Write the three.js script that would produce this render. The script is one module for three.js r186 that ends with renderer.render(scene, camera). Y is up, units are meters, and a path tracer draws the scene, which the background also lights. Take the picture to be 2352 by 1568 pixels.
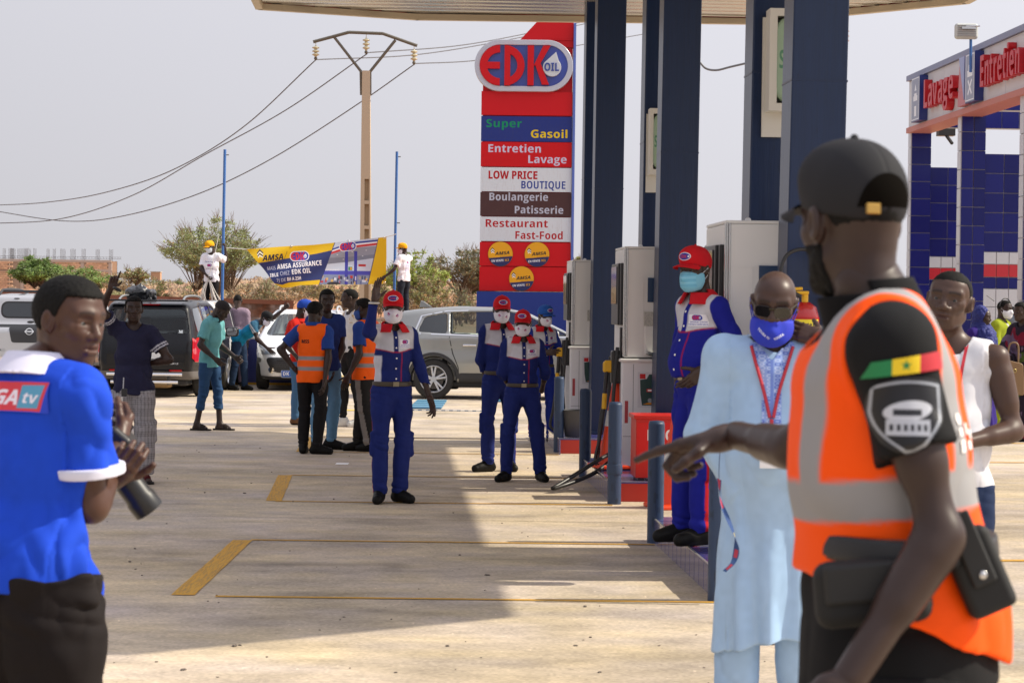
import * as THREE from 'three';
import { mergeGeometries } from 'three/addons/utils/BufferGeometryUtils.js';
import { RoundedBoxGeometry } from 'three/addons/geometries/RoundedBoxGeometry.js';
import { TextGeometry } from 'three/addons/geometries/TextGeometry.js';
import { FontLoader } from 'three/addons/loaders/FontLoader.js';

// ------------------------------------------------------------------ camera, sky, sun, exposure
const scene = new THREE.Scene();
const FPX = 5000, CX = 1176, CY = 784, EYE = 1.63;          // focal length and centre of a 2352 px wide print of the view
const camera = new THREE.PerspectiveCamera(2 * Math.atan(CY / FPX) * 180 / Math.PI, 1024 / 682, 0.1, 3000);
camera.position.set(0, EYE, 0);
camera.rotation.set(-0.0162, 0, 0.012);
camera.focus = 26; camera.userData.fStop = 9;
camera.updateMatrixWorld(true);
const renderer = new THREE.WebGLRenderer({ antialias: true });
renderer.setSize(1024, 682);
renderer.toneMapping = THREE.LinearToneMapping;
renderer.toneMappingExposure = 1.24;
renderer.shadowMap.enabled = true;
const SUN = new THREE.Vector3(1, 0.86, -0.05).normalize();
{
  const w = 512, h = 256, data = new Float32Array(w * h * 4);
  for (let j = 0; j < h; j++) for (let i = 0; i < w; i++) {
    const phi = ((i + 0.5) / w - 0.5) * 2 * Math.PI, th = ((j + 0.5) / h - 0.5) * Math.PI;
    const x = Math.cos(th) * Math.cos(phi), y = Math.sin(th), z = Math.cos(th) * Math.sin(phi);
    const cs = x * SUN.x + y * SUN.y + z * SUN.z, up = Math.max(0, y);
    // dusty air: pale lilac grey at the horizon, a little brighter towards the sun
    let L = 0.54 * Math.exp(0.55 * cs) + 0.18 * Math.pow(Math.max(0, cs), 6) + 0.05 * Math.exp(-up * 5) * 0 + 0.06 * Math.min(1, up * 4);
    let r = L * 0.985, g = L * 0.985, b = L * 1.06 + 0.05 * up;
    const hz = Math.exp(-up * 14); r *= 1 - 0.03 * hz; g *= 1 - 0.05 * hz; b *= 1 - 0.075 * hz;
    if (y < 0) { r = 0.3; g = 0.26; b = 0.22; }
    data.set([r, g, b, 1], (j * w + i) * 4);
  }
  const t = new THREE.DataTexture(data, w, h, THREE.RGBAFormat, THREE.FloatType);
  t.mapping = THREE.EquirectangularReflectionMapping; t.magFilter = t.minFilter = THREE.LinearFilter; t.needsUpdate = true;
  scene.background = t; scene.environment = t;
}
const sun = new THREE.DirectionalLight(new THREE.Color(1, 0.91, 0.74), 4.3);
sun.position.copy(SUN).multiplyScalar(90).add(new THREE.Vector3(0, 0, -28)); sun.target.position.set(0, 0, -28);
sun.castShadow = true; sun.shadow.mapSize.set(4096, 4096);
Object.assign(sun.shadow.camera, { left: -40, right: 40, top: 30, bottom: -30, near: 1, far: 200 });
scene.add(sun, sun.target);

// ------------------------------------------------------------------ helpers
const V = (x, y, z) => new THREE.Vector3(x, y, z);
const mulberry = a => () => { a |= 0; a = a + 0x6D2B79F5 | 0; let t = Math.imul(a ^ a >>> 15, 1 | a); t = t + Math.imul(t ^ t >>> 7, 61 | t) ^ t; return ((t ^ t >>> 14) >>> 0) / 4294967296; };
const at = (px, py, d) => { const v = V((px - CX) / FPX, (CY - py) / FPX, -1).applyEuler(camera.rotation); return v.multiplyScalar(-d / v.z).add(camera.position); };   // a point d metres ahead
const lane = (s, d, y = 0) => V(s - 0.0522 * d, y, -d);     // the pump lane: s across, d along
const LANE = 0.0522;
const lin = h => { const c = new THREE.Color(h); return [c.r, c.g, c.b]; };
const rgb = (r, g, b) => new THREE.Color().setRGB(r, g, b);
const used = {};
const numbered = n => { const k = used[n] = (used[n] ?? -1) + 1; return k ? n + '_' + String(k).padStart(3, '0') : n; };
const M = (color, rough = 0.6, metal = 0, more = {}) => new THREE.MeshStandardMaterial({ color: color.isColor ? color : new THREE.Color(color), roughness: rough, metalness: metal, ...more });
const MP = (color, rough, metal, more) => new THREE.MeshPhysicalMaterial({ color: color.isColor ? color : new THREE.Color(color), roughness: rough, metalness: metal, ...more });
function part(name, geo, mat, parent, label) {
  const m = new THREE.Mesh(Array.isArray(geo) ? merge(geo) : geo, mat); m.name = name; m.castShadow = m.receiveShadow = true;
  if (label) m.userData.label = label;
  parent.add(m); return m;
}
function merge(list) {
  list = list.map(g => g.index ? g.toNonIndexed() : g);
  const keep = ['position', 'normal', 'uv', 'color'].filter(k => list.every(g => g.attributes[k]));
  for (const g of list) for (const k of Object.keys(g.attributes)) if (!keep.includes(k)) g.deleteAttribute(k);
  return mergeGeometries(list);
}
function tag(o, label, category, group) { o.userData.label = label; o.userData.category = category; if (group) o.userData.group = group; return o; }
function thing(name, label, category, p = [0, 0, 0], turn = 0, group) {
  const o = new THREE.Group(); o.name = numbered(name); scene.add(o);
  if (p.isVector3) o.position.copy(p); else o.position.set(...p);
  o.rotation.y = turn; return tag(o, label, category, group);
}
function dup(src, p, label, turn) { const o = src.clone(); o.name = numbered(src.name.replace(/_\d+$/, '')); scene.add(o); o.position.copy(p); if (label) o.userData.label = label; if (turn !== undefined) o.rotation.y = turn; return o; }
function struct(name, geo, mat) { const m = part(numbered(name), geo, mat, scene); m.userData.kind = 'structure'; return m; }
const bx = (w, h, d, x = 0, y = 0, z = 0, r = 0) => { const g = r ? new RoundedBoxGeometry(w, h, d, 2, r) : new THREE.BoxGeometry(w, h, d); return g.translate(x, y, z); };
const cyl = (r0, r1, h, x = 0, y = 0, z = 0, n = 20, open = false) => new THREE.CylinderGeometry(r1, r0, h, n, 1, open).translate(x, y, z);
const tube = (pts, r, n = 6, seg = 0) => new THREE.TubeGeometry(new THREE.CatmullRomCurve3(pts.map(p => p.isVector3 ? p : V(...p))), seg || pts.length * 6, r, n, false);
const rod = (a, b, r0, r1 = r0, n = 6) => { const d = b.clone().sub(a), L = d.length(); const g = new THREE.CylinderGeometry(r1, r0, L, n, 1).translate(0, L / 2, 0); g.applyQuaternion(new THREE.Quaternion().setFromUnitVectors(V(0, 1, 0), d.normalize())); return g.translate(a.x, a.y, a.z); };
const lathe = (pts, n = 24) => new THREE.LatheGeometry(pts.map(p => new THREE.Vector2(...p)), n);
function canvas(w, h, draw) {
  const c = document.createElement('canvas'); c.width = w; c.height = h; const g = c.getContext('2d'); draw(g, w, h);
  const t = new THREE.CanvasTexture(c); t.colorSpace = THREE.SRGBColorSpace; t.anisotropy = 8; return t;
}
// tiling value noise
function noiseTable(seed) { const r = mulberry(seed), t = new Float32Array(65536); for (let i = 0; i < 65536; i++) t[i] = r(); return t; }
const NT = noiseTable(7);
function vn(x, y, px = 256, py = 256) {
  const xi = Math.floor(x), yi = Math.floor(y), fx = x - xi, fy = y - yi, u = fx * fx * (3 - 2 * fx), v = fy * fy * (3 - 2 * fy);
  const m = (a, n) => ((a % n) + n) % n, x0 = m(xi, px), x1 = m(xi + 1, px), y0 = m(yi, py) * 256, y1 = m(yi + 1, py) * 256;
  const a = NT[x0 + y0], b = NT[x1 + y0], c = NT[x0 + y1], d = NT[x1 + y1];
  return a + (b - a) * u + (c - a) * v + (a - b - c + d) * u * v;
}
const fbm = (x, y, o = 4) => { let s = 0, a = 0.5, t = 0; for (let i = 0; i < o; i++) { s += a * vn(x, y); t += a; x = x * 2.03 + 17; y = y * 2.01 + 31; a *= 0.5; } return s / t; };
function vn3(x, y, z) { const zi = Math.floor(z), f = z - zi, w = f * f * (3 - 2 * f); return vn(x + zi * 37.3, y + zi * 17.7) * (1 - w) + vn(x + (zi + 1) * 37.3, y + (zi + 1) * 17.7) * w; }
function dataTex(w, h, f, srgb = true) {
  const d = new Uint8Array(w * h * 4);
  for (let j = 0; j < h; j++) for (let i = 0; i < w; i++) { const c = f(i / w, j / h); const k = (j * w + i) * 4; if (Array.isArray(c)) { d[k] = c[0]; d[k + 1] = c[1]; d[k + 2] = c[2]; } else d[k] = d[k + 1] = d[k + 2] = c; d[k + 3] = 255; }
  const t = new THREE.DataTexture(d, w, h); t.wrapS = t.wrapT = THREE.RepeatWrapping; t.magFilter = THREE.LinearFilter; t.minFilter = THREE.LinearMipmapLinearFilter; t.generateMipmaps = true; if (srgb) t.colorSpace = THREE.SRGBColorSpace; t.needsUpdate = true; return t;
}
function boxUV(g, s = 1) {                                   // uv in metres from the face's main direction
  const p = g.attributes.position, n = g.attributes.normal, uv = new Float32Array(p.count * 2);
  for (let i = 0; i < p.count; i++) { const ax = Math.abs(n.getX(i)), ay = Math.abs(n.getY(i)), az = Math.abs(n.getZ(i)); const x = p.getX(i), y = p.getY(i), z = p.getZ(i);
    const [a, b] = ay > ax && ay > az ? [x, z] : ax > az ? [z, y] : [x, y]; uv[i * 2] = a / s; uv[i * 2 + 1] = b / s; }
  g.setAttribute('uv', new THREE.BufferAttribute(uv, 2)); return g;
}

// ------------------------------------------------------------------ distance fields: smooth bodies meshed by surface nets
const smin = (a, b, k) => { if (k <= 0) return a < b ? a : b; const h = Math.max(k - Math.abs(a - b), 0) / k; return (a < b ? a : b) - h * h * k * 0.25; };
const smax = (a, b, k) => -smin(-a, -b, k);
class Field {
  constructor() { this.p = []; this.lo = [1e9, 1e9, 1e9]; this.hi = [-1e9, -1e9, -1e9]; this.disp = null; this.amp = 0; }
  grow(x, y, z, r) { const q = [x, y, z]; for (let i = 0; i < 3; i++) { this.lo[i] = Math.min(this.lo[i], q[i] - r); this.hi[i] = Math.max(this.hi[i], q[i] + r); } }
  add(f, k = 0, op = 0) { this.p.push({ f, k, op }); return this; }
  cap(a, b, ra, rb, k = 0.03, op = 0) {
    const ax = a.x, ay = a.y, az = a.z, bx_ = b.x - ax, by = b.y - ay, bz = b.z - az, L2 = bx_ * bx_ + by * by + bz * bz + 1e-9;
    if (!op) { this.grow(a.x, a.y, a.z, ra + 0.02); this.grow(b.x, b.y, b.z, rb + 0.02); }
    return this.add((x, y, z) => { x -= ax; y -= ay; z -= az; let t = (x * bx_ + y * by + z * bz) / L2; t = t < 0 ? 0 : t > 1 ? 1 : t; x -= bx_ * t; y -= by * t; z -= bz * t; return Math.sqrt(x * x + y * y + z * z) - (ra + (rb - ra) * t); }, k, op);
  }
  capCut(a, b, ra, rb, k, e0 = 0, e1 = 0) {                  // flat at the far end
    const d = b.clone().sub(a), L = d.length(); d.normalize(); const q = b.clone(), g = new Field(); g.cap(a, b.clone().addScaledVector(d, 0.05), ra, rb);
    this.grow(a.x, a.y, a.z, ra + 0.02); this.grow(b.x, b.y, b.z, rb + 0.02); const f = g.p[0].f;
    return this.add((x, y, z) => smax(f(x, y, z), (x - q.x) * d.x + (y - q.y) * d.y + (z - q.z) * d.z, 0.006), k);
  }
  ell(c, r, k = 0.03, op = 0, m = null) {                     // m: Matrix4 frame (inverse applied)
    const inv = m ? m.clone().invert().elements : null, [rx, ry, rz] = r, mn = Math.min(rx, ry, rz);
    if (!op) { const w = m ? c.clone().applyMatrix4(m) : c; this.grow(w.x, w.y, w.z, Math.max(rx, ry, rz) + 0.02); }
    return this.add((x, y, z) => { if (inv) { const X = inv[0] * x + inv[4] * y + inv[8] * z + inv[12], Y = inv[1] * x + inv[5] * y + inv[9] * z + inv[13]; z = inv[2] * x + inv[6] * y + inv[10] * z + inv[14]; x = X; y = Y; }
      x = (x - c.x) / rx; y = (y - c.y) / ry; z = (z - c.z) / rz; const l = Math.sqrt(x * x + y * y + z * z); const g = Math.sqrt(x * x / rx / rx + y * y / ry / ry + z * z / rz / rz) + 1e-9;
      return l < 1e-5 ? -mn : l * (l - 1) / g; }, k, op);
  }
  ev(x, y, z, list = this.p) {
    let d = 1e3;
    for (let i = 0; i < list.length; i++) { const q = list[i]; if (q.op === 0) d = smin(d, q.f(x, y, z), q.k); else if (q.op === 1) d = smax(d, -q.f(x, y, z), q.k); else d = smax(d, q.f(x, y, z), q.k); }
    return this.disp ? d + this.disp(x, y, z) : d;
  }
  normal(x, y, z, e = 0.004, list = this.p) {
    const a = this.ev(x + e, y - e, z - e, list), b = this.ev(x - e, y - e, z + e, list), c = this.ev(x - e, y + e, z - e, list), d = this.ev(x + e, y + e, z + e, list);
    const n = [a - b - c + d, -a - b + c + d, -a + b - c + d], l = Math.hypot(...n) || 1; return [n[0] / l, n[1] / l, n[2] / l];
  }
}
function netMesh(F, cell, { lo = F.lo, hi = F.hi, color = null, uv = null } = {}) {
  const B = 6, n = [0, 1, 2].map(i => Math.ceil((hi[i] - lo[i]) / cell / B) * B + 1), [nx, ny, nz] = n, sxy = nx * ny;
  if (nx * ny * nz > 4e7) throw new Error('grid too large ' + n);
  const g = new Float32Array(nx * ny * nz), nb = n.map(v => (v - 1) / B), lists = new Array(nb[0] * nb[1] * nb[2]), R = B * cell * 0.87;
  for (let bk = 0; bk < nb[2]; bk++) for (let bj = 0; bj < nb[1]; bj++) for (let bi = 0; bi < nb[0]; bi++) {
    const cx = lo[0] + (bi + 0.5) * B * cell, cy = lo[1] + (bj + 0.5) * B * cell, cz = lo[2] + (bk + 0.5) * B * cell;
    let mU = 1e9; const fc = F.p.map(q => { const v = q.f(cx, cy, cz); if (!q.op && v < mU) mU = v; return v; });
    const v = F.ev(cx, cy, cz); const far = Math.abs(v) > R * 1.25 + 2 * cell + F.amp; let list = null;
    if (!far) { list = F.p.filter((q, i) => q.op === 0 ? fc[i] <= mU + 2 * R + q.k : q.op === 1 ? fc[i] < R + q.k + 2 * cell + F.amp : fc[i] > -(R + q.k + 2 * cell + F.amp)); }
    lists[(bk * nb[1] + bj) * nb[0] + bi] = list;
    const i1 = bi === nb[0] - 1 ? B : B - 1, j1 = bj === nb[1] - 1 ? B : B - 1, k1 = bk === nb[2] - 1 ? B : B - 1;
    for (let k = 0; k <= k1; k++) for (let j = 0; j <= j1; j++) for (let i = 0; i <= i1; i++) {
      const I = bi * B + i, J = bj * B + j, K = bk * B + k;
      g[K * sxy + J * nx + I] = far ? v : F.ev(lo[0] + I * cell, lo[1] + J * cell, lo[2] + K * cell, list);
    }
  }
  const idx = new Map(), pos = [], nor = [], col = [], tri = [], uvs = [];
  const corners = [0, 1, nx, nx + 1, sxy, sxy + 1, sxy + nx, sxy + nx + 1];
  for (let k = 0; k < nz - 1; k++) for (let j = 0; j < ny - 1; j++) for (let i = 0; i < nx - 1; i++) {
    const o = k * sxy + j * nx + i; let m = 0; for (let c = 0; c < 8; c++) if (g[o + corners[c]] < 0) m |= 1 << c;
    if (m === 0 || m === 255) continue;
    let sx = 0, sy = 0, sz = 0, cnt = 0;
    for (let a = 0; a < 8; a++) for (let b = 0; b < 3; b++) { const c = a | (1 << b); if (c === a) continue; const fa = g[o + corners[a]], fb = g[o + corners[c]]; if ((fa < 0) === (fb < 0)) continue;
      const t = fa / (fa - fb); sx += (a & 1) + (b === 0 ? t : 0); sy += (a >> 1 & 1) + (b === 1 ? t : 0); sz += (a >> 2 & 1) + (b === 2 ? t : 0); cnt++; }
    let x = lo[0] + (i + sx / cnt) * cell, y = lo[1] + (j + sy / cnt) * cell, z = lo[2] + (k + sz / cnt) * cell;
    const li = lists[(Math.min(nb[2] - 1, Math.floor(k / B)) * nb[1] + Math.min(nb[1] - 1, Math.floor(j / B))) * nb[0] + Math.min(nb[0] - 1, Math.floor(i / B))] || F.p;
    const N = F.normal(x, y, z, cell * 0.5, li), f = Math.max(-cell * 0.5, Math.min(cell * 0.5, F.ev(x, y, z, li))); x -= N[0] * f; y -= N[1] * f; z -= N[2] * f;
    idx.set(o, pos.length / 3); pos.push(x, y, z); nor.push(...N); if (color) col.push(...color(x, y, z, N)); if (uv) uvs.push(...uv(x, y, z, N));
  }
  const q = (a, b, c, d, flip) => { a = idx.get(a); b = idx.get(b); c = idx.get(c); d = idx.get(d); if (a === undefined || b === undefined || c === undefined || d === undefined) return; flip ? tri.push(a, b, c, a, c, d) : tri.push(a, c, b, a, d, c); };
  for (let k = 0; k < nz - 1; k++) for (let j = 0; j < ny - 1; j++) for (let i = 0; i < nx - 1; i++) {
    const o = k * sxy + j * nx + i, s = g[o] < 0;
    if (j && k && s !== (g[o + 1] < 0)) q(o - nx - sxy, o - sxy, o, o - nx, s);
    if (i && k && s !== (g[o + nx] < 0)) q(o - 1 - sxy, o - 1, o, o - sxy, s);
    if (i && j && s !== (g[o + sxy] < 0)) q(o - 1 - nx, o - nx, o, o - 1, s);
  }
  const G = new THREE.BufferGeometry();
  G.setAttribute('position', new THREE.Float32BufferAttribute(pos, 3)); G.setAttribute('normal', new THREE.Float32BufferAttribute(nor, 3));
  if (color) G.setAttribute('color', new THREE.Float32BufferAttribute(col, 3)); if (uv) G.setAttribute('uv', new THREE.Float32BufferAttribute(uvs, 2));
  G.setIndex(tri); return G;
}
// 2D outlines
const rrect = (x0, y0, x1, y1, r, n = 5) => { const o = []; for (const [cx, cy, a] of [[x1 - r, y1 - r, 0], [x0 + r, y1 - r, 1], [x0 + r, y0 + r, 2], [x1 - r, y0 + r, 3]]) for (let i = 0; i <= n; i++) { const t = (a + i / n) * Math.PI / 2; o.push([cx + r * Math.cos(t), cy + r * Math.sin(t)]); } return o; };
const oval = (cx, cy, rx, ry, n = 28) => Array.from({ length: n }, (_, i) => [cx + rx * Math.cos(i / n * 2 * Math.PI), cy + ry * Math.sin(i / n * 2 * Math.PI)]);
function roundPoly(p, r, n = 4) { const o = []; for (let i = 0; i < p.length; i++) { const a = p[(i + p.length - 1) % p.length], b = p[i], c = p[(i + 1) % p.length]; const la = Math.hypot(a[0] - b[0], a[1] - b[1]), lc = Math.hypot(c[0] - b[0], c[1] - b[1]), q = Math.min(r, la * 0.45, lc * 0.45);
  const s = [b[0] + (a[0] - b[0]) / la * q, b[1] + (a[1] - b[1]) / la * q], e = [b[0] + (c[0] - b[0]) / lc * q, b[1] + (c[1] - b[1]) / lc * q]; for (let k = 0; k <= n; k++) { const t = k / n; o.push([(1 - t) ** 2 * s[0] + 2 * t * (1 - t) * b[0] + t * t * e[0], (1 - t) ** 2 * s[1] + 2 * t * (1 - t) * b[1] + t * t * e[1]]); } } return o; }
function polySD(p) {
  return (x, y) => { let d = 1e9, s = 1; for (let i = 0, j = p.length - 1; i < p.length; j = i++) { const ex = p[j][0] - p[i][0], ey = p[j][1] - p[i][1], wx = x - p[i][0], wy = y - p[i][1]; const t = Math.max(0, Math.min(1, (wx * ex + wy * ey) / (ex * ex + ey * ey))); const bx_ = wx - ex * t, by = wy - ey * t; d = Math.min(d, bx_ * bx_ + by * by);
    const c1 = y >= p[i][1], c2 = y < p[j][1], c3 = ex * wy > ey * wx; if ((c1 && c2 && c3) || (!c1 && !c2 && !c3)) s = -s; } return s * Math.sqrt(d); };
}
function nearest(p, x, y) { let best = 1e9, o = [x, y]; for (let i = 0, j = p.length - 1; i < p.length; j = i++) { const ex = p[j][0] - p[i][0], ey = p[j][1] - p[i][1]; const t = Math.max(0, Math.min(1, ((x - p[i][0]) * ex + (y - p[i][1]) * ey) / (ex * ex + ey * ey + 1e-12))); const qx = p[i][0] + ex * t, qy = p[i][1] + ey * t, d = (x - qx) ** 2 + (y - qy) ** 2; if (d < best) { best = d; o = [qx, qy]; } } return o; }
// a sheet with the outline `poly`, laid onto a field along `ray(u, v)` -> [origin, direction]
function patch(F, poly, cell, ray, off = 0.005, tmax = 3) {
  const sd = polySD(poly), xs = poly.map(p => p[0]), ys = poly.map(p => p[1]), x0 = Math.min(...xs), x1 = Math.max(...xs), y0 = Math.min(...ys), y1 = Math.max(...ys);
  const nx = Math.max(2, Math.ceil((x1 - x0) / cell)), ny = Math.max(2, Math.ceil((y1 - y0) / cell)), dx = (x1 - x0) / nx, dy = (y1 - y0) / ny;
  const inside = (i, j) => sd(x0 + i * dx, y0 + j * dy) <= 1e-6, memo = new Map(), pos = [], nor = [], uv = [], tri = [];
  const vert = (i, j) => { const key = j * (nx + 1) + i; if (memo.has(key)) return memo.get(key); let x = x0 + i * dx, y = y0 + j * dy; if (sd(x, y) > 0) [x, y] = nearest(poly, x, y);
    const [o, d] = ray(x, y); let t = 0, ok = false; for (let s = 0; s < 90 && t < tmax; s++) { const f = F.ev(o.x + d.x * t, o.y + d.y * t, o.z + d.z * t); if (f < 0.0008) { ok = true; break; } t += f * 0.85; }
    let r = -1; if (ok) { const q = [o.x + d.x * t, o.y + d.y * t, o.z + d.z * t], N = F.normal(...q, Math.max(0.003, cell * 0.4)); if (N[0] * d.x + N[1] * d.y + N[2] * d.z < -0.05) { r = pos.length / 3; pos.push(q[0] + N[0] * off, q[1] + N[1] * off, q[2] + N[2] * off); nor.push(...N); uv.push((x - x0) / (x1 - x0), (y - y0) / (y1 - y0)); } }
    memo.set(key, r); return r; };
  for (let j = 0; j < ny; j++) for (let i = 0; i < nx; i++) { if (!(inside(i, j) || inside(i + 1, j) || inside(i, j + 1) || inside(i + 1, j + 1))) continue; const a = vert(i, j), b = vert(i + 1, j), c = vert(i + 1, j + 1), d = vert(i, j + 1); if (Math.min(a, b, c, d) < 0) continue;
    const [u0, u1] = [a, c].map(k => V(pos[k * 3], pos[k * 3 + 1], pos[k * 3 + 2])), w = V(pos[b * 3], pos[b * 3 + 1], pos[b * 3 + 2]); const fl = w.clone().sub(u0).cross(u1.clone().sub(u0)).dot(V(nor[a * 3], nor[a * 3 + 1], nor[a * 3 + 2])) < 0; fl ? tri.push(a, c, b, a, d, c) : tri.push(a, b, c, a, c, d); }
  const G = new THREE.BufferGeometry(); G.setAttribute('position', new THREE.Float32BufferAttribute(pos, 3)); G.setAttribute('normal', new THREE.Float32BufferAttribute(nor, 3)); G.setAttribute('uv', new THREE.Float32BufferAttribute(uv, 2)); G.setIndex(tri); return G;
}
const fontBold = await new FontLoader().loadAsync('fonts/droid/droid_sans_bold.typeface.json');
const text3 = (s, size, depth, o = {}) => { const g = new TextGeometry(s, { font: fontBold, size, depth, curveSegments: 4, bevelEnabled: false, ...o }); g.computeBoundingBox(); return g; };
const fit = (g, x0, y0, w, h, z = 0) => { g.computeBoundingBox(); const b = g.boundingBox; g.translate(-b.min.x, -b.min.y, -b.min.z); const sx = w / (b.max.x - b.min.x), sy = h / (b.max.y - b.min.y); g.scale(sx, sy, 1); return g.translate(x0, y0, z); };

// ------------------------------------------------------------------ ground
const hill = (x, d) => { const k = [[44, -0.02], [52, 0.15], [70, 0.9], [100, 2.0], [150, 3.1], [265, 3.7], [500, 5], [900, 6]]; if (d < 44) return -0.02; let y = 6; for (let i = 1; i < k.length; i++) if (d <= k[i][0]) { const t = (d - k[i - 1][0]) / (k[i][0] - k[i - 1][0]); y = k[i - 1][1] + (k[i][1] - k[i - 1][1]) * t; break; } const w = Math.min(1, (d - 44) / 25), lf = Math.max(0, Math.min(1, (-x / d - 0.13) / 0.07)); return y * (1 - 0.3 * lf * lf * (3 - 2 * lf)) + w * ((fbm(x * 0.06 + 9, d * 0.045) - 0.5) * 1.3 + (fbm(x * 0.3, d * 0.2 + 50, 3) - 0.5) * 0.35); };
const concreteMap = dataTex(2048, 2048, (u, v) => {
  let n = vn(u * 24, v * 70, 24, 70) * 0.3 + vn(u * 40 + 7, v * 200, 40, 200) * 0.4 + vn(u * 70, v * 256, 70, 256) * 0.3;   // broom strokes run across the lane
  const big = vn(u * 6 + 3, v * 9, 6, 9) * 0.4 + vn(u * 19, v * 29, 19, 29) * 0.35 + vn(u * 60, v * 90, 60, 90) * 0.25, fine = vn(u * 256 * 2, v * 256 * 2);
  let k = 0.86 + 0.08 * (n - 0.5) + 0.28 * (big - 0.5) + 0.14 * (fine - 0.5);
  const sp = vn(u * 200 + 50, v * 230 + 9, 200, 230); if (sp > 0.965) k += 0.14; if (sp < 0.02) k -= 0.22;
  const warm = 0.5 + 2.6 * (vn(u * 7 + 11, v * 11 + 5, 7, 11) * 0.5 + vn(u * 23 + 3, v * 31, 23, 31) * 0.5 - 0.5);
  return [k * (232 + 8 * warm), k * (214 + 5 * warm), k * (184 - 8 * warm)].map(c => Math.max(0, Math.min(255, c)));
});
concreteMap.repeat.set(1 / 7, 1 / 7);
const concreteBump = dataTex(1024, 1024, (u, v) => 255 * (vn(u * 8, v * 150, 8, 150) * 0.5 + vn(u * 24 + 7, v * 256, 24, 256) * 0.5), false);
concreteBump.repeat.set(1 / 5, 1 / 5);
{
  const axis = (a, c0, c1, b, fine, coarse) => { const o = []; for (let x = a; x < c0; x += coarse) o.push(x); for (let x = c0; x < c1; x += fine) o.push(x); for (let x = c1; x <= b; x += coarse) o.push(x); return o; };
  const xs = axis(-45, -4.5, 4, 45, 0.07, 0.6), ds = axis(-12, 9, 24, 44.2, 0.09, 0.4), pos = [], uv = [], col = [], idx = [];
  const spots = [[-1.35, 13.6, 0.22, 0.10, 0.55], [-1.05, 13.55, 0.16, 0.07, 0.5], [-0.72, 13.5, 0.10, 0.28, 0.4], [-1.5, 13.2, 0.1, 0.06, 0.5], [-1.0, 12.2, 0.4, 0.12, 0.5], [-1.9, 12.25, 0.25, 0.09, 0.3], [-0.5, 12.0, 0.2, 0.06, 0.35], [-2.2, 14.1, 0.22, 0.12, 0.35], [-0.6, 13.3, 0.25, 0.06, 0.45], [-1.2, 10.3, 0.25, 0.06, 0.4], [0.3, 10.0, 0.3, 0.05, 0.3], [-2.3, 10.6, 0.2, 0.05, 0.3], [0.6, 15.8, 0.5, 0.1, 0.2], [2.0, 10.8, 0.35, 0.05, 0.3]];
  for (const d of ds) for (const x of xs) {
    pos.push(x, 0, -d); uv.push(x, d);
    let k = 0.92 + 0.24 * (fbm(x * 0.5 + 5, d * 0.8) - 0.5) + 0.16 * (fbm(x * 1.6, d * 3.1 + 40, 3) - 0.5);
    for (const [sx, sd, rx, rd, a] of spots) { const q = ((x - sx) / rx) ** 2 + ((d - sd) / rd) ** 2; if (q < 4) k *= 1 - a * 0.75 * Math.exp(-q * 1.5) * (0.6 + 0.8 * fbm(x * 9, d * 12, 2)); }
    const st2 = fbm(x * 1.1 + 70, d * 1.9 + 9, 4); k *= 1 - 0.22 * Math.max(0, Math.min(1, (st2 - 0.56) * 7)); const tr = Math.abs(x + 0.0522 * d - 0.35 + 0.8 * Math.sin(d * 0.35)); if (d < 13) k *= 1 - 0.16 * Math.exp(-((tr / 0.14) ** 2)) * fbm(x * 4, d * 4, 2);
    const warm = fbm(x * 0.35 + 30, d * 0.3 + 12, 3); col.push(k * (0.86 + 0.05 * warm), k * 0.89, k * (1.06 - 0.08 * warm));
  }
  const nx = xs.length; for (let j = 0; j < ds.length - 1; j++) for (let i = 0; i < nx - 1; i++) { const a = j * nx + i; idx.push(a, a + 1, a + nx + 1, a, a + nx + 1, a + nx); }
  const G = new THREE.BufferGeometry(); G.setAttribute('position', new THREE.Float32BufferAttribute(pos, 3)); G.setAttribute('uv', new THREE.Float32BufferAttribute(uv, 2)); G.setAttribute('color', new THREE.Float32BufferAttribute(col, 3)); G.setIndex(idx); G.computeVertexNormals();
  struct('concrete_forecourt', G, M(0xffffff, 0.82, 0, { vertexColors: true, map: concreteMap, bumpMap: concreteBump, bumpScale: 0.002 }));
  // sand beyond
  const xs2 = axis(-420, -22, 26, 420, 0.7, 12), ds2 = []; for (let d = 43.9; d < 900; d *= d < 160 ? 1.008 : 1.03) ds2.push(d); const p2 = [], c2 = [], i2 = [];
  for (const d of ds2) for (const x of xs2) { p2.push(x, hill(x, d), -d); const n = fbm(x * 0.22 + 4, d * 0.16, 4), m = fbm(x * 1.1, d * 0.8 + 7, 3); const k = 0.85 + 0.4 * (m - 0.5); const s = Math.max(0, Math.min(1, (n - 0.47) * 6)); c2.push(k * (0.56 - 0.14 * s), k * (0.27 + 0.03 * s), k * (0.135 + 0.04 * s)); }
  const n2 = xs2.length; for (let j = 0; j < ds2.length - 1; j++) for (let i = 0; i < n2 - 1; i++) { const a = j * n2 + i; i2.push(a, a + 1, a + n2 + 1, a, a + n2 + 1, a + n2); }
  const G2 = new THREE.BufferGeometry(); G2.setAttribute('position', new THREE.Float32BufferAttribute(p2, 3)); G2.setAttribute('color', new THREE.Float32BufferAttribute(c2, 3)); G2.setIndex(i2); G2.computeVertexNormals();
  struct('sand_terrain', G2, M(0xffffff, 0.95, 0, { vertexColors: true }));
}
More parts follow.
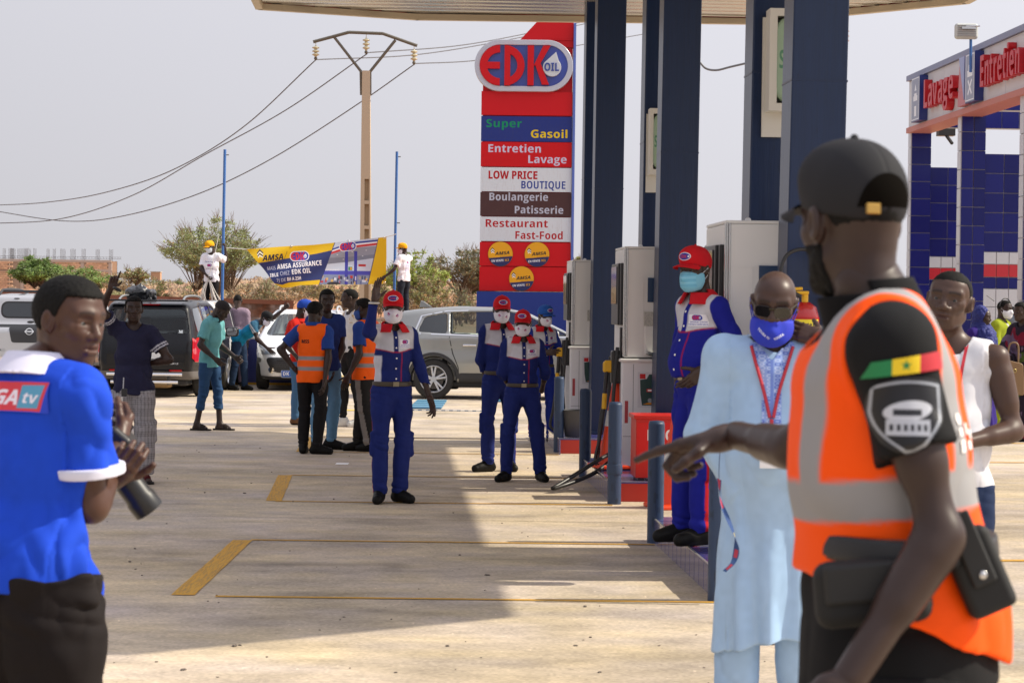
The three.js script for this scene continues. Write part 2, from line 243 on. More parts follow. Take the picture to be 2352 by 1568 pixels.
// painted bays beside the islands, worn yellow
{
  const wear = canvas(512, 64, (g, w, h) => { g.fillStyle = '#cf9a2c'; g.fillRect(0, 0, w, h); const r = mulberry(5); for (let i = 0; i < 900; i++) { g.fillStyle = r() > 0.5 ? 'rgba(150,120,80,0.5)' : 'rgba(205,160,60,0.4)'; g.fillRect(r() * w, r() * h, 3 + r() * 30, 1 + r() * 2); } });
  const mat = M(0xffffff, 0.8, 0, { map: wear });
  const strip = (a, b, w) => { const d = V(b.x - a.x, 0, b.z - a.z), L = d.length(), g = new THREE.PlaneGeometry(L, w, 12, 1).rotateX(-Math.PI / 2); const p = g.attributes.position; for (let i = 0; i < p.count; i++) p.setZ(i, p.getZ(i) + (vn(p.getX(i) * 3 + a.x * 9, i) - 0.5) * 0.006); g.rotateY(Math.atan2(-d.z, d.x)); return g.translate((a.x + b.x) / 2, 0.004, (a.z + b.z) / 2); };
  for (const [d0, d1, s0, s1] of [[12.05, 14.95, -1.185, -1.055], [17.9, 20.65, -1.015, -1.06], [23.9, 26.6, -1.05, -1.06]]) {
    const q = thing('bay_marking', '', 'marking'); delete q.userData.label; delete q.userData.category; q.userData.kind = 'structure';
    part('end_line', strip(lane(s0, d0 + 0.03), lane(s1, d1 - 0.03), 0.132), mat, q);
    for (const d of [d0, d1]) part('side_line', strip(lane(-1.0, d), lane(1.78, d), 0.055), mat, q);
  }
  const y = struct('yellow_strip', strip(V(-2.9, 0, -33.4), V(-2.32, 0, -33.4), 0.22), M(rgb(0.75, 0.5, 0.03), 0.7)); y.position.y = 0.002;
  struct('joint_line', [strip(V(0.15, 0, -12.0), V(1.05, 0, -11.95), 0.018), strip(V(-4, 0, -16.6), V(1.2, 0, -16.45), 0.012), strip(V(-8, 0, -30.6), V(6, 0, -30.2), 0.03)], M(rgb(0.2, 0.16, 0.11), 0.95));
  for (const [x, d] of [[2.9, 14.2], [5, 23.5], [6.2, 27]]) struct('lane_line', strip(V(x, 0, -d), V(x + 2.4, 0, -d - 0.3), 0.1), mat);
}

// ------------------------------------------------------------------ canopy and its columns
const soffitMat = MP(rgb(0.52, 0.50, 0.47), 0.2, 0.75, { roughnessMap: null });
const cream = M(rgb(0.62, 0.52, 0.38), 0.55), steelBlue = MP(rgb(0.005, 0.024, 0.092), 0.33, 0, { bumpMap: dataTex(256, 256, (u, v) => 255 * (0.5 * vn(u * 20, v * 20, 20, 20) + 0.5 * vn(u * 90, v * 60, 90, 60)), false), bumpScale: 0.0006, map: canvas(256, 1024, (g, w, h) => { g.fillStyle = '#e4e4e4'; g.fillRect(0, 0, w, h); const r = mulberry(33); for (let i = 0; i < 420; i++) { g.fillStyle = ['rgba(255,255,255,0.06)', 'rgba(170,170,175,0.10)', 'rgba(190,180,165,0.08)'][r() * 3 | 0]; g.fillRect(r() * w, r() * h, 2 + r() * 14, 20 + r() * 160); } for (let i = 0; i < 60; i++) { g.fillStyle = 'rgba(150,130,110,0.25)'; g.fillRect(r() * w, h - Math.pow(r(), 2) * h, 2 + r() * 5, 2 + r() * 8); } }) });
{
  const O = [[-1.75, 11.5], [0, 10.15], [4.9, 10.25], [6.7, 11.5], [6.65, 25.6], [4.5, 27.8], [0.2, 28], [-1.75, 27.3]];
  const c = thing('forecourt_canopy', 'wide flat canopy with ribbed metal underside carried by blue columns', 'canopy', lane(2.48, 19), LANE);
  const loc = O.map(([s, d]) => V(s - 2.48, 0, -(d - 19)));
  const ring = (y0, y1, off, th, mat, nm) => loc.forEach((a, i) => { const b = loc[(i + 1) % loc.length], d = b.clone().sub(a), L = d.length(); const g = new THREE.BoxGeometry(L + th * 0.4, y1 - y0, th).translate(0, (y0 + y1) / 2, -off); g.rotateY(Math.atan2(-d.z, d.x)).translate((a.x + b.x) / 2, 0, (a.z + b.z) / 2); part(nm, g, mat, c); });
  ring(5.35, 6.2, -0.04, 0.06, M(rgb(0.55, 0.06, 0.04), 0.4), 'fascia');
  ring(5.27, 5.345, -0.02, 0.09, cream, 'gutter_lip');
  // underside: ribbed sheets across the canopy
  const xAt = z => { const xs = []; loc.forEach((a, i) => { const b = loc[(i + 1) % 8]; if ((a.z - z) * (b.z - z) < 0) xs.push(a.x + (b.x - a.x) * (z - a.z) / (b.z - a.z)); }); return [Math.min(...xs), Math.max(...xs)]; };
  const rnd = mulberry(3);
  for (let z = -8.98; z < 8.65; z += 0.3) { const [x0, x1] = xAt(z + 0.15), seg = 40, g = new THREE.PlaneGeometry(x1 - x0 - 0.04, 0.3, seg, 6).rotateX(Math.PI / 2).translate((x0 + x1) / 2, 5.36, z + 0.15), p = g.attributes.position;
    const ph = rnd() * 9; for (let i = 0; i < p.count; i++) { const u = (p.getZ(i) - z) / 0.3; p.setY(i, 5.36 - 0.012 * Math.max(0, Math.cos((u - 0.5) * 6.28)) - (u < 0.05 ? 0.015 : 0) + 0.006 * (fbm(p.getX(i) * 0.9 + ph, z * 2) - 0.5)); } g.computeVertexNormals(); part('soffit_panel', g, soffitMat, c); }
  const so = new THREE.Shape(loc.map(p => new THREE.Vector2(p.x, -p.z))); part('roof', new THREE.ExtrudeGeometry(so, { depth: 0.1, bevelEnabled: false }).rotateX(-Math.PI / 2).translate(0, 6.0, 0), M(rgb(0.5, 0.5, 0.5), 0.6), c);
}
const colLabels = ['nearest blue steel column with the fire extinguisher on it', 'blue steel column behind the dispenser, right beside the nearest column', 'middle blue steel column behind the attendant in the light blue mask', 'blue steel column partly hidden behind the middle column', 'blue steel column nearest the red price sign, in front of its twin', 'farthest blue steel column with its top under the canopy edge, left of its twin'];
[[13.0, 0.013, 2.462], [14.45, 0.008, 2.47], [19.15, 0.008, 2.435], [20.6, 0.006, 2.45], [25.1, 0.005, 2.395], [26.6, 0.004, 2.40]].forEach(([d, tilt, s], i) => {
  const c = thing('canopy_column', colLabels[i], 'column', lane(s, d + 0.18, 0.17), LANE, 'columns under the canopy');
  const w = 0.335, h = 5.2; part('shaft', bx(w, h, w, 0, h / 2, 0, 0.012), steelBlue, c); part('base_plate', bx(w + 0.1, 0.025, w + 0.1, 0, 0.0125, 0), steelBlue, c);
  part('weld_seam', [bx(w + 0.004, 0.012, w + 0.004, 0, 2.83 + 0.2 * (i % 2), 0)], steelBlue, c);
  c.rotation.z = -tilt;
});
// light boxes on the rear column of each pair
[[14.45, 2.93, 3.6], [20.6, 2.88, 3.5]].forEach(([d, y0, y1], i) => {
  const b = thing('light_box_sign', ['white framed green light box high between the two nearest columns', 'small white framed light box showing beside the middle column'][i], 'sign', lane([2.61, 2.475][i], d - 0.09, y0), LANE, 'light boxes on the columns'); b.scale.x = [1, 0.7][i];
  const h = y1 - y0; part('frame', [bx(0.40, 0.05, 0.16, 0, 0.025, 0), bx(0.40, 0.05, 0.16, 0, h - 0.025, 0), bx(0.05, h - 0.1, 0.16, -0.175, h / 2, 0), bx(0.05, h - 0.1, 0.16, 0.175, h / 2, 0), bx(0.4, h + 0.12, 0.02, -0.02, h / 2 - 0.1, -0.09)], M(rgb(0.72, 0.70, 0.64), 0.4), b);
  const face = canvas(256, 256, (g, w) => { g.fillStyle = '#c3cdb4'; g.fillRect(0, 0, w, w); g.fillStyle = '#9db79c'; g.fillRect(14, 14, w - 28, w - 28); g.fillStyle = '#5c8f70'; g.font = 'bold 62px sans-serif'; g.fillText('Super', 22, 150); });
  const s = new THREE.Shape(rrect(-0.16, 0.05, 0.16, h - 0.05, 0.1).map(p => new THREE.Vector2(...p))); const g = new THREE.ExtrudeGeometry(s, { depth: 0.03, bevelSize: 0.03, bevelThickness: 0.03, bevelSegments: 3, bevelOffset: -0.03, curveSegments: 6 }).translate(0, 0, 0.03); const p = g.attributes.position, u = []; for (let k = 0; k < p.count; k++) u.push(p.getX(k) / 0.34 + 0.5, p.getY(k) / h); g.setAttribute('uv', new THREE.Float32BufferAttribute(u, 2));
  part('screen', g, M(0xffffff, 0.25, 0, { map: face }), b);
});

// ------------------------------------------------------------------ pump islands, bollards
const tileBlue = MP(rgb(0.06, 0.06, 0.22), 0.22, 0, { clearcoat: 0.4, clearcoatRoughness: 0.2 }), tileViolet = MP(rgb(0.16, 0.14, 0.30), 0.16, 0, { clearcoat: 0.8, clearcoatRoughness: 0.08 }), redPaint = M(rgb(0.50, 0.035, 0.022), 0.45);
[[12.45, 15.3, 'near tiled pump island with the attendant in a light blue mask standing on it'], [18.3, 21.2, 'tiled pump island with a red end face and the red sand box'], [24.2, 27.1, 'farthest tiled pump island with a red end face, behind the far bollards']].forEach(([d0, d1, lab]) => {
  const L = d1 - d0, o = thing('pump_island', lab, 'island', lane(2.48, (d0 + d1) / 2), LANE, 'tiled pump islands'), w = 1.38, h = 0.165;
  part('core', bx(w - 0.03, h - 0.012, L - 0.03, 0, (h - 0.012) / 2, 0), M(rgb(0.3, 0.28, 0.27), 0.9), o);
  const gt = bx(0.292, 0.012, 0.292, 0, 0, 0), gs = bx(0.012, h - 0.004, 0.19, 0, 0, 0), r = mulberry(d0 * 10 | 0), mats = [0, 1, 2].map(i => { const m = tileBlue.clone(); m.color.multiplyScalar(0.9 + i * 0.12); return m; });
  for (let x = -2; x <= 1; x++) for (let z = 0; z < L / 0.3 - 0.5; z++) { const t = part('tile', gt, mats[r() * 3 | 0], o); t.position.set(x * 0.345 + 0.17, h - 0.006, -L / 2 + 0.16 + z * (L / Math.floor(L / 0.3 + 0.49))); t.scale.x = 1.16; }
  for (const s of [-1, 1]) for (let z = 0; z < L / 0.2 - 0.5; z++) { const t = part('tile', gs, tileViolet, o); t.position.set(s * (w / 2 - 0.006), h / 2 - 0.002, -L / 2 + 0.1 + z * 0.2 * (L / 0.2 / Math.floor(L / 0.2 + 0.49))); }
  for (const e of [-1, 1]) part('end_face', bx(w, h - 0.004, 0.02, 0, h / 2 - 0.002, e * L / 2), redPaint, o);
  part('edge_trim', [bx(0.012, 0.006, L, -w / 2 + 0.005, h + 0.002, 0), bx(w, 0.006, 0.012, 0, h + 0.002, L / 2 - 0.004)], M(rgb(0.5, 0.5, 0.48), 0.3, 0.6), o);
});
const bollardMat = M(rgb(0.03, 0.06, 0.125), 0.5, 0, { map: canvas(64, 256, (g, w, h) => { g.fillStyle = '#e8ecf4'; g.fillRect(0, 0, w, h); const r = mulberry(9); for (let i = 0; i < 160; i++) { g.fillStyle = ['rgba(150,150,160,0.35)', 'rgba(255,255,255,0.5)', 'rgba(120,110,100,0.3)'][r() * 3 | 0]; const y = h - Math.pow(r(), 2) * h; g.fillRect(r() * w, y, 1 + r() * 4, 1 + r() * 7); } }) });
[[1.80, 12.13, 'nearest blue bollard, beside the pale blue robe'], [1.80, 15.1, 'blue bollard at the far corner of the near island, covering the red sand box'], [1.805, 18.03, 'blue bollard with a collar near its foot, before the second island'], [1.806, 20.9, 'blue bollard at the far corner of the second island'], [1.81, 24.4, 'farthest blue bollard, beside the attendant in a blue cap']].forEach(([s, d, lab], i) => {
  const b = thing('bollard', lab, 'bollard', lane(s, d), 0, 'blue bollards at the island corners');
  part('post', lathe([[0.057, 0], [0.057, 0.82], [0.05, 0.845], [0, 0.85]], 22), bollardMat, b);
  if (i === 2) part('collar', lathe([[0.057, 0.25], [0.066, 0.252], [0.066, 0.33], [0.057, 0.332]], 22), bollardMat, b);
});

// ------------------------------------------------------------------ dispensers
const shell = M(rgb(0.80, 0.80, 0.79), 0.42), shellW = M(rgb(0.80, 0.81, 0.84), 0.4), blackPl = M(rgb(0.02, 0.02, 0.022), 0.4), steel = M(rgb(0.6, 0.6, 0.6), 0.25, 0.9), yellowPl = M(rgb(0.75, 0.42, 0.01), 0.35);
const canPoster = canvas(256, 320, (g, w, h) => { g.clearRect(0, 0, w, h); g.fillStyle = '#d8d8de'; g.fillRect(0, 0, w, h); g.fillStyle = '#2c4a48'; g.beginPath(); g.moveTo(20, 70); g.lineTo(80, 60); g.lineTo(100, 20); g.lineTo(190, 18); g.lineTo(236, 80); g.lineTo(240, 300); g.lineTo(40, 300); g.lineTo(25, 200); g.closePath(); g.fill(); g.fillStyle = '#d8d8de'; g.beginPath(); g.ellipse(200, 95, 22, 32, 0.5, 0, 7); g.fill(); g.fillStyle = '#d02226'; g.fillRect(18, 16, 50, 44); g.fillStyle = '#d98a1e'; g.beginPath(); g.moveTo(45, 290); g.lineTo(235, 230); g.lineTo(238, 296); g.closePath(); g.fill(); g.fillStyle = '#9aa0a6'; g.beginPath(); g.arc(110, 255, 20, 0, 7); g.fill(); g.fillStyle = '#c33'; g.fillRect(80, 150, 70, 28); g.fillStyle = '#fff'; g.fillRect(90, 157, 50, 14); });
const finePrint = canvas(128, 96, (g, w, h) => { g.fillStyle = '#c9c7c0'; g.fillRect(0, 0, w, h); const r = mulberry(2); for (let y = 6; y < h - 4; y += 5) for (let x = 4; x < w - 8; x += 4 + r() * 8) { g.fillStyle = '#777'; g.fillRect(x, y, 2 + r() * 6, 2); } });
function hose(pts, r = 0.017) { return tube(pts, r, 8, pts.length * 8); }
function dispenser(d, lab, noz = true) {
  const o = thing('fuel_dispenser', lab, 'fuel pump', lane(2.48, d, 0.171), LANE, 'white fuel dispensers on the islands');
  part('cabinet', [bx(0.90, 0.98, 0.86, 0, 1.5, 0, 0.015)], shell, o);
  part('head', [bx(0.90, 0.02, 0.86, 0, 2.0, 0, 0.006)], shell, o);
  for (const x of [-0.3, 0, 0.3]) part('bolt', new THREE.SphereGeometry(0.02, 10, 6).translate(x, 2.012, 0.36), shellW, o);
  part('pedestal', [bx(0.94, 0.96, 0.9, 0, 0.5, 0, 0.02)], shellW, o);
  part('plinth', bx(0.86, 0.05, 0.84, 0, 0.025, 0), blackPl, o);
  part('ledge', [bx(0.98, 0.03, 0.98, 0, 0.985, 0, 0.012)], shell, o);
  part('corner_profile', [-0.452, -0.44, -0.425].map((x, i) => rod(V(x, 1.02, 0.434 - i * 0.001), V(x, 1.99, 0.434), 0.008)), steel, o);
  // end face towards the street
  part('panel', [bx(0.86, 0.004, 0.006, 0, 1.72, 0.431), bx(0.004, 0.7, 0.006, -0.28, 1.37, 0.431)], shell, o);
  part('screen', [bx(0.16, 0.22, 0.014, -0.16, 1.62, 0.4375)], M(rgb(0.04, 0.07, 0.14), 0.15), o);
  part('notice', new THREE.PlaneGeometry(0.2, 0.13).translate(-0.17, 1.36, 0.4405), M(0xffffff, 0.6, 0, { map: finePrint }), o);
  for (let k = 0; k < 16; k++) part('louvre', bx(0.17, 0.016, 0.02, -0.17, 1.05 + k * 0.0155, 0.436, 0), shell, o);
  part('oil_poster', new THREE.PlaneGeometry(0.26, 0.32).translate(-0.19, 0.72, 0.4515), M(0xffffff, 0.35, 0, { map: canPoster }), o);
  part('panel_line', [bx(0.004, 0.9, 0.002, -0.36, 0.5, 0.4505), bx(0.9, 0.004, 0.002, 0, 0.3, 0.4505)], M(rgb(0.2, 0.2, 0.22), 0.6), o);
  part('red_disc', [bx(0.05, 0.14, 0.003, 0.14, 0.4, 0.4515, 0.001), bx(0.03, 0.2, 0.003, -0.42, 0.52, 0.4515, 0.001)], M(rgb(0.45, 0.05, 0.06), 0.4), o);
  // lane face: bezel, meters, nozzle boot and hoses
  part('bezel', [bx(0.05, 0.56, 0.6, -0.47, 1.58, 0.0, 0.01), bx(0.03, 0.56, 0.06, -0.465, 1.58, 0.36, 0.008)], blackPl, o);
  part('meter_glass', [bx(0.01, 0.34, 0.46, -0.5, 1.66, 0, 0.003)], M(rgb(0.1, 0.1, 0.1), 0.08), o);
  part('nozzle_boot', bx(0.1, 0.3, 0.14, -0.5, 0.92, 0.3, 0.02), blackPl, o);
  part('price_strip', [bx(0.02, 0.24, 0.07, -0.468, 1.16, 0.36, 0.006)], blackPl, o);
  for (const z of noz ? [0.32] : []) {
    const n = part('nozzle', [bx(0.09, 0.1, 0.05, -0.58, 0.92, z, 0.02), bx(0.13, 0.05, 0.045, -0.55, 0.955, z, 0.02), rod(V(-0.52, 0.96, z), V(-0.47, 1.05, z), 0.012)], yellowPl, o);
    part('grip', [rod(V(-0.59, 0.88, z), V(-0.605, 0.68, z), 0.022, 0.018)], blackPl, n);
    part('hose_sleeve', [rod(V(-0.605, 0.68, z), V(-0.61, 0.54, z), 0.024)], z > 0 ? yellowPl : M(rgb(0.5, 0.5, 0.48), 0.5), n);
  }
  if (noz) part('hose', hose([V(-0.61, 0.56, 0.32), V(-0.65, 0.25, 0.32), V(-0.68, 0.05, 0.36), V(-0.58, 0.0, 0.42), V(-0.53, 0.12, 0.44), V(-0.54, 0.5, 0.4), V(-0.5, 1.1, 0.38)]), blackPl, o);
  part('hose', hose([V(-0.5, 1.0, -0.24), V(-0.6, 0.3, -0.2), V(-0.6, 0.04, -0.1), V(-0.54, 0.1, -0.12), V(-0.52, 0.95, -0.16)]), blackPl, o);
  return o;
}
dispenser(14.0, 'nearest tall white dispenser behind the man in the pale blue robe', false);
const disp2 = dispenser(20.05, 'white dispenser with papers on its ledge, behind the red sand box');
part('hose', hose([V(-0.5, 0.1, 0.3), V(-0.72, -0.02, 0.62), V(-1.0, -0.1, 0.95), V(-1.12, -0.13, 1.02), V(-1.0, -0.07, 0.9), V(-0.66, 0.1, 0.55), V(-0.5, 0.16, 0.3)], 0.02), blackPl, disp2);
dispenser(25.95, 'farthest white dispenser beside the red price sign');
{ const p = thing('paper_sheets', 'white sheets of paper lying on the ledge of the middle dispenser', 'paper', lane(2.36, 19.64, 1.18), LANE - 0.3);
  for (let k = 0; k < 3; k++) { const g = new THREE.PlaneGeometry(0.21, 0.3, 6, 8).rotateX(-Math.PI / 2), q = g.attributes.position; for (let i = 0; i < q.count; i++) q.setY(i, 0.006 * k + 0.004 + Math.max(0, -q.getX(i)) * 0.5 * (0.6 + k * 0.15)); g.rotateY(k * 0.12).computeVertexNormals(); part('sheet', g, M(0xf0f0ee, 0.8, 0, { map: finePrint, side: THREE.DoubleSide }), p); }
  const b = thing('spray_bottle', 'clear plastic bottle with yellow cap on the farthest dispenser ledge', 'bottle', lane(2.3, 25.5, 1.17));
  part('body', lathe([[0, 0], [0.035, 0], [0.035, 0.16], [0.014, 0.2], [0.014, 0.21]], 14), MP(rgb(0.85, 0.87, 0.88), 0.15, 0, { transmission: 0.6, thickness: 0 }), b); part('cap', lathe([[0.016, 0.21], [0.016, 0.25], [0, 0.25]], 12), yellowPl, b); }
// sand box, cones, bucket, extinguisher, speed hump boards
{ const t = canvas(512, 256, (g, w, h) => { g.fillStyle = '#d8150f'; g.fillRect(0, 0, w, h); g.fillStyle = '#f0eeee'; g.font = 'bold 104px sans-serif'; g.fillText('BAC A', 66, 122); });
  const o = thing('sand_box', 'red metal sand box with white stencilled letters on the second island', 'box', lane(2.33, 18.62, 0.17), LANE);
  part('body', bx(0.62, 0.5, 0.4, 0, 0.27, 0, 0.006), M(rgb(0.6, 0.02, 0.012), 0.4), o); part('lid', bx(0.66, 0.035, 0.44, 0, 0.535, 0, 0.008), M(rgb(0.6, 0.02, 0.012), 0.35), o); part('lettering', new THREE.PlaneGeometry(0.6, 0.32).translate(0.0, 0.33, 0.202), M(0xffffff, 0.45, 0, { map: t }), o);
  part('foot', [bx(0.05, 0.03, 0.38, -0.26, 0.012, 0), bx(0.05, 0.03, 0.38, 0.26, 0.012, 0)], blackPl, o);
  const coneM = M(rgb(0.85, 0.06, 0.01), 0.4), white = M(rgb(0.75, 0.75, 0.75), 0.5);
  const cone = (p, lab, h = 0.74) => { const c = thing('traffic_cone', lab, 'traffic cone', p, 0.3, 'orange traffic cones'); part('base', bx(0.4, 0.035, 0.4, 0, 0.0175, 0, 0.012), coneM, c); const R = y => 0.155 - 0.125 * y / h; part('cone', lathe([[R(0) + 0.02, 0.035], [R(0.05), 0.06], [R(h), h], [0, h + 0.004]], 28), coneM, c); part('white_band', lathe([[R(0.38) + 0.003, 0.38], [R(0.52) + 0.003, 0.52]], 28), white, c); };
  cone(lane(2.27, 17.75), 'bright orange cone standing on the ground at the end of the second island'); cone(lane(1.98, 19.75, 0.175), 'orange and white cone behind the hoses of the middle dispenser', 0.8);
  const b = thing('bucket', 'dark grey plastic bucket beside the farthest dispenser', 'bucket', lane(2.0, 24.45, 0.17)); part('pail', lathe([[0, 0.005], [0.12, 0.005], [0.16, 0.3], [0.168, 0.305], [0.152, 0.3], [0.115, 0.02], [0, 0.02]], 24), M(rgb(0.06, 0.06, 0.065), 0.5), b); part('handle', new THREE.TorusGeometry(0.155, 0.004, 6, 20, Math.PI).rotateZ(Math.PI).translate(0, 0.29, 0), steel, b);
  const e = thing('fire_extinguisher', 'red fire extinguisher with yellow label hung on the nearest column', 'fire extinguisher', lane(2.40, 12.86, 1.215), LANE);
  const lb = canvas(512, 256, (g, w, h) => { g.fillStyle = '#b50f0f'; g.fillRect(0, 0, w, h); g.fillStyle = '#e9d531'; g.fillRect(160, 10, 180, 110); g.fillStyle = '#333'; g.font = 'bold 34px sans-serif'; g.fillText('IFPS cert', 172, 48); g.font = '14px sans-serif'; for (let i = 0; i < 4; i++) g.fillRect(176, 60 + i * 13, 150 - i * 18, 5); g.fillStyle = '#efefef'; g.beginPath(); g.moveTo(180, 170); g.lineTo(270, 130); g.lineTo(270, 230); g.lineTo(180, 230); g.fill(); g.fillStyle = '#b50f0f'; g.font = 'bold 42px sans-serif'; g.fillText('NIT', 192, 205); g.fillStyle = '#e6b9b9'; g.fillRect(285, 135, 60, 80); });
  part('tank', lathe([[0, 0], [0.075, 0.0], [0.085, 0.02], [0.085, 0.37], [0.07, 0.43], [0.03, 0.46], [0, 0.46]], 32), MP(rgb(0.5, 0.012, 0.012), 0.25, 0, { clearcoat: 0.6 }), e);
  part('label_band', new THREE.CylinderGeometry(0.0858, 0.0858, 0.3, 32, 1, true).rotateY(Math.PI - 1.57 + 1.57).translate(0, 0.22, 0), M(0xffffff, 0.3, 0, { map: lb }), e);
  part('valve', [cyl(0.02, 0.02, 0.05, 0, 0.48, 0), bx(0.1, 0.02, 0.03, -0.03, 0.515, 0.01, 0.006), bx(0.09, 0.018, 0.03, -0.03, 0.54, 0.01, 0.005).rotateZ(0.06)], yellowPl, e);
  part('hose', tube([V(-0.03, 0.49, 0.03), V(-0.1, 0.54, 0.03), V(-0.15, 0.64, 0.03), V(-0.11, 0.74, 0.02), V(0.0, 0.77, 0), V(0.09, 0.7, -0.02), V(0.12, 0.5, 0), V(0.11, 0.2, 0.02)], 0.011, 8), blackPl, e); part('bracket', bx(0.12, 0.03, 0.03, 0, 0.3, -0.1), steel, e);
  for (const [x, d, w, l, lab] of [[-1.35, 35.6, 0.5, 3.0, 'stack of blue and white striped boards lying by the rear wheel of the silver car'], [-0.12, 37.2, 0.55, 0.6, 'small blue board lying under the silver car']]) { const q = thing('striped_board', lab, 'board', [x, 0, -d], 0, 'blue striped boards on the ground'); for (let k = 0; k < 8; k++) part('plank', bx(w, 0.02, l / 8 - 0.02, 0, 0.012, -l / 2 + (k + 0.5) * l / 8), M(k % 2 ? rgb(0.03, 0.13, 0.24) : rgb(0.12, 0.3, 0.42), 0.5), q); }
  const q = thing('measuring_strip', 'long blue strip with white dashes lying on the concrete behind the trio', 'strip', [-0.95, 0, -33.6]); for (let k = 0; k < 22; k++) part('dash', bx(0.058, 0.012, 0.07, -0.7 + k * 0.06, 0.008, 0), M(k % 2 ? rgb(0.55, 0.58, 0.6) : rgb(0.03, 0.12, 0.25), 0.5), q);
  const l = thing('paper_litter', 'scrap of white paper lying on the shaded concrete', 'litter', [-1.72, 0.003, -22.2]); part('scrap', new THREE.PlaneGeometry(0.13, 0.22, 3, 3).rotateX(-Math.PI / 2), M(0xffffff, 0.7), l);
}

// ------------------------------------------------------------------ the round logo used on signs and clothes (drawn and built)
const E_ = (g, s = 1) => {                                   // red letters, in a 498 x 258 box, y down
  const seg = (cx, cy, a0, a1) => { const o = []; for (let i = 0; i <= 14; i++) { const a = a0 + (a1 - a0) * i / 14; o.push([cx + 103 * Math.cos(a), cy + 103 * Math.sin(a)]); } for (let i = 14; i >= 0; i--) { const a = a0 + (a1 - a0) * i / 14; o.push([cx + 66 * Math.cos(a), cy + 66 * Math.sin(a)]); } return o; };
  return [seg(127, 130, Math.PI / 2, Math.PI * 1.5), [[58, 113], [127, 113], [127, 147], [58, 147]], [[150, 30], [180, 30], [180, 232], [150, 232]], seg(150, 130, -Math.PI / 2, Math.PI / 2), [[268, 28], [300, 28], [300, 230], [268, 230]], [[300, 128], [347, 28], [384, 28], [326, 132]], [[305, 120], [330, 108], [378, 226], [342, 226]]];
};
const DROP = (() => { const o = [[412, 62]]; for (let i = 0; i <= 20; i++) { const a = -0.75 + i / 20 * 4.4; o.push([393 + 45 * Math.cos(a), 138 + 45 * Math.sin(a)]); } return o; })();
function drawLogo(g, x, y, w, ring = '#c9cdd8') {
  const s = w / 498, h = 258 * s; const pill = (q, c) => { g.fillStyle = c; g.beginPath(); const r = h / 2 - q; g.arc(x + h / 2, y + h / 2, r, Math.PI / 2, Math.PI * 1.5); g.arc(x + w - h / 2, y + h / 2, r, -Math.PI / 2, Math.PI / 2); g.closePath(); g.fill(); };
  pill(0, ring); pill(22 * s, '#2438a8'); const poly = (p, c) => { g.fillStyle = c; g.beginPath(); p.forEach((q, i) => g[i ? 'lineTo' : 'moveTo'](x + q[0] * s, y + q[1] * s)); g.closePath(); g.fill(); };
  E_().forEach(p => poly(p, '#d3202c')); poly(DROP, '#e6e8ee'); g.fillStyle = '#2438a8'; g.font = 'bold ' + 44 * s + 'px sans-serif'; g.fillText('OIL', x + 356 * s, y + 158 * s);
}

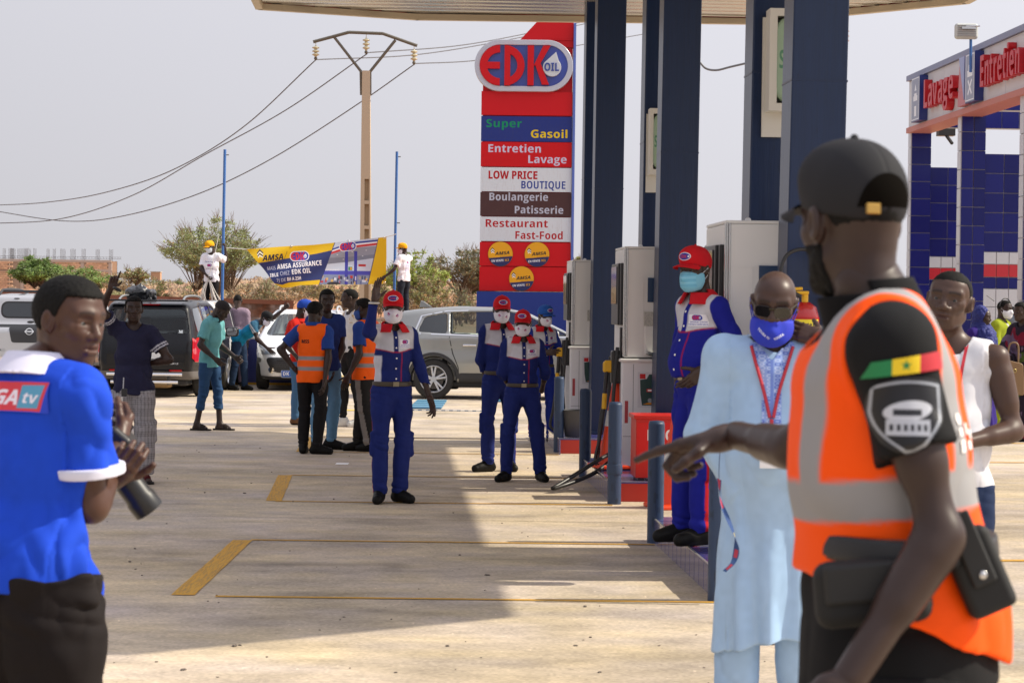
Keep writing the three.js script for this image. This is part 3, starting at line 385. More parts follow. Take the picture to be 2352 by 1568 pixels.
// ------------------------------------------------------------------ price pylon
{
  const D = 46, X = px => at(px, 700, D).x, Y = py => at(1200, py, D).y, o = thing('price_pylon', 'tall red price sign tower with an oval logo and stacked service panels', 'sign', [X(1206), 0, -D]);
  const cx = X(1206), W = 1.95, red = MP(rgb(0.58, 0.006, 0.012), 0.4, 0, { specularIntensity: 0.5 }), blue = MP(rgb(0.022, 0.045, 0.24), 0.4, 0, { specularIntensity: 0.5 });
  part('base', bx(2.05, Y(670), 0.5, 0, Y(670) / 2, -0.1), blue, o);
  part('spine', bx(0.05, Y(53) - Y(670), 0.5, W / 2 + 0.008, (Y(53) + Y(670)) / 2, -0.12), M(rgb(0.1, 0.16, 0.5), 0.3), o);
  part('core', bx(W - 0.06, Y(110) - Y(669), 0.3, 0, (Y(110) + Y(669)) / 2, -0.16), red, o);
  const fin = new THREE.Shape([[X(1172) - cx, Y(108)], [W / 2 - 0.02, Y(108)], [W / 2 - 0.02, Y(-10)], [X(1280) - cx, Y(-10)]].map(p => new THREE.Vector2(...p))); part('fin', new THREE.ExtrudeGeometry(fin, { depth: 0.3, bevelEnabled: false }).translate(0, 0, -0.3), red, o);
  part('fin_cap', bx(0.6, 0.025, 0.03, W / 2 - 0.33, Y(90), 0.015), red, o);
  const panels = [[210, 266, '#c80e18', []], [267, 326, '#26347c', [['Super', 0.05, 0.44, 0.4, '#118a5a'], ['Gasoil', 0.54, 0.84, 0.42, '#e8c414']]], [326, 384, '#c80e18', [['Entretien', 0.07, 0.42, 0.6, '#c8c4dc'], ['Lavage', 0.51, 0.84, 0.44, '#c8c4dc']]], [384.5, 441, '#d4d8de', [['LOW PRICE', 0.08, 0.47, 0.55, '#b0161d'], ['BOUTIQUE', 0.44, 0.87, 0.5, '#2c3f8e']]], [441.5, 497.5, '#4e3434', [['Boulangerie', 0.09, 0.34, 0.66, '#b9bccb'], ['Patisserie', 0.37, 0.88, 0.55, '#b9bccb']]], [498, 555, '#d4d8de', [['Restaurant', 0.05, 0.42, 0.7, '#b0161d'], ['Fast-Food', 0.38, 0.9, 0.54, '#b0161d']]], [556, 612, '#cf1216', []], [612.5, 669, '#cf1216', []]];
  for (const [y0, y1, bg, txt] of panels) {
    const h = Y(y0) - Y(y1) - 0.012, m = txt.length ? MP(0xffffff, 0.4, 0, { specularIntensity: 0.5, map: canvas(768, 224, (g, w, hh) => { g.fillStyle = bg; g.fillRect(0, 0, w, hh); for (const [s, x, y, tw, c] of txt) { g.fillStyle = c; const serif = s === 'LOW PRICE'; g.font = (serif ? '900 ' : 'bold ') + '74px sans-serif'; g.save(); g.translate(x * w, y * hh); g.scale(tw * w / g.measureText(s).width, serif ? 1.35 : 1.32); g.fillText(s, 0, 0); g.restore(); } const r = mulberry(y0 | 0); for (let i = 0; i < 200; i++) { g.fillStyle = 'rgba(120,90,70,0.05)'; g.fillRect(r() * w, r() * hh, 2 + r() * 6, 10 + r() * 60); } }) }) : red;
    const p = part('panel', bx(W - 0.03, h, 0.06, -0.012, (Y(y0) + Y(y1)) / 2, 0.03, 0), txt.length ? [M(new THREE.Color(bg), 0.4), M(new THREE.Color(bg), 0.4), M(new THREE.Color(bg), 0.4), M(new THREE.Color(bg), 0.4), m, M(new THREE.Color(bg), 0.4)] : m, o);
  }
  const badge = canvas(256, 256, (g) => { g.fillStyle = '#e7a50e'; g.beginPath(); g.arc(128, 128, 127, 0, 7); g.fill(); g.save(); g.clip(); g.fillStyle = '#22275c'; g.beginPath(); g.moveTo(0, 172); g.lineTo(256, 150); g.lineTo(256, 256); g.lineTo(0, 256); g.fill(); g.fillStyle = '#f2f2f2'; g.font = 'bold 32px sans-serif'; g.save(); g.translate(50, 212); g.rotate(-0.08); g.fillText('EN VENTE', -14, 0, 128); g.fillStyle = '#e7a50e'; g.fillText('ICI', 124, 0); g.restore(); g.restore(); g.fillStyle = '#1c1b20'; g.font = 'italic 900 54px sans-serif'; g.save(); g.translate(74, 142); g.rotate(-0.09); g.scale(1.0, 0.85); g.fillText('AMSA', 0, 0); g.fillStyle = '#8a5c12'; g.font = '24px sans-serif'; g.fillText('assurances', 48, 28); g.restore(); for (let k = 0; k < 4; k++) { g.strokeStyle = k % 2 ? '#fff' : '#1c1b20'; g.lineWidth = 7; g.beginPath(); g.moveTo(26 + k * 3, 92 + k * 9); g.lineTo(44, 66 + k * 12); g.lineTo(66, 88 + k * 10); g.stroke(); } });
  for (const [x, y] of [[1148, 584], [1232, 584], [1197, 640]]) { const bd = part('round_badge', cyl(0.262, 0.262, 0.02, 0, 0, 0, 40).rotateX(Math.PI / 2).translate(X(x) - cx, Y(y), 0.072), M(0xa0852a, 0.4), o); part('print', new THREE.CircleGeometry(0.26, 40).translate(X(x) - cx, Y(y), 0.085), M(0xffffff, 0.35, 0, { map: badge }), bd); }
  // oval logo
  const S = (X(1308) - X(1085)) / 498, ox = X(1085) - cx, oy = Y(94.5); const pill = (q) => { const s = new THREE.Shape(), r = (129 - q) * S, y = oy - 129 * S; s.absarc(ox + 129 * S, y, r, Math.PI / 2, Math.PI * 1.5, false); s.absarc(ox + (498 - 129) * S, y, r, -Math.PI / 2, Math.PI / 2, false); return s; };
  const rim = pill(0); rim.holes.push(pill(22)); const lg = part('logo_board', new THREE.ExtrudeGeometry(pill(20), { depth: 0.16, bevelEnabled: false, curveSegments: 20 }).translate(0, 0, -0.02), MP(rgb(0.03, 0.06, 0.36), 0.3, 0, { clearcoat: 0.4 }), o);
  part('logo_rim', new THREE.ExtrudeGeometry(rim, { depth: 0.2, bevelSize: 0.01, bevelThickness: 0.01, curveSegments: 24 }).translate(0, 0, -0.02), M(rgb(0.52, 0.53, 0.60), 0.35, 0.3), lg);
  E_().forEach((p, i) => { const s = new THREE.Shape(p.map(q => new THREE.Vector2(ox + q[0] * S, oy - q[1] * S))); part('letter_piece', new THREE.ExtrudeGeometry(s, { depth: 0.1 + 0.002 * i, bevelEnabled: false }).translate(0, 0, 0.13), red, lg); });
  part('drop', new THREE.ExtrudeGeometry(new THREE.Shape(DROP.map(q => new THREE.Vector2(ox + q[0] * S, oy - q[1] * S))), { depth: 0.13, bevelSize: 0.006, bevelThickness: 0.006 }).translate(0, 0, 0.13), M(rgb(0.6, 0.62, 0.66), 0.35), lg);
  part('drop_lettering', fit(text3('OIL', 0.2, 0.02), ox + 354 * S, oy - 158 * S, 74 * S, 42 * S, 0.267), M(rgb(0.03, 0.06, 0.3), 0.4), lg);
}

// ------------------------------------------------------------------ pylon for power lines, wires, blue poles, banner
const concreteMat = M(rgb(0.50, 0.40, 0.29), 0.85), ironMat = M(rgb(0.14, 0.125, 0.10), 0.6, 0.3);
{
  const D = 75, o = thing('utility_pole', 'tall pale concrete utility pole with a forked steel crossarm', 'utility pole', [at(840, 690, D).x, 0, -D]), cx = o.position.x, X = (px, py) => at(px, py, D).x - cx, Y = (py, px = 840) => at(px, py, D).y, P = (px, py) => V(X(px, py), Y(py, px), 0);
  const top = Y(163), a = X(841, 163);
  const w0 = 0.22, w1 = 0.19, sh = new THREE.Shape([[-w0, -0.5], [w0, -0.5], [a + w1 * 0.7, top], [a - w1 * 0.7, top]].map(p => new THREE.Vector2(...p)));
  for (let k = 0; k < 13; k++) { const y1 = Y(410) - 0.02 - k * 0.86; const h = new THREE.Path([[-0.035, y1 - 0.74], [0.12, y1 - 0.74], [0.12, y1], [-0.035, y1]].map(p => new THREE.Vector2(p[0] + a * (y1 / top), p[1]))); if (y1 > 0.9) sh.holes.push(h); }
  part('shaft', new THREE.ExtrudeGeometry(sh, { depth: 0.3, bevelEnabled: false }).translate(0, 0, -0.15), concreteMat, o);
  part('web', new THREE.PlaneGeometry(0.3, Y(405) - 1).translate(a * 0.4, (Y(405) + 1) / 2, 0.02), M(rgb(0.42, 0.31, 0.2), 0.9), o);
  part('crossarm', [rod(P(719, 96), P(764, 84), 0.06), rod(P(764, 84), P(801, 74), 0.06), rod(P(801, 74), P(879, 77), 0.06), rod(P(879, 77), P(958, 105), 0.06)], ironMat, o);
  part('brace', [rod(P(768, 86), P(829, 164), 0.055), rod(P(829, 164), P(830, 218), 0.06)], ironMat, o); part('brace', [rod(P(908, 92), P(850, 164), 0.055), rod(P(850, 164), P(850, 218), 0.05)], ironMat, o);
  const ins = M(rgb(0.55, 0.5, 0.34), 0.25); const ends = [[725, 96, 138], [841, 77, 124], [951, 105, 148]];
  for (const [px, y0, y1] of ends) { const t = Y(y0, px), b = Y(y1, px), L = t - b, x = X(px, y0), q = part('insulator', lathe([[0.02, b + 0.1], [0.04, b + 0.12], ...[0, 1, 2].flatMap(k => { const y = b + L * (0.28 + k * 0.19); return [[0.05, y - 0.03], [0.125, y], [0.12, y + 0.03], [0.05, y + 0.06]]; }), [0.05, t - L * 0.25], [0.012, t - L * 0.18], [0.012, t]], 14).translate(x, 0, 0), ins, o); part('clamp', new THREE.SphereGeometry(0.06, 8, 6).translate(x, b + 0.06, 0), ironMat, q); }
  const wire = (pts, lab) => { tag(part(numbered('power_line'), tube(pts, 0.021, 5, 60), M(rgb(0.09, 0.09, 0.1), 0.6), scene), lab, 'wire', 'power lines of the concrete pole'); };
  wire([at(725, 137, 75), at(560, 290, 80), at(400, 388, 86), at(240, 442, 93), at(100, 465, 100), at(-40, 472, 108)], 'wire falling left from the leftmost insulator of the concrete pole');
  wire([at(843, 123, 75), at(660, 250, 80), at(470, 355, 86), at(300, 450, 93), at(140, 502, 99), at(-40, 514, 106)], 'wire falling left from the middle insulator of the concrete pole');
  wire([at(952, 147, 75), at(830, 233, 78), at(620, 366, 84), at(460, 443, 89), at(300, 492, 94), at(160, 508, 100), at(-40, 480, 108)], 'wire falling left from the rightmost insulator of the concrete pole');
  wire([at(725, 137, 75), at(960, 125, 84), at(1200, 85, 95), at(1400, 42, 108)], 'wire running right from the leftmost insulator to behind the red sign');
  wire([at(843, 121, 75), at(1050, 105, 84), at(1220, 75, 94), at(1420, 32, 108)], 'wire running right from the middle insulator, uppermost of three');
  wire([at(952, 146, 75), at(1090, 139, 83), at(1310, 107, 96), at(1480, 78, 108)], 'wire running right from the rightmost insulator, lowest of three');
  const cab = thing('hanging_cable', 'thick grey cable sagging between two columns under the sky', 'cable', [0, 0, 0]); part('cable', tube([at(1590, 125, 45), at(1607, 142, 45), at(1622, 157, 45), at(1645, 161, 45), at(1680, 153, 45), at(1715, 145, 45), at(1740, 140, 45)], 0.024, 6), M(rgb(0.12, 0.12, 0.13), 0.5), cab);
  const ins2 = thing('line_insulator', 'brown line insulator at the canopy edge beside the nearest column', 'insulator', [0, 0, 0]); part('cable', tube([at(1930, 175, 45), at(1940, 130, 45), at(1942, 96, 45), at(1941, 60, 45), at(1938, 20, 45)], 0.02, 5), M(rgb(0.15, 0.1, 0.09), 0.5), ins2); for (let k = 0; k < 3; k++) { const c = at(1942, 70 + k * 11, 45); part('disc', cyl(0.09, 0.05, 0.04, c.x, c.y, c.z, 12), M(rgb(0.25, 0.1, 0.07), 0.3), ins2); }
}
const poleBlue = M(rgb(0.045, 0.15, 0.42), 0.45);
for (const [px, y0, d, lab] of [[515, 343, 48, 'thin blue pole held by the white shirted man with the rope'], [910.5, 348, 51, 'thin blue pole right of the yellow banner']]) { const t = at(px + 1, y0, d), b = thing('blue_pole', lab, 'pole', [at(px - 2, 700, d).x, 0, -d], 0, 'blue poles holding the banner'); part('tube', rod(V(-0.05, 0, 0), V(t.x - b.position.x, t.y, 0), 0.034, 0.032, 10), poleBlue, b); part('cleat', [bx(0.12, 0.02, 0.02, t.x - b.position.x + 0.03, t.y - 0.12, 0), bx(0.12, 0.02, 0.02, 0.02, t.y * 0.68, 0)], ironMat, b); }
{
  const D = 49.5, P = (px, py) => at(px, py, D), o = thing('advertising_banner', 'yellow and blue advertising banner with a folded left corner, strung between the poles', 'banner', P(728, 600)), c = o.position;
  const art = canvas(1280, 512, (g, w, h) => { const sx = w / 320, sy = h / 122; g.setTransform(sx, 0, 0, sy, -567 * sx, -541 * sy);
    g.fillStyle = '#e4bc00'; g.fillRect(560, 540, 340, 130); g.fillStyle = '#26346e'; g.beginPath(); g.moveTo(590, 607); g.lineTo(726, 583); g.lineTo(760, 575); g.lineTo(770, 640); g.lineTo(737, 648); g.lineTo(660, 655); g.lineTo(628, 650); g.fill();
    g.fillStyle = '#e4bc00'; g.beginPath(); g.moveTo(630, 660); g.lineTo(665, 648); g.lineTo(735, 641); g.lineTo(735, 670); g.lineTo(630, 670); g.fill();
    g.save(); g.beginPath(); g.moveTo(768, 556); g.lineTo(868, 545); g.lineTo(843, 653); g.lineTo(733, 653); g.closePath(); g.clip(); g.fillStyle = '#c6d2e2'; g.fillRect(730, 540, 150, 120); const pg = (c, ...p) => { g.fillStyle = c; g.beginPath(); p.forEach((q, i) => g[i ? 'lineTo' : 'moveTo'](...q)); g.closePath(); g.fill(); };
    pg('#9298a6', [748, 606], [754, 586], [800, 570], [868, 563], [862, 588], [800, 598]); pg('#7d8494', [748, 606], [752, 592], [790, 590], [864, 582], [862, 590], [800, 600]); for (const [x, y] of [[772, 584], [806, 577], [838, 573], [786, 594], [830, 586]]) { g.fillStyle = '#eef2f6'; g.fillRect(x, y, 3, 1.2); }
    pg('#2b3f98', [757, 573], [800, 557], [870, 549], [870, 553], [800, 561], [756, 577]); pg('#eef1f6', [756, 577], [800, 561], [870, 553], [870, 556], [800, 565], [755, 580]); pg('#c8343a', [755, 580], [800, 565], [870, 556], [869, 561], [800, 570], [753, 586]);
    g.fillStyle = '#4a4db4'; g.fillRect(735, 620, 125, 9); g.fillStyle = '#7e8aa8'; g.fillRect(735, 629, 125, 24); g.fillStyle = '#3d40a8'; for (const x of [791, 812]) g.fillRect(x, 576, 7, 77); g.fillStyle = '#dfe3ea'; g.font = 'bold 7px sans-serif'; g.fillText('Restaurant', 741, 620, 40); g.fillStyle = '#2f8a61'; g.fillRect(799, 611, 9, 8); g.fillStyle = '#d99a2a'; g.fillRect(803, 612, 4, 6); g.fillStyle = '#b9302f'; g.fillRect(822, 605, 17, 5); const rr = mulberry(6); for (let k = 0; k < 46; k++) { g.fillStyle = ['#b9302f', '#39405a', '#cfd6e2', '#8a97b5', '#5a6690', '#d3b06a'][rr() * 6 | 0]; g.fillRect(736 + rr() * 108, 630 + rr() * 14, 2 + rr() * 4, 3 + rr() * 7); } g.fillStyle = '#2c303c'; g.beginPath(); g.ellipse(766, 650, 15, 5, 0, 0, 7); g.fill(); g.restore(); g.save(); g.translate(777, 566); g.rotate(-0.13); drawLogo(g, 0, -8, 40, '#e9e9ef'); g.restore();
    g.strokeStyle = '#26346e'; g.lineWidth = 1.6; g.beginPath(); g.moveTo(868, 545); g.lineTo(843, 653); g.moveTo(768, 556); g.lineTo(733, 653); g.stroke(); g.fillStyle = '#e4bc00'; g.beginPath(); g.moveTo(869, 540); g.lineTo(900, 540); g.lineTo(900, 670); g.lineTo(844, 660); g.fill();
    g.save(); g.translate(666, 594); g.rotate(-0.06); drawLogo(g, 0, -15, 44, '#e9e9ef'); g.restore(); g.fillStyle = '#26243a'; g.font = 'italic 900 17px sans-serif'; g.save(); g.translate(605, 601); g.rotate(-0.1); g.fillText('AMSA', 0, 0); g.font = '7px sans-serif'; g.fillText('assurances', 12, 7); g.restore(); g.lineWidth = 0.7; g.strokeStyle = '#26243a'; g.beginPath(); g.moveTo(660, 579); g.lineTo(652, 600); g.stroke(); for (let k = 0; k < 4; k++) { g.strokeStyle = k % 2 ? '#f5f0e0' : '#26243a'; g.lineWidth = 2.4; g.beginPath(); g.moveTo(592 + k, 585 + k * 3); g.lineTo(598, 577 + k * 4); g.lineTo(606, 584 + k * 3); g.stroke(); }
    const T = (s, x, y, f, c, wd) => { g.fillStyle = c; g.font = f; g.save(); g.translate(x, y); g.rotate(-0.11); g.scale(wd / g.measureText(s).width, 1); g.fillText(s, 0, 0); g.restore(); }; T('MAIS', 615, 622, '11px sans-serif', '#cfd4e6', 20); T('AMSA ASSURANCE', 638, 619, 'bold 15px sans-serif', '#fff', 102); T('IBLE', 622, 637, 'bold 11px sans-serif', '#fff', 20); T('CHEZ', 645, 633, '12px sans-serif', '#cfd4e6', 22); T('EDK OIL', 671, 630, 'bold 15px sans-serif', '#fff', 44); T('7J DE', 637, 648, '10px sans-serif', '#cfd4e6', 22); T('8H A 23H', 661, 645, 'bold 11px sans-serif', '#fff', 32); });
  const out = [[569, 573], [640, 567], [720, 562], [800, 553], [886, 543], [886, 590], [884, 651], [820, 653], [740, 653], [690, 655], [668, 660], [650, 661], [633, 652], [605, 615]].map(p => P(...p).sub(c)).map(p => [p.x, p.y]);
  const lo = P(567, 663).sub(c), hi = P(887, 541).sub(c), sd = polySD(out), nx = 96, ny = 40, pos = [], uv = [], idx = [], keep = [];
  for (let j = 0; j <= ny; j++) for (let i = 0; i <= nx; i++) { let x = lo.x + (hi.x - lo.x) * i / nx, y = lo.y + (hi.y - lo.y) * j / ny; const ins = sd(x, y) <= 0; keep.push(ins); if (!ins) [x, y] = nearest(out, x, y); const u = (x - lo.x) / (hi.x - lo.x), v = (y - lo.y) / (hi.y - lo.y); pos.push(x, y, 0.05 * Math.sin(u * 5 + v * 2) + 0.03 * Math.sin((u * 1.2 + (1 - v)) * 13) * (1 - u) * 1.3 - 0.5 * (u - 0.5)); uv.push(u, v); }
  for (let j = 0; j < ny; j++) for (let i = 0; i < nx; i++) { const a = j * (nx + 1) + i; if (keep[a] || keep[a + 1] || keep[a + nx + 1] || keep[a + nx + 2]) idx.push(a, a + 1, a + nx + 2, a, a + nx + 2, a + nx + 1); }
  const G = new THREE.BufferGeometry(); G.setAttribute('position', new THREE.Float32BufferAttribute(pos, 3)); G.setAttribute('uv', new THREE.Float32BufferAttribute(uv, 2)); G.setIndex(idx); G.computeVertexNormals();
  part('cloth', G, M(0xffffff, 0.55, 0, { map: art, side: THREE.DoubleSide }), o);
  part('cord', [tube([P(569, 573).sub(c), P(545, 571).sub(c), P(516, 569).sub(c)], 0.01, 4), tube([P(886, 543).sub(c), P(898, 541).sub(c), P(910, 537).sub(c)], 0.01, 4)], M(rgb(0.6, 0.6, 0.58), 0.8), o);
  for (const [x, y] of [[571, 574], [670, 566], [800, 554], [884, 546], [884, 649], [650, 659]]) { const q = P(x, y).sub(c); part('eyelet', new THREE.TorusGeometry(0.022, 0.007, 5, 10).translate(q.x, q.y, 0.12), steel, o); }
}

// ------------------------------------------------------------------ boundary wall, container
{
  const wallB = M(rgb(0.04, 0.05, 0.2), 0.5);
  const w = thing('boundary_wall', 'low blue boundary wall with a yellow foot line behind the parked cars', 'wall', [-1.2, 0, -43.6]); part('wall', bx(11.5, 0.95, 0.15, 0, 0.475, 0), wallB, w); part('coping', bx(11.5, 0.04, 0.2, 0, 0.97, 0), wallB, w); part('foot_line', bx(11.5, 0.045, 0.06, 0, 0.0225, 0.11), M(rgb(0.62, 0.33, 0.02), 0.6), w);
  const rust = dataTex(512, 256, (u, v) => { const n = fbm(u * 34, v * 5 + 3, 4), m = fbm(u * 7 + 9, v * 2.5, 3), s = Math.max(0, Math.min(1, (n * 0.55 + m * 0.65 - 0.52) * 6 + (v > 0.86 ? 0.55 : 0))); const k = 0.75 + 0.5 * fbm(u * 90, v * 40, 2); return [k * (140 - 38 * s), k * (131 - 70 * s), k * (126 - 88 * s)]; });
  const L = 12.2, H = 2.5, o = thing('shipping_container', 'long rusty corrugated shipping container behind the parked cars', 'container', [at(660, 690, 50).x, -0.80, -50], 0.20);
  const g = new THREE.PlaneGeometry(L, H - 0.2, 360, 1), p = g.attributes.position; for (let i = 0; i < p.count; i++) { const t = ((p.getX(i) + L / 2) / 0.28) % 1; p.setZ(i, t < 0.35 ? 0 : t < 0.5 ? -(t - 0.35) / 0.15 * 0.045 : t < 0.85 ? -0.045 : -(1 - t) / 0.15 * 0.045); } g.computeVertexNormals();
  const rm = M(0xffffff, 0.8, 0.1, { map: rust }); part('side_wall', g.toNonIndexed().translate(-L / 2, H / 2, 0), rm, o);
  const rr = M(rgb(0.16, 0.06, 0.035), 0.85); part('top_rail', bx(L, 0.1, 0.1, -L / 2, H - 0.05, -0.01), rr, o); part('corner_post', bx(0.16, H, 0.16, 0, H / 2, -0.02), rr, o); part('roof', bx(L, 0.04, 2.4, -L / 2, H - 0.06, -1.2), rm, o); part('end_wall', bx(0.05, H - 0.1, 2.4, -0.04, H / 2, -1.22), rm, o); part('back_wall', bx(L, H - 0.1, 0.04, -L / 2, H / 2, -2.4), rm, o);
  o.rotation.z = -0.02; o.rotation.order = 'YXZ';
}

// ------------------------------------------------------------------ car wash on the right
{
  const T = 0.3, blueT = [0, 1, 2].map(i => MP(rgb(0.005 + i * 0.0015, 0.007 + i * 0.002, 0.115 + i * 0.02), 0.22, 0, { specularIntensity: 0.6 })), whiteT = M(rgb(0.55, 0.56, 0.60), 0.3), redT = M(rgb(0.5, 0.015, 0.03), 0.3), grout = M(rgb(0.5, 0.49, 0.51), 0.9), r = mulberry(21);
  const frame = (s, d) => lane(s, d);
  const o = thing('car_wash', 'blue tiled car wash with a lettered sign board over its bays', 'building', lane(8.68, 37), LANE);
  const L = d => -(d - 37);                                  // local z of a depth
  const cache = {}; const tg = (w, h, t, ax) => cache[[w, h, t, ax]] ??= (ax === 'z' ? new THREE.BoxGeometry(w - 0.012, h - 0.012, t) : new THREE.BoxGeometry(t, h - 0.012, w - 0.012));
  const tiles = (parent, ax, x0, y0, z0, W, H, tw, th, pick) => { const nw = Math.max(1, Math.round(W / tw)), nh = Math.max(1, Math.round(H / th)); const w = +(W / nw).toFixed(4), h = +(H / nh).toFixed(4); for (let j = 0; j < nh; j++) for (let i = 0; i < nw; i++) { const m = pick((j + 0.5) / nh * H + y0, i); const t = part('tile', tg(w, h, 0.026, ax), m, parent); const k = (i + 0.5) * w; t.position.set(x0 + (ax === 'z' ? k : 0), y0 + (j + 0.5) * h, z0 + (ax === 'z' ? 0 : k)); } };
  const bl = () => blueT[r() * 3 | 0];
  const band = y => y < 1.05 ? whiteT : y > 1.62 && y < 1.85 ? whiteT : y > 1.4 && y < 1.62 ? redT : y > 1.2 && y < 1.4 ? bl() : y < 1.2 ? whiteT : bl();
  [[37, 0.34], [33.7, 0.38], [30.3, 0.4]].forEach(([d, w], i) => {
    const p = part('pillar', bx(w - 0.02, 4.75, 0.2, w / 2, 2.375, L(d) - 0.11), grout, o);
    tiles(p, 'z', 0, 0.05, L(d), w, 4.65, i ? 0.19 : 0.3, T, bl); tiles(p, 'x', 0.004, 0.05, L(d) - 0.215, 0.21, 4.65, 0.21, T, () => whiteT);
    if (i < 2) {
      const x0 = w + 0.01, W = 2.4, H = 4.08, q = part('partition', bx(W, H, 0.1, x0 + W / 2, H / 2, L(d) - 0.13), grout, o);
      tiles(q, 'z', x0, 2.56, L(d) - 0.07, W, H - 2.56, T, T, bl); tiles(q, 'z', x0, 2.37, L(d) - 0.07, W, 0.19, 0.2, 0.19, () => whiteT); tiles(q, 'z', x0, 2.17, L(d) - 0.07, W, 0.2, 0.2, 0.2, () => redT); tiles(q, 'z', x0, 1.99, L(d) - 0.07, W, 0.18, 0.2, 0.18, bl); tiles(q, 'z', x0, 0.02, L(d) - 0.07, W, 1.97, 0.2, 0.3, () => whiteT);
      const b = part('beam', bx(W, 0.42, 0.2, x0 + W / 2, 4.96, L(d) - 0.13), grout, o); tiles(b, 'z', x0, 4.75, L(d) - 0.02, W, 0.42, T, 0.3, bl);
    }
  });
  part('camera_bracket', [bx(0.28, 0.12, 0.2, 0.56, 4.66, L(36.9)), rod(V(0.56, 4.6, L(36.85)), V(0.62, 4.46, L(36.7)), 0.03)], blackPl, o);
  // sign board along the front
  const white = M(rgb(0.62, 0.63, 0.66), 0.45), Ld = 7.1;
  for (let k = 0; k < 6; k++) part('sign_panel', bx(0.05, 0.78, Ld / 6 - 0.01, -0.02, 5.13, L(37.05) + (k + 0.5) * Ld / 6), white, o);
  part('backing', bx(0.3, 0.8, Ld, 0.18, 5.13, L(37.05) + Ld / 2), white, o);
  part('top_trim', bx(0.42, 0.09, Ld + 0.05, 0.12, 5.57, L(37.05) + Ld / 2), M(rgb(0.2, 0.23, 0.36), 0.4), o); part('bottom_trim', bx(0.4, 0.09, Ld + 0.05, 0.12, 4.69, L(37.05) + Ld / 2), M(rgb(0.5, 0.17, 0.13), 0.45), o);
  part('end_block', bx(0.6, 0.74, 0.3, 0.2, 5.12, L(29.85)), MP(rgb(0.012, 0.04, 0.16), 0.25, 0, { clearcoat: 0.6 }), o); part('end_cap', bx(0.56, 0.96, 1.5, 0.24, 5.14, L(29.0)), white, o);
  const red = M(rgb(0.5, 0.01, 0.018), 0.35), led = M(rgb(0.6, 0.35, 0.35), 0.4);
  const word = (s, d0, len, y, h) => { let x = 0; const gs = [...s].map(c => { const g = text3(c, h, 0.12); g.computeBoundingBox(); return g; }); const adv = gs.map((g, i) => (g.boundingBox.max.x - Math.min(0, g.boundingBox.min.x)) + 0.035), tot = adv.reduce((a, b) => a + b, 0), k = len / tot; gs.forEach((g, i) => { g.scale(k, 1.1, 1).rotateY(-Math.PI / 2).translate(-0.05, y, L(d0) + x * k); x += adv[i]; const lt = part('channel_letter', g, red, o); const p = g.attributes.position; const pts = []; g.computeBoundingBox(); }); };
  word('Lavage', 35.55, 1.95, 4.93, 0.42); word('Entretien', 32.1, 2.1, 4.93, 0.42);
  const iconTex = (k) => canvas(160, 256, (g, w, h) => { g.fillStyle = '#8f97ad'; g.fillRect(0, 0, w, h); g.strokeStyle = '#dfe3ea'; g.lineWidth = 6; g.strokeRect(8, 8, w - 16, h - 16); g.fillStyle = '#e6e9ef'; if (k) { g.beginPath(); g.moveTo(80, 40); g.lineTo(100, 80); g.lineTo(60, 80); g.fill(); g.fillRect(40, 110, 80, 30); g.fillRect(55, 95, 50, 18); g.fillRect(60, 170, 40, 60); } else { g.fillRect(35, 90, 90, 34); g.fillRect(55, 60, 50, 34); g.save(); g.translate(80, 180); g.rotate(0.7); g.fillRect(-8, -50, 16, 100); g.rotate(-1.4); g.fillRect(-8, -50, 16, 100); g.restore(); } });
  for (const [d0, d1, k] of [[36.3, 35.72, 1], [32.85, 32.3, 0]]) { const w = d0 - d1; part('icon_box', bx(0.16, 0.74, w, -0.1, 5.13, L(d0) + w / 2), M(rgb(0.02, 0.04, 0.2), 0.3), o); part('icon', new THREE.PlaneGeometry(w - 0.03, 0.72).rotateY(-Math.PI / 2).translate(-0.184, 5.13, L(d0) + w / 2), M(0xffffff, 0.4, 0, { map: iconTex(k) }), o); }
  { const w = 0.45, s = new THREE.Shape([[0, -0.37], [w, -0.37], [w, 0.37], [0.1, 0.37]].map(p => new THREE.Vector2(...p))), t = new THREE.Shape([[0.12, 0.36], [w - 0.01, 0.36], [w - 0.01, -0.3]].map(p => new THREE.Vector2(...p))); part('arrow_panel', new THREE.ExtrudeGeometry(s, { depth: 0.1, bevelEnabled: false }).rotateY(-Math.PI / 2).translate(-0.05, 5.13, L(33.4)), M(rgb(0.5, 0.16, 0.18), 0.4), o); part('arrow_inset', new THREE.ExtrudeGeometry(t, { depth: 0.02, bevelEnabled: false }).rotateY(-Math.PI / 2).translate(-0.152, 5.13, L(33.4)), M(rgb(0.3, 0.36, 0.6), 0.4), o); }
  const f = thing('floodlight', 'grey floodlight on a thin blue post above the car wash sign', 'floodlight', at(2231, 118, 31.6)); const q = f.position; const lp = at(2231, 70, 31.6).sub(q);
  part('post', rod(V(0, -0.3, 0), V(lp.x, lp.y, 0), 0.022), poleBlue, f); part('housing', bx(0.34, 0.23, 0.1, lp.x - 0.08, lp.y - 0.02, 0.06, 0.045), M(rgb(0.5, 0.52, 0.5), 0.5), f); for (let k = 0; k < 6; k++) part('cooling_fin', bx(0.27, 0.006, 0.02, lp.x - 0.08, lp.y - 0.09 + k * 0.03, 0.115), M(rgb(0.3, 0.31, 0.31), 0.5), f); part('yoke', [bx(0.2, 0.03, 0.03, lp.x - 0.06, lp.y + 0.02, 0.14), rod(V(lp.x - 0.1, lp.y + 0.04, 0.14), V(lp.x + 0.1, lp.y + 0.05, 0.14), 0.012)], steel, f);
}

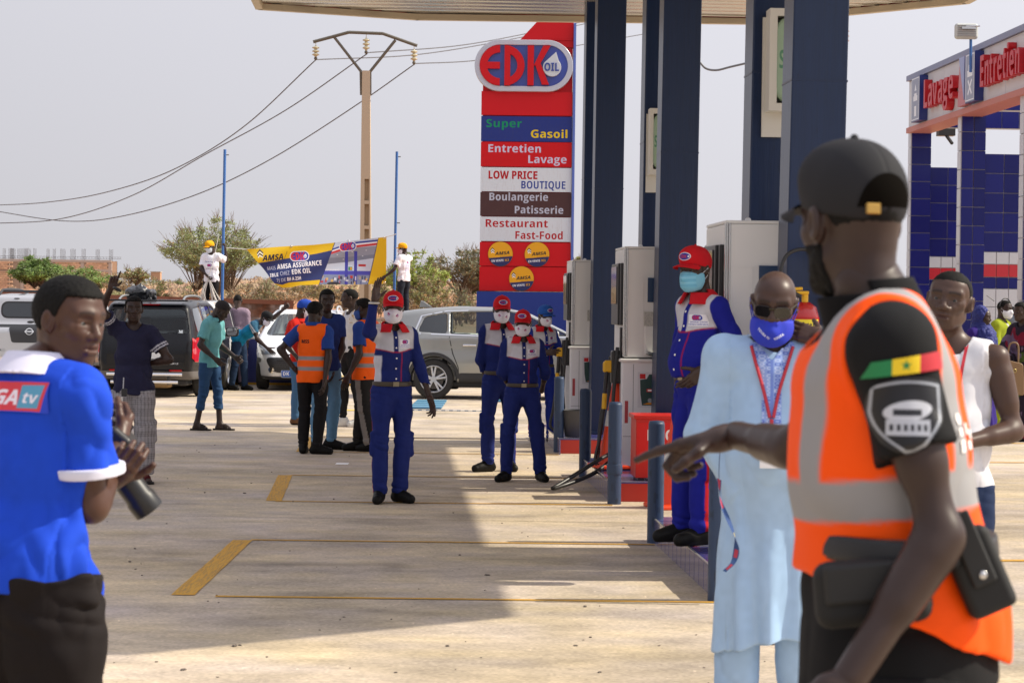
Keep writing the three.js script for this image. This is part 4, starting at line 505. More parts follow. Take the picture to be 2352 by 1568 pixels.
// ------------------------------------------------------------------ unfinished block building on the far left
{
  const D = 265, P = (px, py) => at(px, py, D), X = px => P(px, 650).x, c = X(120), o = thing('unfinished_building', 'unfinished flat roofed brick building with bare reinforcing bars on its roof', 'building', [c, 0, -D]);
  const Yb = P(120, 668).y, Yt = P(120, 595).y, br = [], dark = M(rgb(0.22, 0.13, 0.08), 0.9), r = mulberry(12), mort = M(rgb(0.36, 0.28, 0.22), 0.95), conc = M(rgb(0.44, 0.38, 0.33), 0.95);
  const x0 = X(-120) - c, x1 = X(254) - c, bw = 0.42, bh = 0.235; const holes = [[X(147) - c, X(167) - c, P(0, 645).y, P(0, 622).y], [X(198) - c, X(204.5) - c, P(0, 631).y, P(0, 624).y], [X(22) - c, X(48) - c, -9, P(0, 600).y + 9]];
  const inH = (x, y, m = 0) => holes.some(h => x > h[0] - m && x < h[1] + m && y > h[2] - m && y < h[3] + m);
  const bands = [X(117) - c, X(188) - c, X(252) - c, X(50) - c], yb = P(0, 619).y;
  const hd = (x) => x < X(23) - c ? 0.6 : x < X(48) - c ? -1.5 : 0;
  for (let y = Yb, k = 0; y < Yt - 0.5; y += bh, k++) for (let x = x0 + (k % 2) * bw / 2; x < x1 - 0.3; x += bw) { if (inH(x + bw / 2, y + bh / 2) && !(x > X(20) - c && x < X(48) - c)) continue; if (Math.abs(y + bh / 2 - yb) < 0.17 || bands.some(b => Math.abs(b - x - bw / 2) < 0.28)) continue; const g = bx(bw - 0.03, bh - 0.03, 0.2, x + bw / 2, y + bh / 2, hd(x) + (r() - 0.5) * 0.02); const t = 0.8 + 0.35 * r(), col = new Float32Array(g.attributes.position.count * 3); for (let i = 0; i < col.length; i += 3) { col[i] = 0.64 * t; col[i + 1] = 0.42 * t * (0.95 + 0.1 * r()); col[i + 2] = 0.27 * t; } g.setAttribute('color', new THREE.BufferAttribute(col, 3)); br.push(g); }
  const bricks = part('brickwork', br, M(0xffffff, 0.95, 0, { vertexColors: true }), o); bricks.userData.kind = 'stuff';
  const wall = new THREE.Shape([[x0, Yb - 3], [x1, Yb - 3], [x1, Yt - 0.3], [x0, Yt - 0.3]].map(p => new THREE.Vector2(...p))); for (const h of holes.slice(0, 2)) wall.holes.push(new THREE.Path([[h[0], h[2]], [h[1], h[2]], [h[1], h[3]], [h[0], h[3]]].map(p => new THREE.Vector2(...p)))); part('wall', new THREE.ExtrudeGeometry(wall, { depth: 0.18, bevelEnabled: false }).translate(0, 0, -0.16), mort, o);
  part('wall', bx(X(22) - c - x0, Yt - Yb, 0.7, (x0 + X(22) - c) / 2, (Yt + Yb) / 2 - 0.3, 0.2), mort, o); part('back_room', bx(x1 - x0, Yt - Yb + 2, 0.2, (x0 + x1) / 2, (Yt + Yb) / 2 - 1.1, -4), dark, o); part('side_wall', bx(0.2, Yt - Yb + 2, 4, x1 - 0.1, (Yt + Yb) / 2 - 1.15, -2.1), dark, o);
  part('ring_beam', bx(x1 - x0, 0.32, 0.3, (x0 + x1) / 2, Yt - 0.2, 0), conc, o); part('lintel', bx(x1 - X(50) + c, 0.3, 0.26, (x1 + X(50) - c) / 2, yb, 0), conc, o); for (const b of bands) part('post', bx(0.4, Yt - Yb - 0.4, 0.24, b, (Yt + Yb) / 2 - 0.2, 0.0), conc, o);
  const iron = M(rgb(0.10, 0.085, 0.08), 0.8); const bars = []; for (const px of [18, 44, 50, 76, 94, 102, 112, 135, 186, 210, 242, 281, 322, 376, 427]) { const x = X(px * 0.6 - 2) - c, n = 3 + (px % 3); for (let k = 0; k < n; k++) bars.push(bx(0.035, 1.35 + 0.2 * r(), 0.035, x + (k - n / 2) * 0.12, Yt + 0.55, -0.1 * k)); }
  const rb = part('reinforcing_bars', bars, iron, o); rb.userData.kind = 'stuff';
  const tr = []; for (const y of [0.1, 0.32]) tr.push(bx(x1 - x0 + 1.2, 0.03, 0.03, (x0 + x1) / 2 + 0.6, Yt + y, 0.1), bx(x1 - x0 + 1.2, 0.03, 0.03, (x0 + x1) / 2 + 0.6, Yt + y, -0.1)); for (let x = x0; x < x1 + 1.2; x += 0.35) tr.push(bx(0.02, 0.24, 0.02, x, Yt + 0.21, 0.1)); const b2 = part('bar_lattice', tr, iron, o); b2.userData.kind = 'stuff';
  const ht = thing('block_hut', 'tiny pale block hut on the sand slope left of the acacia', 'hut', at(358, 634, 210)); part('wall', bx(0.9, 0.75, 1, 0, 0, 0), M(rgb(0.45, 0.27, 0.17), 0.9), ht); part('roof', bx(1.0, 0.08, 1.1, 0, 0.41, 0), conc, ht);
}

// ------------------------------------------------------------------ trees and shrubs
const barkM = M(rgb(0.16, 0.11, 0.075), 0.95);
function plant(name, label, cat, px, pyBase, d, W, H, { seed = 1, tips = 60, leaf = 0.07, n = 60, spread = 0.3, flat = 0.6, dome = 0.35, col = [0.13, 0.15, 0.045], dry = 0, spiky = 0.3, stems = 3, trunkR = 0.09, low = 0.35 } = {}, group) {
  const r = mulberry(seed), g1 = () => (r() + r() + r() - 1.5) / 1.5, p0 = at(px, pyBase, d), y0 = Math.min(p0.y, hill(p0.x, d)); const o = thing(name, label, cat, [p0.x, y0, -d], 0, group), lift = p0.y - y0, wood = [], pos = [], colr = [];
  const Ht = H + lift, forks = []; for (let s = 0; s < stems; s++) { const a = s / stems * 6.28 + r(), f = V(Math.cos(a) * W * 0.13 * (0.5 + r()), Ht * low * (0.8 + 0.3 * r()) , Math.sin(a) * W * 0.13); forks.push(f); wood.push(rod(V(Math.cos(a) * 0.05, -0.2, Math.sin(a) * 0.05), f, trunkR, trunkR * 0.65, 6)); }
  for (let t = 0; t < tips; t++) {
    const a = r() * 6.283, q = Math.sqrt(r()), ph = r(); const rx = W / 2 * q, top = Ht * (1 - dome * q * q), bot = Ht * (low + (0.9 - low) * Math.pow(q, 1.5) * 0.55); const lump = 0.86 + 0.28 * vn(a * 1.5 + seed * 7, q * 3);
    const tip = V(Math.cos(a) * rx * lump, (bot + (top - bot) * Math.pow(ph, 0.7)) * (0.93 + 0.14 * vn(a * 2 + seed, 3)), Math.sin(a) * rx * lump), f = forks[t % stems], mid = f.clone().lerp(tip, 0.5).add(V(g1() * 0.12 * W * 0.3, 0.05 * H, g1() * 0.05 * W));
    const br = Math.min(0.02, trunkR * 0.4); wood.push(rod(f, mid, br, br * 0.6, 4), rod(mid, tip, br * 0.6, br * 0.25, 3));
    const dirv = tip.clone().sub(mid).normalize();
    for (let k = 0; k < 3; k++) { const e = tip.clone().addScaledVector(dirv, spread * spiky * (0.6 + r())).add(V(g1() * spread, g1() * spread * 0.5 + 0.05, g1() * spread)); wood.push(rod(tip, e, 0.012, 0.005, 3)); }
    const shade = 0.75 + 0.5 * r(); const m = n * (0.5 + r());
    for (let k = 0; k < m; k++) { const w = r() < 0.5 ? mid.clone().lerp(tip, 0.4 + 0.75 * r()) : tip; const c = V(w.x + g1() * spread, w.y + g1() * spread * flat, w.z + g1() * spread), s = leaf * (0.5 + 0.9 * r()); const u = V(g1(), g1() * 0.6, g1()).normalize().multiplyScalar(s), v = V(g1(), g1(), g1()).normalize().multiplyScalar(s * 0.55); const A = c.clone().sub(u).sub(v), B = c.clone().add(u).sub(v), C = c.clone().add(u).add(v), E = c.clone().sub(u).add(v); for (const z of [A, B, C, A, C, E]) pos.push(z.x, z.y, z.z); const h = shade * 1.45 * (0.7 + 0.6 * r()), dd = r() < dry ? 1 : 0; for (let z = 0; z < 6; z++) colr.push(dd ? h * 0.30 : h * col[0], dd ? h * 0.20 : h * col[1], dd ? h * 0.10 : h * col[2]); }
  }
  part('trunk', wood, barkM, o); const G = new THREE.BufferGeometry(); G.setAttribute('position', new THREE.Float32BufferAttribute(pos, 3)); G.setAttribute('color', new THREE.Float32BufferAttribute(colr, 3)); G.computeVertexNormals(); part('crown', G, leafM, o); return o;
}
const leafM = MP(0xffffff, 0.9, 0, { vertexColors: true, side: THREE.DoubleSide, transmission: 0.35, thickness: 0 });
const olive = [0.25, 0.25, 0.10], lime = [0.22, 0.27, 0.06], grey = [0.20, 0.185, 0.12], green = [0.12, 0.19, 0.045];
plant('acacia_tree', 'spreading thorny acacia behind the man holding the rope', 'tree', 490, 690, 88, 4.3, 3.4, { seed: 4, tips: 210, n: 88, leaf: 0.036, spread: 0.34, flat: 0.3, dome: 0.38, col: [0.21, 0.24, 0.10], dry: 0.04, spiky: 0.9, low: 0.2, stems: 5, trunkR: 0.06 });
plant('acacia_tree', 'dark grey green acacia right beside the red price sign', 'tree', 1092, 690, 84, 3.6, 2.15, { seed: 9, tips: 180, n: 66, leaf: 0.036, spread: 0.28, flat: 0.4, dome: 0.4, col: [0.13, 0.13, 0.07], dry: 0.15, spiky: 0.8, low: 0.22, stems: 5 });
plant('acacia_tree', 'yellow green acacia behind the man at the right blue pole', 'tree', 953, 692, 76, 2.3, 1.75, { seed: 14, tips: 140, n: 80, leaf: 0.034, spread: 0.2, flat: 0.45, dome: 0.35, col: lime, dry: 0.08, spiky: 0.5, low: 0.2, stems: 4, trunkR: 0.05 });
plant('young_acacia', 'small bare stemmed acacia in front of the yellow green tree', 'tree', 985, 700, 62, 1.15, 0.95, { seed: 31, tips: 60, n: 26, leaf: 0.035, spread: 0.12, flat: 0.5, dome: 0.3, col: [0.2, 0.21, 0.08], dry: 0.2, spiky: 0.5, low: 0.3, stems: 3, trunkR: 0.025 });
plant('leafy_tree', 'dense bright green tree before the unfinished building', 'tree', 86, 668, 150, 3.7, 2.3, { seed: 5, tips: 160, n: 110, leaf: 0.07, spread: 0.36, flat: 0.8, dome: 0.55, col: green, spiky: 0.5, low: 0.08, stems: 4 });
plant('leafy_shrub', 'broad light green shrub right of the dense green tree', 'shrub', 185, 668, 140, 4.4, 1.55, { seed: 6, tips: 150, n: 100, leaf: 0.06, spread: 0.36, flat: 0.7, dome: 0.7, col: [0.16, 0.23, 0.06], dry: 0.1, spiky: 0.5, low: 0.05, stems: 5 });
plant('leafy_tree', 'slender green tree peeping over the farthest dispenser', 'tree', 1336, 660, 110, 2.2, 1.6, { seed: 17, tips: 60, n: 40, leaf: 0.06, spread: 0.25, flat: 0.5, dome: 0.4, col: olive, dry: 0.1, spiky: 0.7 });
plant('leafy_tree', 'feathery shrub tree at the raised hand of the navy shirted man', 'tree', 308, 668, 120, 1.7, 1.35, { seed: 19, tips: 60, n: 30, leaf: 0.055, spread: 0.24, flat: 0.6, dome: 0.4, col: [0.19, 0.21, 0.09], dry: 0.3, spiky: 0.8 });
[[268, 668, 115, 1.7, 1.0, grey, 0.5, 'thin grey shrub right of the broad green shrub'], [345, 662, 150, 3.2, 0.75, [0.17, 0.19, 0.08], 0.2, 'low green thicket on the crest left of the acacia'], [362, 683, 90, 1.0, 0.75, [0.17, 0.19, 0.07], 0.2, 'round olive bush above the black bundle'], [405, 668, 130, 1.1, 0.7, [0.14, 0.19, 0.06], 0.1, 'dark bush on the crest left of the acacia crown'], [560, 690, 80, 1.3, 0.8, grey, 0.5, 'dry bush at the right foot of the large acacia'], [608, 690, 76, 0.95, 0.7, [0.17, 0.17, 0.08], 0.25, 'small round bush under the left corner of the banner'], [655, 686, 92, 1.9, 0.65, grey, 0.6, 'dry scrub under the folded edge of the banner'], [700, 684, 95, 1.3, 0.75, [0.15, 0.165, 0.07], 0.3, 'olive bush above the blue cap, under the banner'], [752, 684, 88, 1.4, 0.7, olive, 0.4, 'olive bush under the photograph on the banner'], [795, 690, 80, 1.2, 0.55, grey, 0.7, 'dry bush left of the foot of the concrete pole'], [868, 692, 78, 1.4, 1.0, [0.16, 0.18, 0.06], 0.3, 'bush right of the foot of the concrete pole'], [1020, 702, 66, 1.1, 0.6, grey, 0.8, 'dry bush left of the shark fin aerial of the silver car'], [1052, 700, 70, 0.85, 0.65, [0.13, 0.15, 0.07], 0.15, 'dark green bush under the dark acacia'], [935, 702, 64, 0.9, 0.5, grey, 0.8, 'dry brush above the silver car roof at left'], [1075, 706, 72, 1.4, 0.5, grey, 0.7, 'dry brush left of the blue base of the price sign'], [640, 668, 140, 3.5, 0.7, [0.16, 0.17, 0.09], 0.4, 'long low thicket on the crest behind the banner'], [460, 694, 75, 1.6, 0.7, grey, 0.5, 'dry bush at the left foot of the large acacia'], [430, 690, 84, 0.8, 0.45, [0.15, 0.17, 0.07], 0.3, 'little bush left of the rope holder']].forEach(([px, py, d, w, h, col, dry, lab], i) => plant('desert_shrub', lab, 'shrub', px, py, d, w, h, { seed: 40 + i, tips: 56, n: 40, leaf: 0.03, spread: 0.17, flat: 0.7, dome: 0.6, col, dry, spiky: 0.7, low: 0.08, stems: 5, trunkR: 0.02 }, 'shrubs on the sand slope'));
{ // dry grass and scrub over the sand
  const r = mulberry(77), pos = [], col = [], tuft = (x, d, s, c) => { const y = hill(x, d); for (let k = 0; k < 9; k++) { const a = r() * 6.28, b = 0.02 * s + r() * 0.03, tx = x + Math.cos(a) * s * 0.5 * r(), tz = -d + Math.sin(a) * s * 0.5 * r(), h = s * (0.5 + r() * 0.6); pos.push(x + Math.cos(a) * 0.1 * s - b, y - 0.03, -d, x + Math.cos(a) * 0.1 * s + b, y - 0.03, -d, tx, y + h, tz); const q = 0.7 + 0.6 * r(); for (let i = 0; i < 3; i++) col.push(c[0] * q, c[1] * q, c[2] * q); } };
  const bush = (x, d, s, c) => { const y = hill(x, d); for (let k = 0; k < 70; k++) { const a = r() * 6.28, q = Math.sqrt(r()) * s, h = r() * s * 0.75 * (1 - 0.5 * q / s), l = 0.03 + 0.05 * r(), px = x + Math.cos(a) * q, pz = -d + Math.sin(a) * q, u = r() * 6.28; pos.push(px - Math.cos(u) * l, y + h - l * 0.6, pz, px + Math.cos(u) * l, y + h - l * 0.4, pz + l * 0.5, px + (r() - 0.5) * l, y + h + l, pz - l * 0.4); const w = 0.65 + 0.7 * r(); for (let i = 0; i < 3; i++) col.push(c[0] * w, c[1] * w, c[2] * w); } };
  for (let i = 0; i < 1500; i++) { const d = 50 + Math.pow(r(), 1.4) * 110, x = (-0.25 + r() * 0.27) * d; if (fbm(x * 0.16 + 31, d * 0.11 + 3, 3) < 0.42 + 0.16 * r()) continue; bush(x, d, 0.22 + 0.4 * r() * r() + d * 0.0012, [[0.40, 0.29, 0.19], [0.34, 0.27, 0.15], [0.24, 0.235, 0.11], [0.42, 0.31, 0.22]][r() * 4 | 0]); }
  for (let i = 0; i < 9000; i++) { const d = 46 + Math.pow(r(), 1.6) * 150, x = (-0.26 + r() * 0.56) * d; if (fbm(x * 0.3 + 3, d * 0.22 + 8, 3) < 0.47 + 0.1 * r()) continue; tuft(x, d, 0.06 + 0.2 * r() * r() + d * 0.0006, r() < 0.6 ? [0.42, 0.30, 0.18] : r() < 0.5 ? [0.3, 0.25, 0.13] : [0.2, 0.2, 0.09]); }
  const G = new THREE.BufferGeometry(); G.setAttribute('position', new THREE.Float32BufferAttribute(pos, 3)); G.setAttribute('color', new THREE.Float32BufferAttribute(col, 3)); G.computeVertexNormals(); const m = part('dry_grass', G, M(0xffffff, 0.95, 0, { vertexColors: true, side: THREE.DoubleSide }), scene); m.userData = { label: 'dry grass and low scrub scattered over the orange sand', category: 'grass', kind: 'stuff' };
  const q = [], rr = mulberry(5); for (let i = 0; i < 40; i++) { const x = at(rr() * 130 - 10, 660, 140).x, g = new THREE.IcosahedronGeometry(0.3 + 0.35 * rr(), 1).scale(1.6, 0.6, 1); g.translate(x, hill(x, 140) + 0.1, -140 - rr() * 8); q.push(g); } const mm = part('sand_heaps', q, M(rgb(0.52, 0.25, 0.13), 0.95), scene); mm.userData = { label: 'heaps of orange sand at the foot of the unfinished building', category: 'sand', kind: 'stuff' };
}

{ // grit and small stones on the concrete
  const r = mulberry(15), q = [], g0 = new THREE.IcosahedronGeometry(1, 0); for (let i = 0; i < 170; i++) { const d = 9.4 + Math.pow(r(), 1.5) * 16, x = (-0.24 + 0.46 * r()) * d, s = 0.004 + 0.009 * r() * r(); q.push(g0.clone().scale(s * (1 + r()), s * 0.6, s).rotateY(r() * 6).translate(x, s * 0.3, -d)); }
  const m = part('grit', q, M(rgb(0.12, 0.10, 0.085), 0.95), scene); m.userData = { label: 'dark grit and tiny stones scattered over the concrete forecourt', category: 'grit', kind: 'stuff' };
}

// ------------------------------------------------------------------ vehicles
const tyreM = M(rgb(0.022, 0.021, 0.02), 0.85), rimM = M(rgb(0.62, 0.63, 0.65), 0.3, 0.7), chrome = M(rgb(0.75, 0.75, 0.76), 0.1, 1), blackTrim = M(rgb(0.025, 0.025, 0.028), 0.5), redLens = MP(rgb(0.45, 0.008, 0.01), 0.1, 0, { clearcoat: 1 }), clearLens = MP(rgb(0.35, 0.36, 0.38), 0.06, 0.3, { clearcoat: 1 });
const glassM = MP(rgb(0.55, 0.6, 0.6), 0.02, 0, { transmission: 1, thickness: 0, ior: 1.45 }), darkGlass = MP(rgb(0.02, 0.025, 0.03), 0.04, 0, { clearcoat: 1 });
function wheel(R, w, spokes, five) {
  const g = new THREE.Group(); g.name = 'wheel';
  part('tyre', lathe([[R * 0.64, -w / 2 + 0.01], [R * 0.9, -w / 2], [R * 0.975, -w / 2 + 0.025], [R, -w / 4], [R, w / 4], [R * 0.975, w / 2 - 0.025], [R * 0.9, w / 2], [R * 0.64, w / 2 - 0.01]], 40).rotateZ(Math.PI / 2), tyreM, g);
  const ri = [lathe([[R * 0.66, w / 2 - 0.02], [R * 0.68, w / 2 + 0.004], [R * 0.64, w / 2 + 0.004], [R * 0.60, w / 2 - 0.05], [R * 0.58, -w / 4]], 40).rotateZ(Math.PI / 2), cyl(R * 0.16, R * 0.14, 0.03, 0, w / 2 - 0.03, 0, 16).rotateZ(Math.PI / 2)];
  for (let k = 0; k < spokes; k++) for (const o of five ? [-0.17, 0.17] : [0]) { const a = k / spokes * 6.283 + o; ri.push(bx(0.03, R * 0.5, five ? 0.035 : 0.06, 0, R * 0.38, 0, 0.012).rotateX(a).translate(-w / 2 + 0.035, 0, 0)); }
  part('rim', ri, rimM, g); part('brake_disc', cyl(R * 0.5, R * 0.5, 0.02, 0, 0.0, 0, 24).rotateZ(Math.PI / 2), M(rgb(0.12, 0.11, 0.1), 0.5, 0.6), g);
  return g;
}
function car(spec) {
  const { L, W, H, prof, belt, tumble, paint, axles, R = 0.34, cell = 0.024, tuck = 0.05, nose = 0.25, tail = 0.2 } = spec;
  const o = thing(spec.name, spec.label, spec.cat, spec.p, spec.turn, spec.group), sd = polySD(prof);
  const outer = (x, y, z) => { const q = Math.abs(z) / (L / 2), end = (z > 0 ? nose : tail) * Math.pow(Math.max(0, q - 0.55) / 0.45, 2.2); const w = W / 2 - tumble * Math.max(0, y - belt) - 0.03 * Math.pow(Math.max(0, (y - belt + 0.1)), 2) - tuck * Math.max(0, 0.62 - y) * 2 - end + 0.012 * Math.sin(Math.max(0, Math.min(1, (y - 0.45) / 0.4)) * 3.14); return smax(sd(z, y), (Math.abs(x) - w) * 0.92, 0.09); };
  const lo = [-W / 2 - 0.05, 0.1, -L / 2 - 0.08], hi = [W / 2 + 0.05, H + 0.06, L / 2 + 0.08];
  const skin = new Field(); skin.add(outer);
  const body = new Field(); body.add(outer);
  for (const z of axles) body.add((x, y, zz) => Math.max(Math.hypot(y - R, zz - z) - R - 0.05, W / 2 - 0.3 - Math.abs(x)), 0.015, 1);
  if (spec.open) { body.add((x, y, z) => Math.max(outer(x, y, z) + 0.07, spec.floor - y), 0.02, 1); for (const [ax, poly] of spec.open) { const s = polySD(poly); body.add(ax === 'x' ? (x, y, z) => s(z, y) : ax === 'front' ? (x, y, z) => Math.max(s(x, y), 0.1 - z) : (x, y, z) => Math.max(s(-x, y), z + 0.1), 0.01, 1); } }
  part('body', netMesh(body, cell, { lo, hi, color: spec.color }), spec.color ? MP(0xffffff, paint.roughness, paint.metalness, { clearcoat: 1, clearcoatRoughness: 0.06, vertexColors: true }) : paint, o);
  const rays = { rear: (u, v) => [V(-u, v, -L / 2 - 0.6), V(0, 0, 1)], front: (u, v) => [V(u, v, L / 2 + 0.6), V(0, 0, -1)], right: (u, v) => [V(-W / 2 - 0.5, v, u), V(1, 0, 0)], left: (u, v) => [V(W / 2 + 0.5, v, -u), V(-1, 0, 0)], top: (u, v) => [V(u, H + 0.5, v), V(0, -1, 0)] };
  for (const [nm, face, poly, mat, off = 0.006, label] of spec.patches) part(nm, patch(skin, poly, spec.pc ?? 0.035, rays[face], off), mat, o, label);
  const wh = wheel(R, 0.215, spec.spokes ?? 6, spec.five); axles.forEach((z, i) => { for (const s of [-1, 1]) { const w = (i || s > 0) ? wh.clone() : wh; w.position.set(s * (W / 2 - 0.12), R, z); w.rotation.y = s > 0 ? Math.PI : 0; o.add(w); } });
  part('underbody', bx(W * 0.72, 0.12, L * 0.86, 0, 0.26, 0, 0.04), blackTrim, o);
  spec.extra?.(o, skin, rays); return o;
}
const mirrorPoly = (zx) => rrect(-0.11, -0.08, 0.11, 0.08, 0.05);
const paintM = (c, metal = 0, rough = 0.4) => MP(c, rough, metal, { clearcoat: 1, clearcoatRoughness: 0.05 });
const plateTex = (s, bg, fg, w = 256) => canvas(w, 64, (g, ww, h) => { g.fillStyle = bg; g.fillRect(0, 0, ww, h); g.strokeStyle = fg; g.lineWidth = 3; g.strokeRect(2, 2, ww - 4, h - 4); g.fillStyle = fg; g.font = 'bold 46px sans-serif'; g.fillText(s, 14, 48); });
const mirror = (o, x, y, z, back, col) => { const s = Math.sign(x); const m = part('wing_mirror', [bx(0.24, 0.18, 0.16, x + s * 0.16, y, z, 0.06), bx(0.12, 0.05, 0.08, x + s * 0.02, y - 0.06, z, 0.02)], col, o); part('mirror_glass', new THREE.ShapeGeometry(new THREE.Shape(rrect(-0.095, -0.07, 0.095, 0.07, 0.045).map(p => new THREE.Vector2(...p)))).rotateY(back).translate(x + s * 0.16, y, z - 0.082), M(rgb(0.5, 0.5, 0.5), 0.03, 1), m); };
const seat = (o, x, z, h = 1.22) => { const s = part('seat', [bx(0.48, 0.62, 0.14, x, h - 0.4, z - 0.2, 0.06).rotateX(0), bx(0.48, 0.16, 0.5, x, 0.66, z + 0.08, 0.06)], M(rgb(0.06, 0.06, 0.065), 0.8), o); part('headrest', bx(0.26, 0.17, 0.1, x, h + 0.03, z - 0.22, 0.05), M(rgb(0.06, 0.06, 0.065), 0.8), s); };

// dark grey SUV seen from behind
{
  const P = at(334, 800, 36.9), W = 1.84, L = 4.77, prof = roundPoly([[2.38, 0.36], [2.38, 0.75], [2.2, 0.98], [1.2, 1.1], [0.42, 1.60], [0, 1.67], [-1.3, 1.67], [-2.12, 1.6], [-2.32, 1.08], [-2.40, 0.86], [-2.40, 0.45], [-2.25, 0.3], [2.2, 0.26]], 0.12);
  car({ name: 'parked_suv', label: 'dark grey SUV parked tail first, seen from behind, with a black bundle on its roof', cat: 'car', p: [P.x, 0, -36.9 - L / 2], turn: Math.PI, L, W, H: 1.68, prof, belt: 0.98, tumble: 0.26, paint: MP(rgb(0.006, 0.0065, 0.009), 0.35, 0, { clearcoat: 0.35, clearcoatRoughness: 0.04, specularIntensity: 0.3 }), axles: [1.45, -1.4], R: 0.36, floor: 0.8, nose: 0.3, tail: 0.16,
    open: [['x', roundPoly([[-2.02, 1.13], [-1.95, 1.5], [-1.35, 1.55], [-1.38, 1.1]], 0.05)], ['x', roundPoly([[-1.25, 1.1], [-1.22, 1.55], [-0.3, 1.56], [-0.3, 1.1]], 0.05)], ['x', roundPoly([[-0.2, 1.1], [-0.2, 1.56], [0.15, 1.53], [0.95, 1.12]], 0.05)], ['front', rrect(-0.66, 1.12, 0.66, 1.54, 0.06)], ['rear', roundPoly([[-0.72, 1.1], [-0.62, 1.5], [0.62, 1.5], [0.72, 1.1]], 0.07)]],
    patches: [['rear_window', 'rear', roundPoly([[-0.76, 1.08], [-0.65, 1.52], [0.65, 1.52], [0.76, 1.08]], 0.08), glassM, -0.01], ['side_window', 'right', roundPoly([[-2.05, 1.12], [-1.97, 1.52], [-1.35, 1.56], [-1.38, 1.1]], 0.05), darkGlass, 0.004], ['side_window', 'right', roundPoly([[-1.27, 1.09], [-1.24, 1.56], [-0.3, 1.57], [-0.3, 1.09]], 0.05), glassM, -0.008], ['side_window', 'right', roundPoly([[-0.22, 1.09], [-0.22, 1.57], [0.15, 1.54], [0.98, 1.11]], 0.05), glassM, -0.008], ['windscreen', 'front', rrect(-0.7, 1.1, 0.7, 1.56, 0.08), glassM, -0.01], ['side_window', 'left', roundPoly([[1.27, 1.09], [1.24, 1.56], [-0.15, 1.54], [-0.98, 1.11]].map(p => p), 0.05), glassM, -0.008],
      ['tail_lamp', 'rear', roundPoly([[0.80, 1.02], [0.9, 1.06], [0.94, 0.64], [0.80, 0.6]], 0.05), redLens, 0.012], ['tail_lamp', 'rear', roundPoly([[-0.80, 1.02], [-0.9, 1.06], [-0.94, 0.64], [-0.80, 0.6]], 0.05), redLens, 0.012], ['tail_lamp', 'right', roundPoly([[-2.36, 0.66], [-2.3, 1.04], [-2.2, 0.98], [-2.26, 0.66]], 0.05), redLens, 0.01],
      ['brake_lamp', 'rear', rrect(-0.17, 1.565, 0.2, 1.6, 0.012), redLens, 0.008], ['number_plate', 'rear', rrect(-0.26, 0.66, 0.26, 0.78, 0.01), M(0xffffff, 0.35, 0, { map: plateTex('  AC', '#c9ccd0', '#222', 300) }), 0.01], ['plate_recess', 'rear', roundPoly([[-0.42, 0.62], [-0.36, 0.92], [0.36, 0.92], [0.42, 0.62]], 0.05), paintM(rgb(0.012, 0.013, 0.016)), 0.004], ['lower_bumper', 'rear', roundPoly([[-0.86, 0.32], [-0.9, 0.46], [0.9, 0.46], [0.86, 0.32]], 0.04), M(rgb(0.12, 0.11, 0.105), 0.6), 0.008], ['reflector', 'rear', rrect(-0.62, 0.455, -0.4, 0.485, 0.01), redLens, 0.01], ['reflector', 'rear', rrect(0.4, 0.455, 0.62, 0.485, 0.01), redLens, 0.01],
      ['model_badge', 'rear', rrect(0.28, 0.565, 0.66, 0.61, 0.001), M(0xffffff, 0.25, 0.2, { map: canvas(256, 32, (g) => { g.fillStyle = '#0d0e11'; g.fillRect(0, 0, 256, 32); g.fillStyle = '#d6d8dc'; g.font = 'bold 28px sans-serif'; g.scale(1.12, 1); g.fillText('EQUINOX LS', 2, 26); }) }), 0.007], ['window_sticker', 'rear', rrect(0.53, 1.095, 0.64, 1.16, 0.001), M(0xffffff, 0.5, 0, { map: canvas(96, 64, (g) => { g.fillStyle = '#33383c'; g.fillRect(0, 0, 96, 64); g.fillStyle = '#dfe8f2'; g.font = 'bold 66px serif'; g.fillText('M', 12, 56); }) }), 0.004]],
    extra(o) {
      part('chrome_handle', bx(0.66, 0.055, 0.04, 0, 0.935, -L / 2 + 0.0, 0.02), chrome, o); part('rear_spoiler', bx(1.36, 0.03, 0.16, 0, 1.655, -2.12, 0.014), MP(rgb(0.006, 0.0065, 0.009), 0.35, 0, { clearcoat: 0.35, clearcoatRoughness: 0.04, specularIntensity: 0.3 }), o);
      for (const y of [0.405, 0.275]) part('bumper_bar', [rod(V(-0.64 + (y < 0.3 ? 0.07 : 0), y, -L / 2 - 0.11), V(0.64 - (y < 0.3 ? 0.07 : 0), y, -L / 2 - 0.11), 0.028, 0.028, 14)], chrome, o); for (const x of [-0.4, 0.4]) part('bar_bracket', bx(0.04, 0.22, 0.1, x, 0.34, -L / 2 - 0.04), blackTrim, o);
      part('silencer', bx(0.9, 0.16, 0.3, 0.05, 0.24, -2.0, 0.07), M(rgb(0.35, 0.22, 0.09), 0.6), o); for (const x of [-0.55, 0.55]) part('roof_rail', tube([V(x, 1.66, -1.9), V(x, 1.72, -1.6), V(x, 1.73, 0), V(x, 1.69, 0.3)], 0.02, 6), M(rgb(0.3, 0.31, 0.32), 0.4, 0.6), o); part('aerial', [rod(V(0.02, 1.66, -1.9), V(0.02, 1.78, -1.98), 0.012, 0.004), bx(0.06, 0.05, 0.12, 0.02, 1.68, -1.88, 0.02)], blackTrim, o);
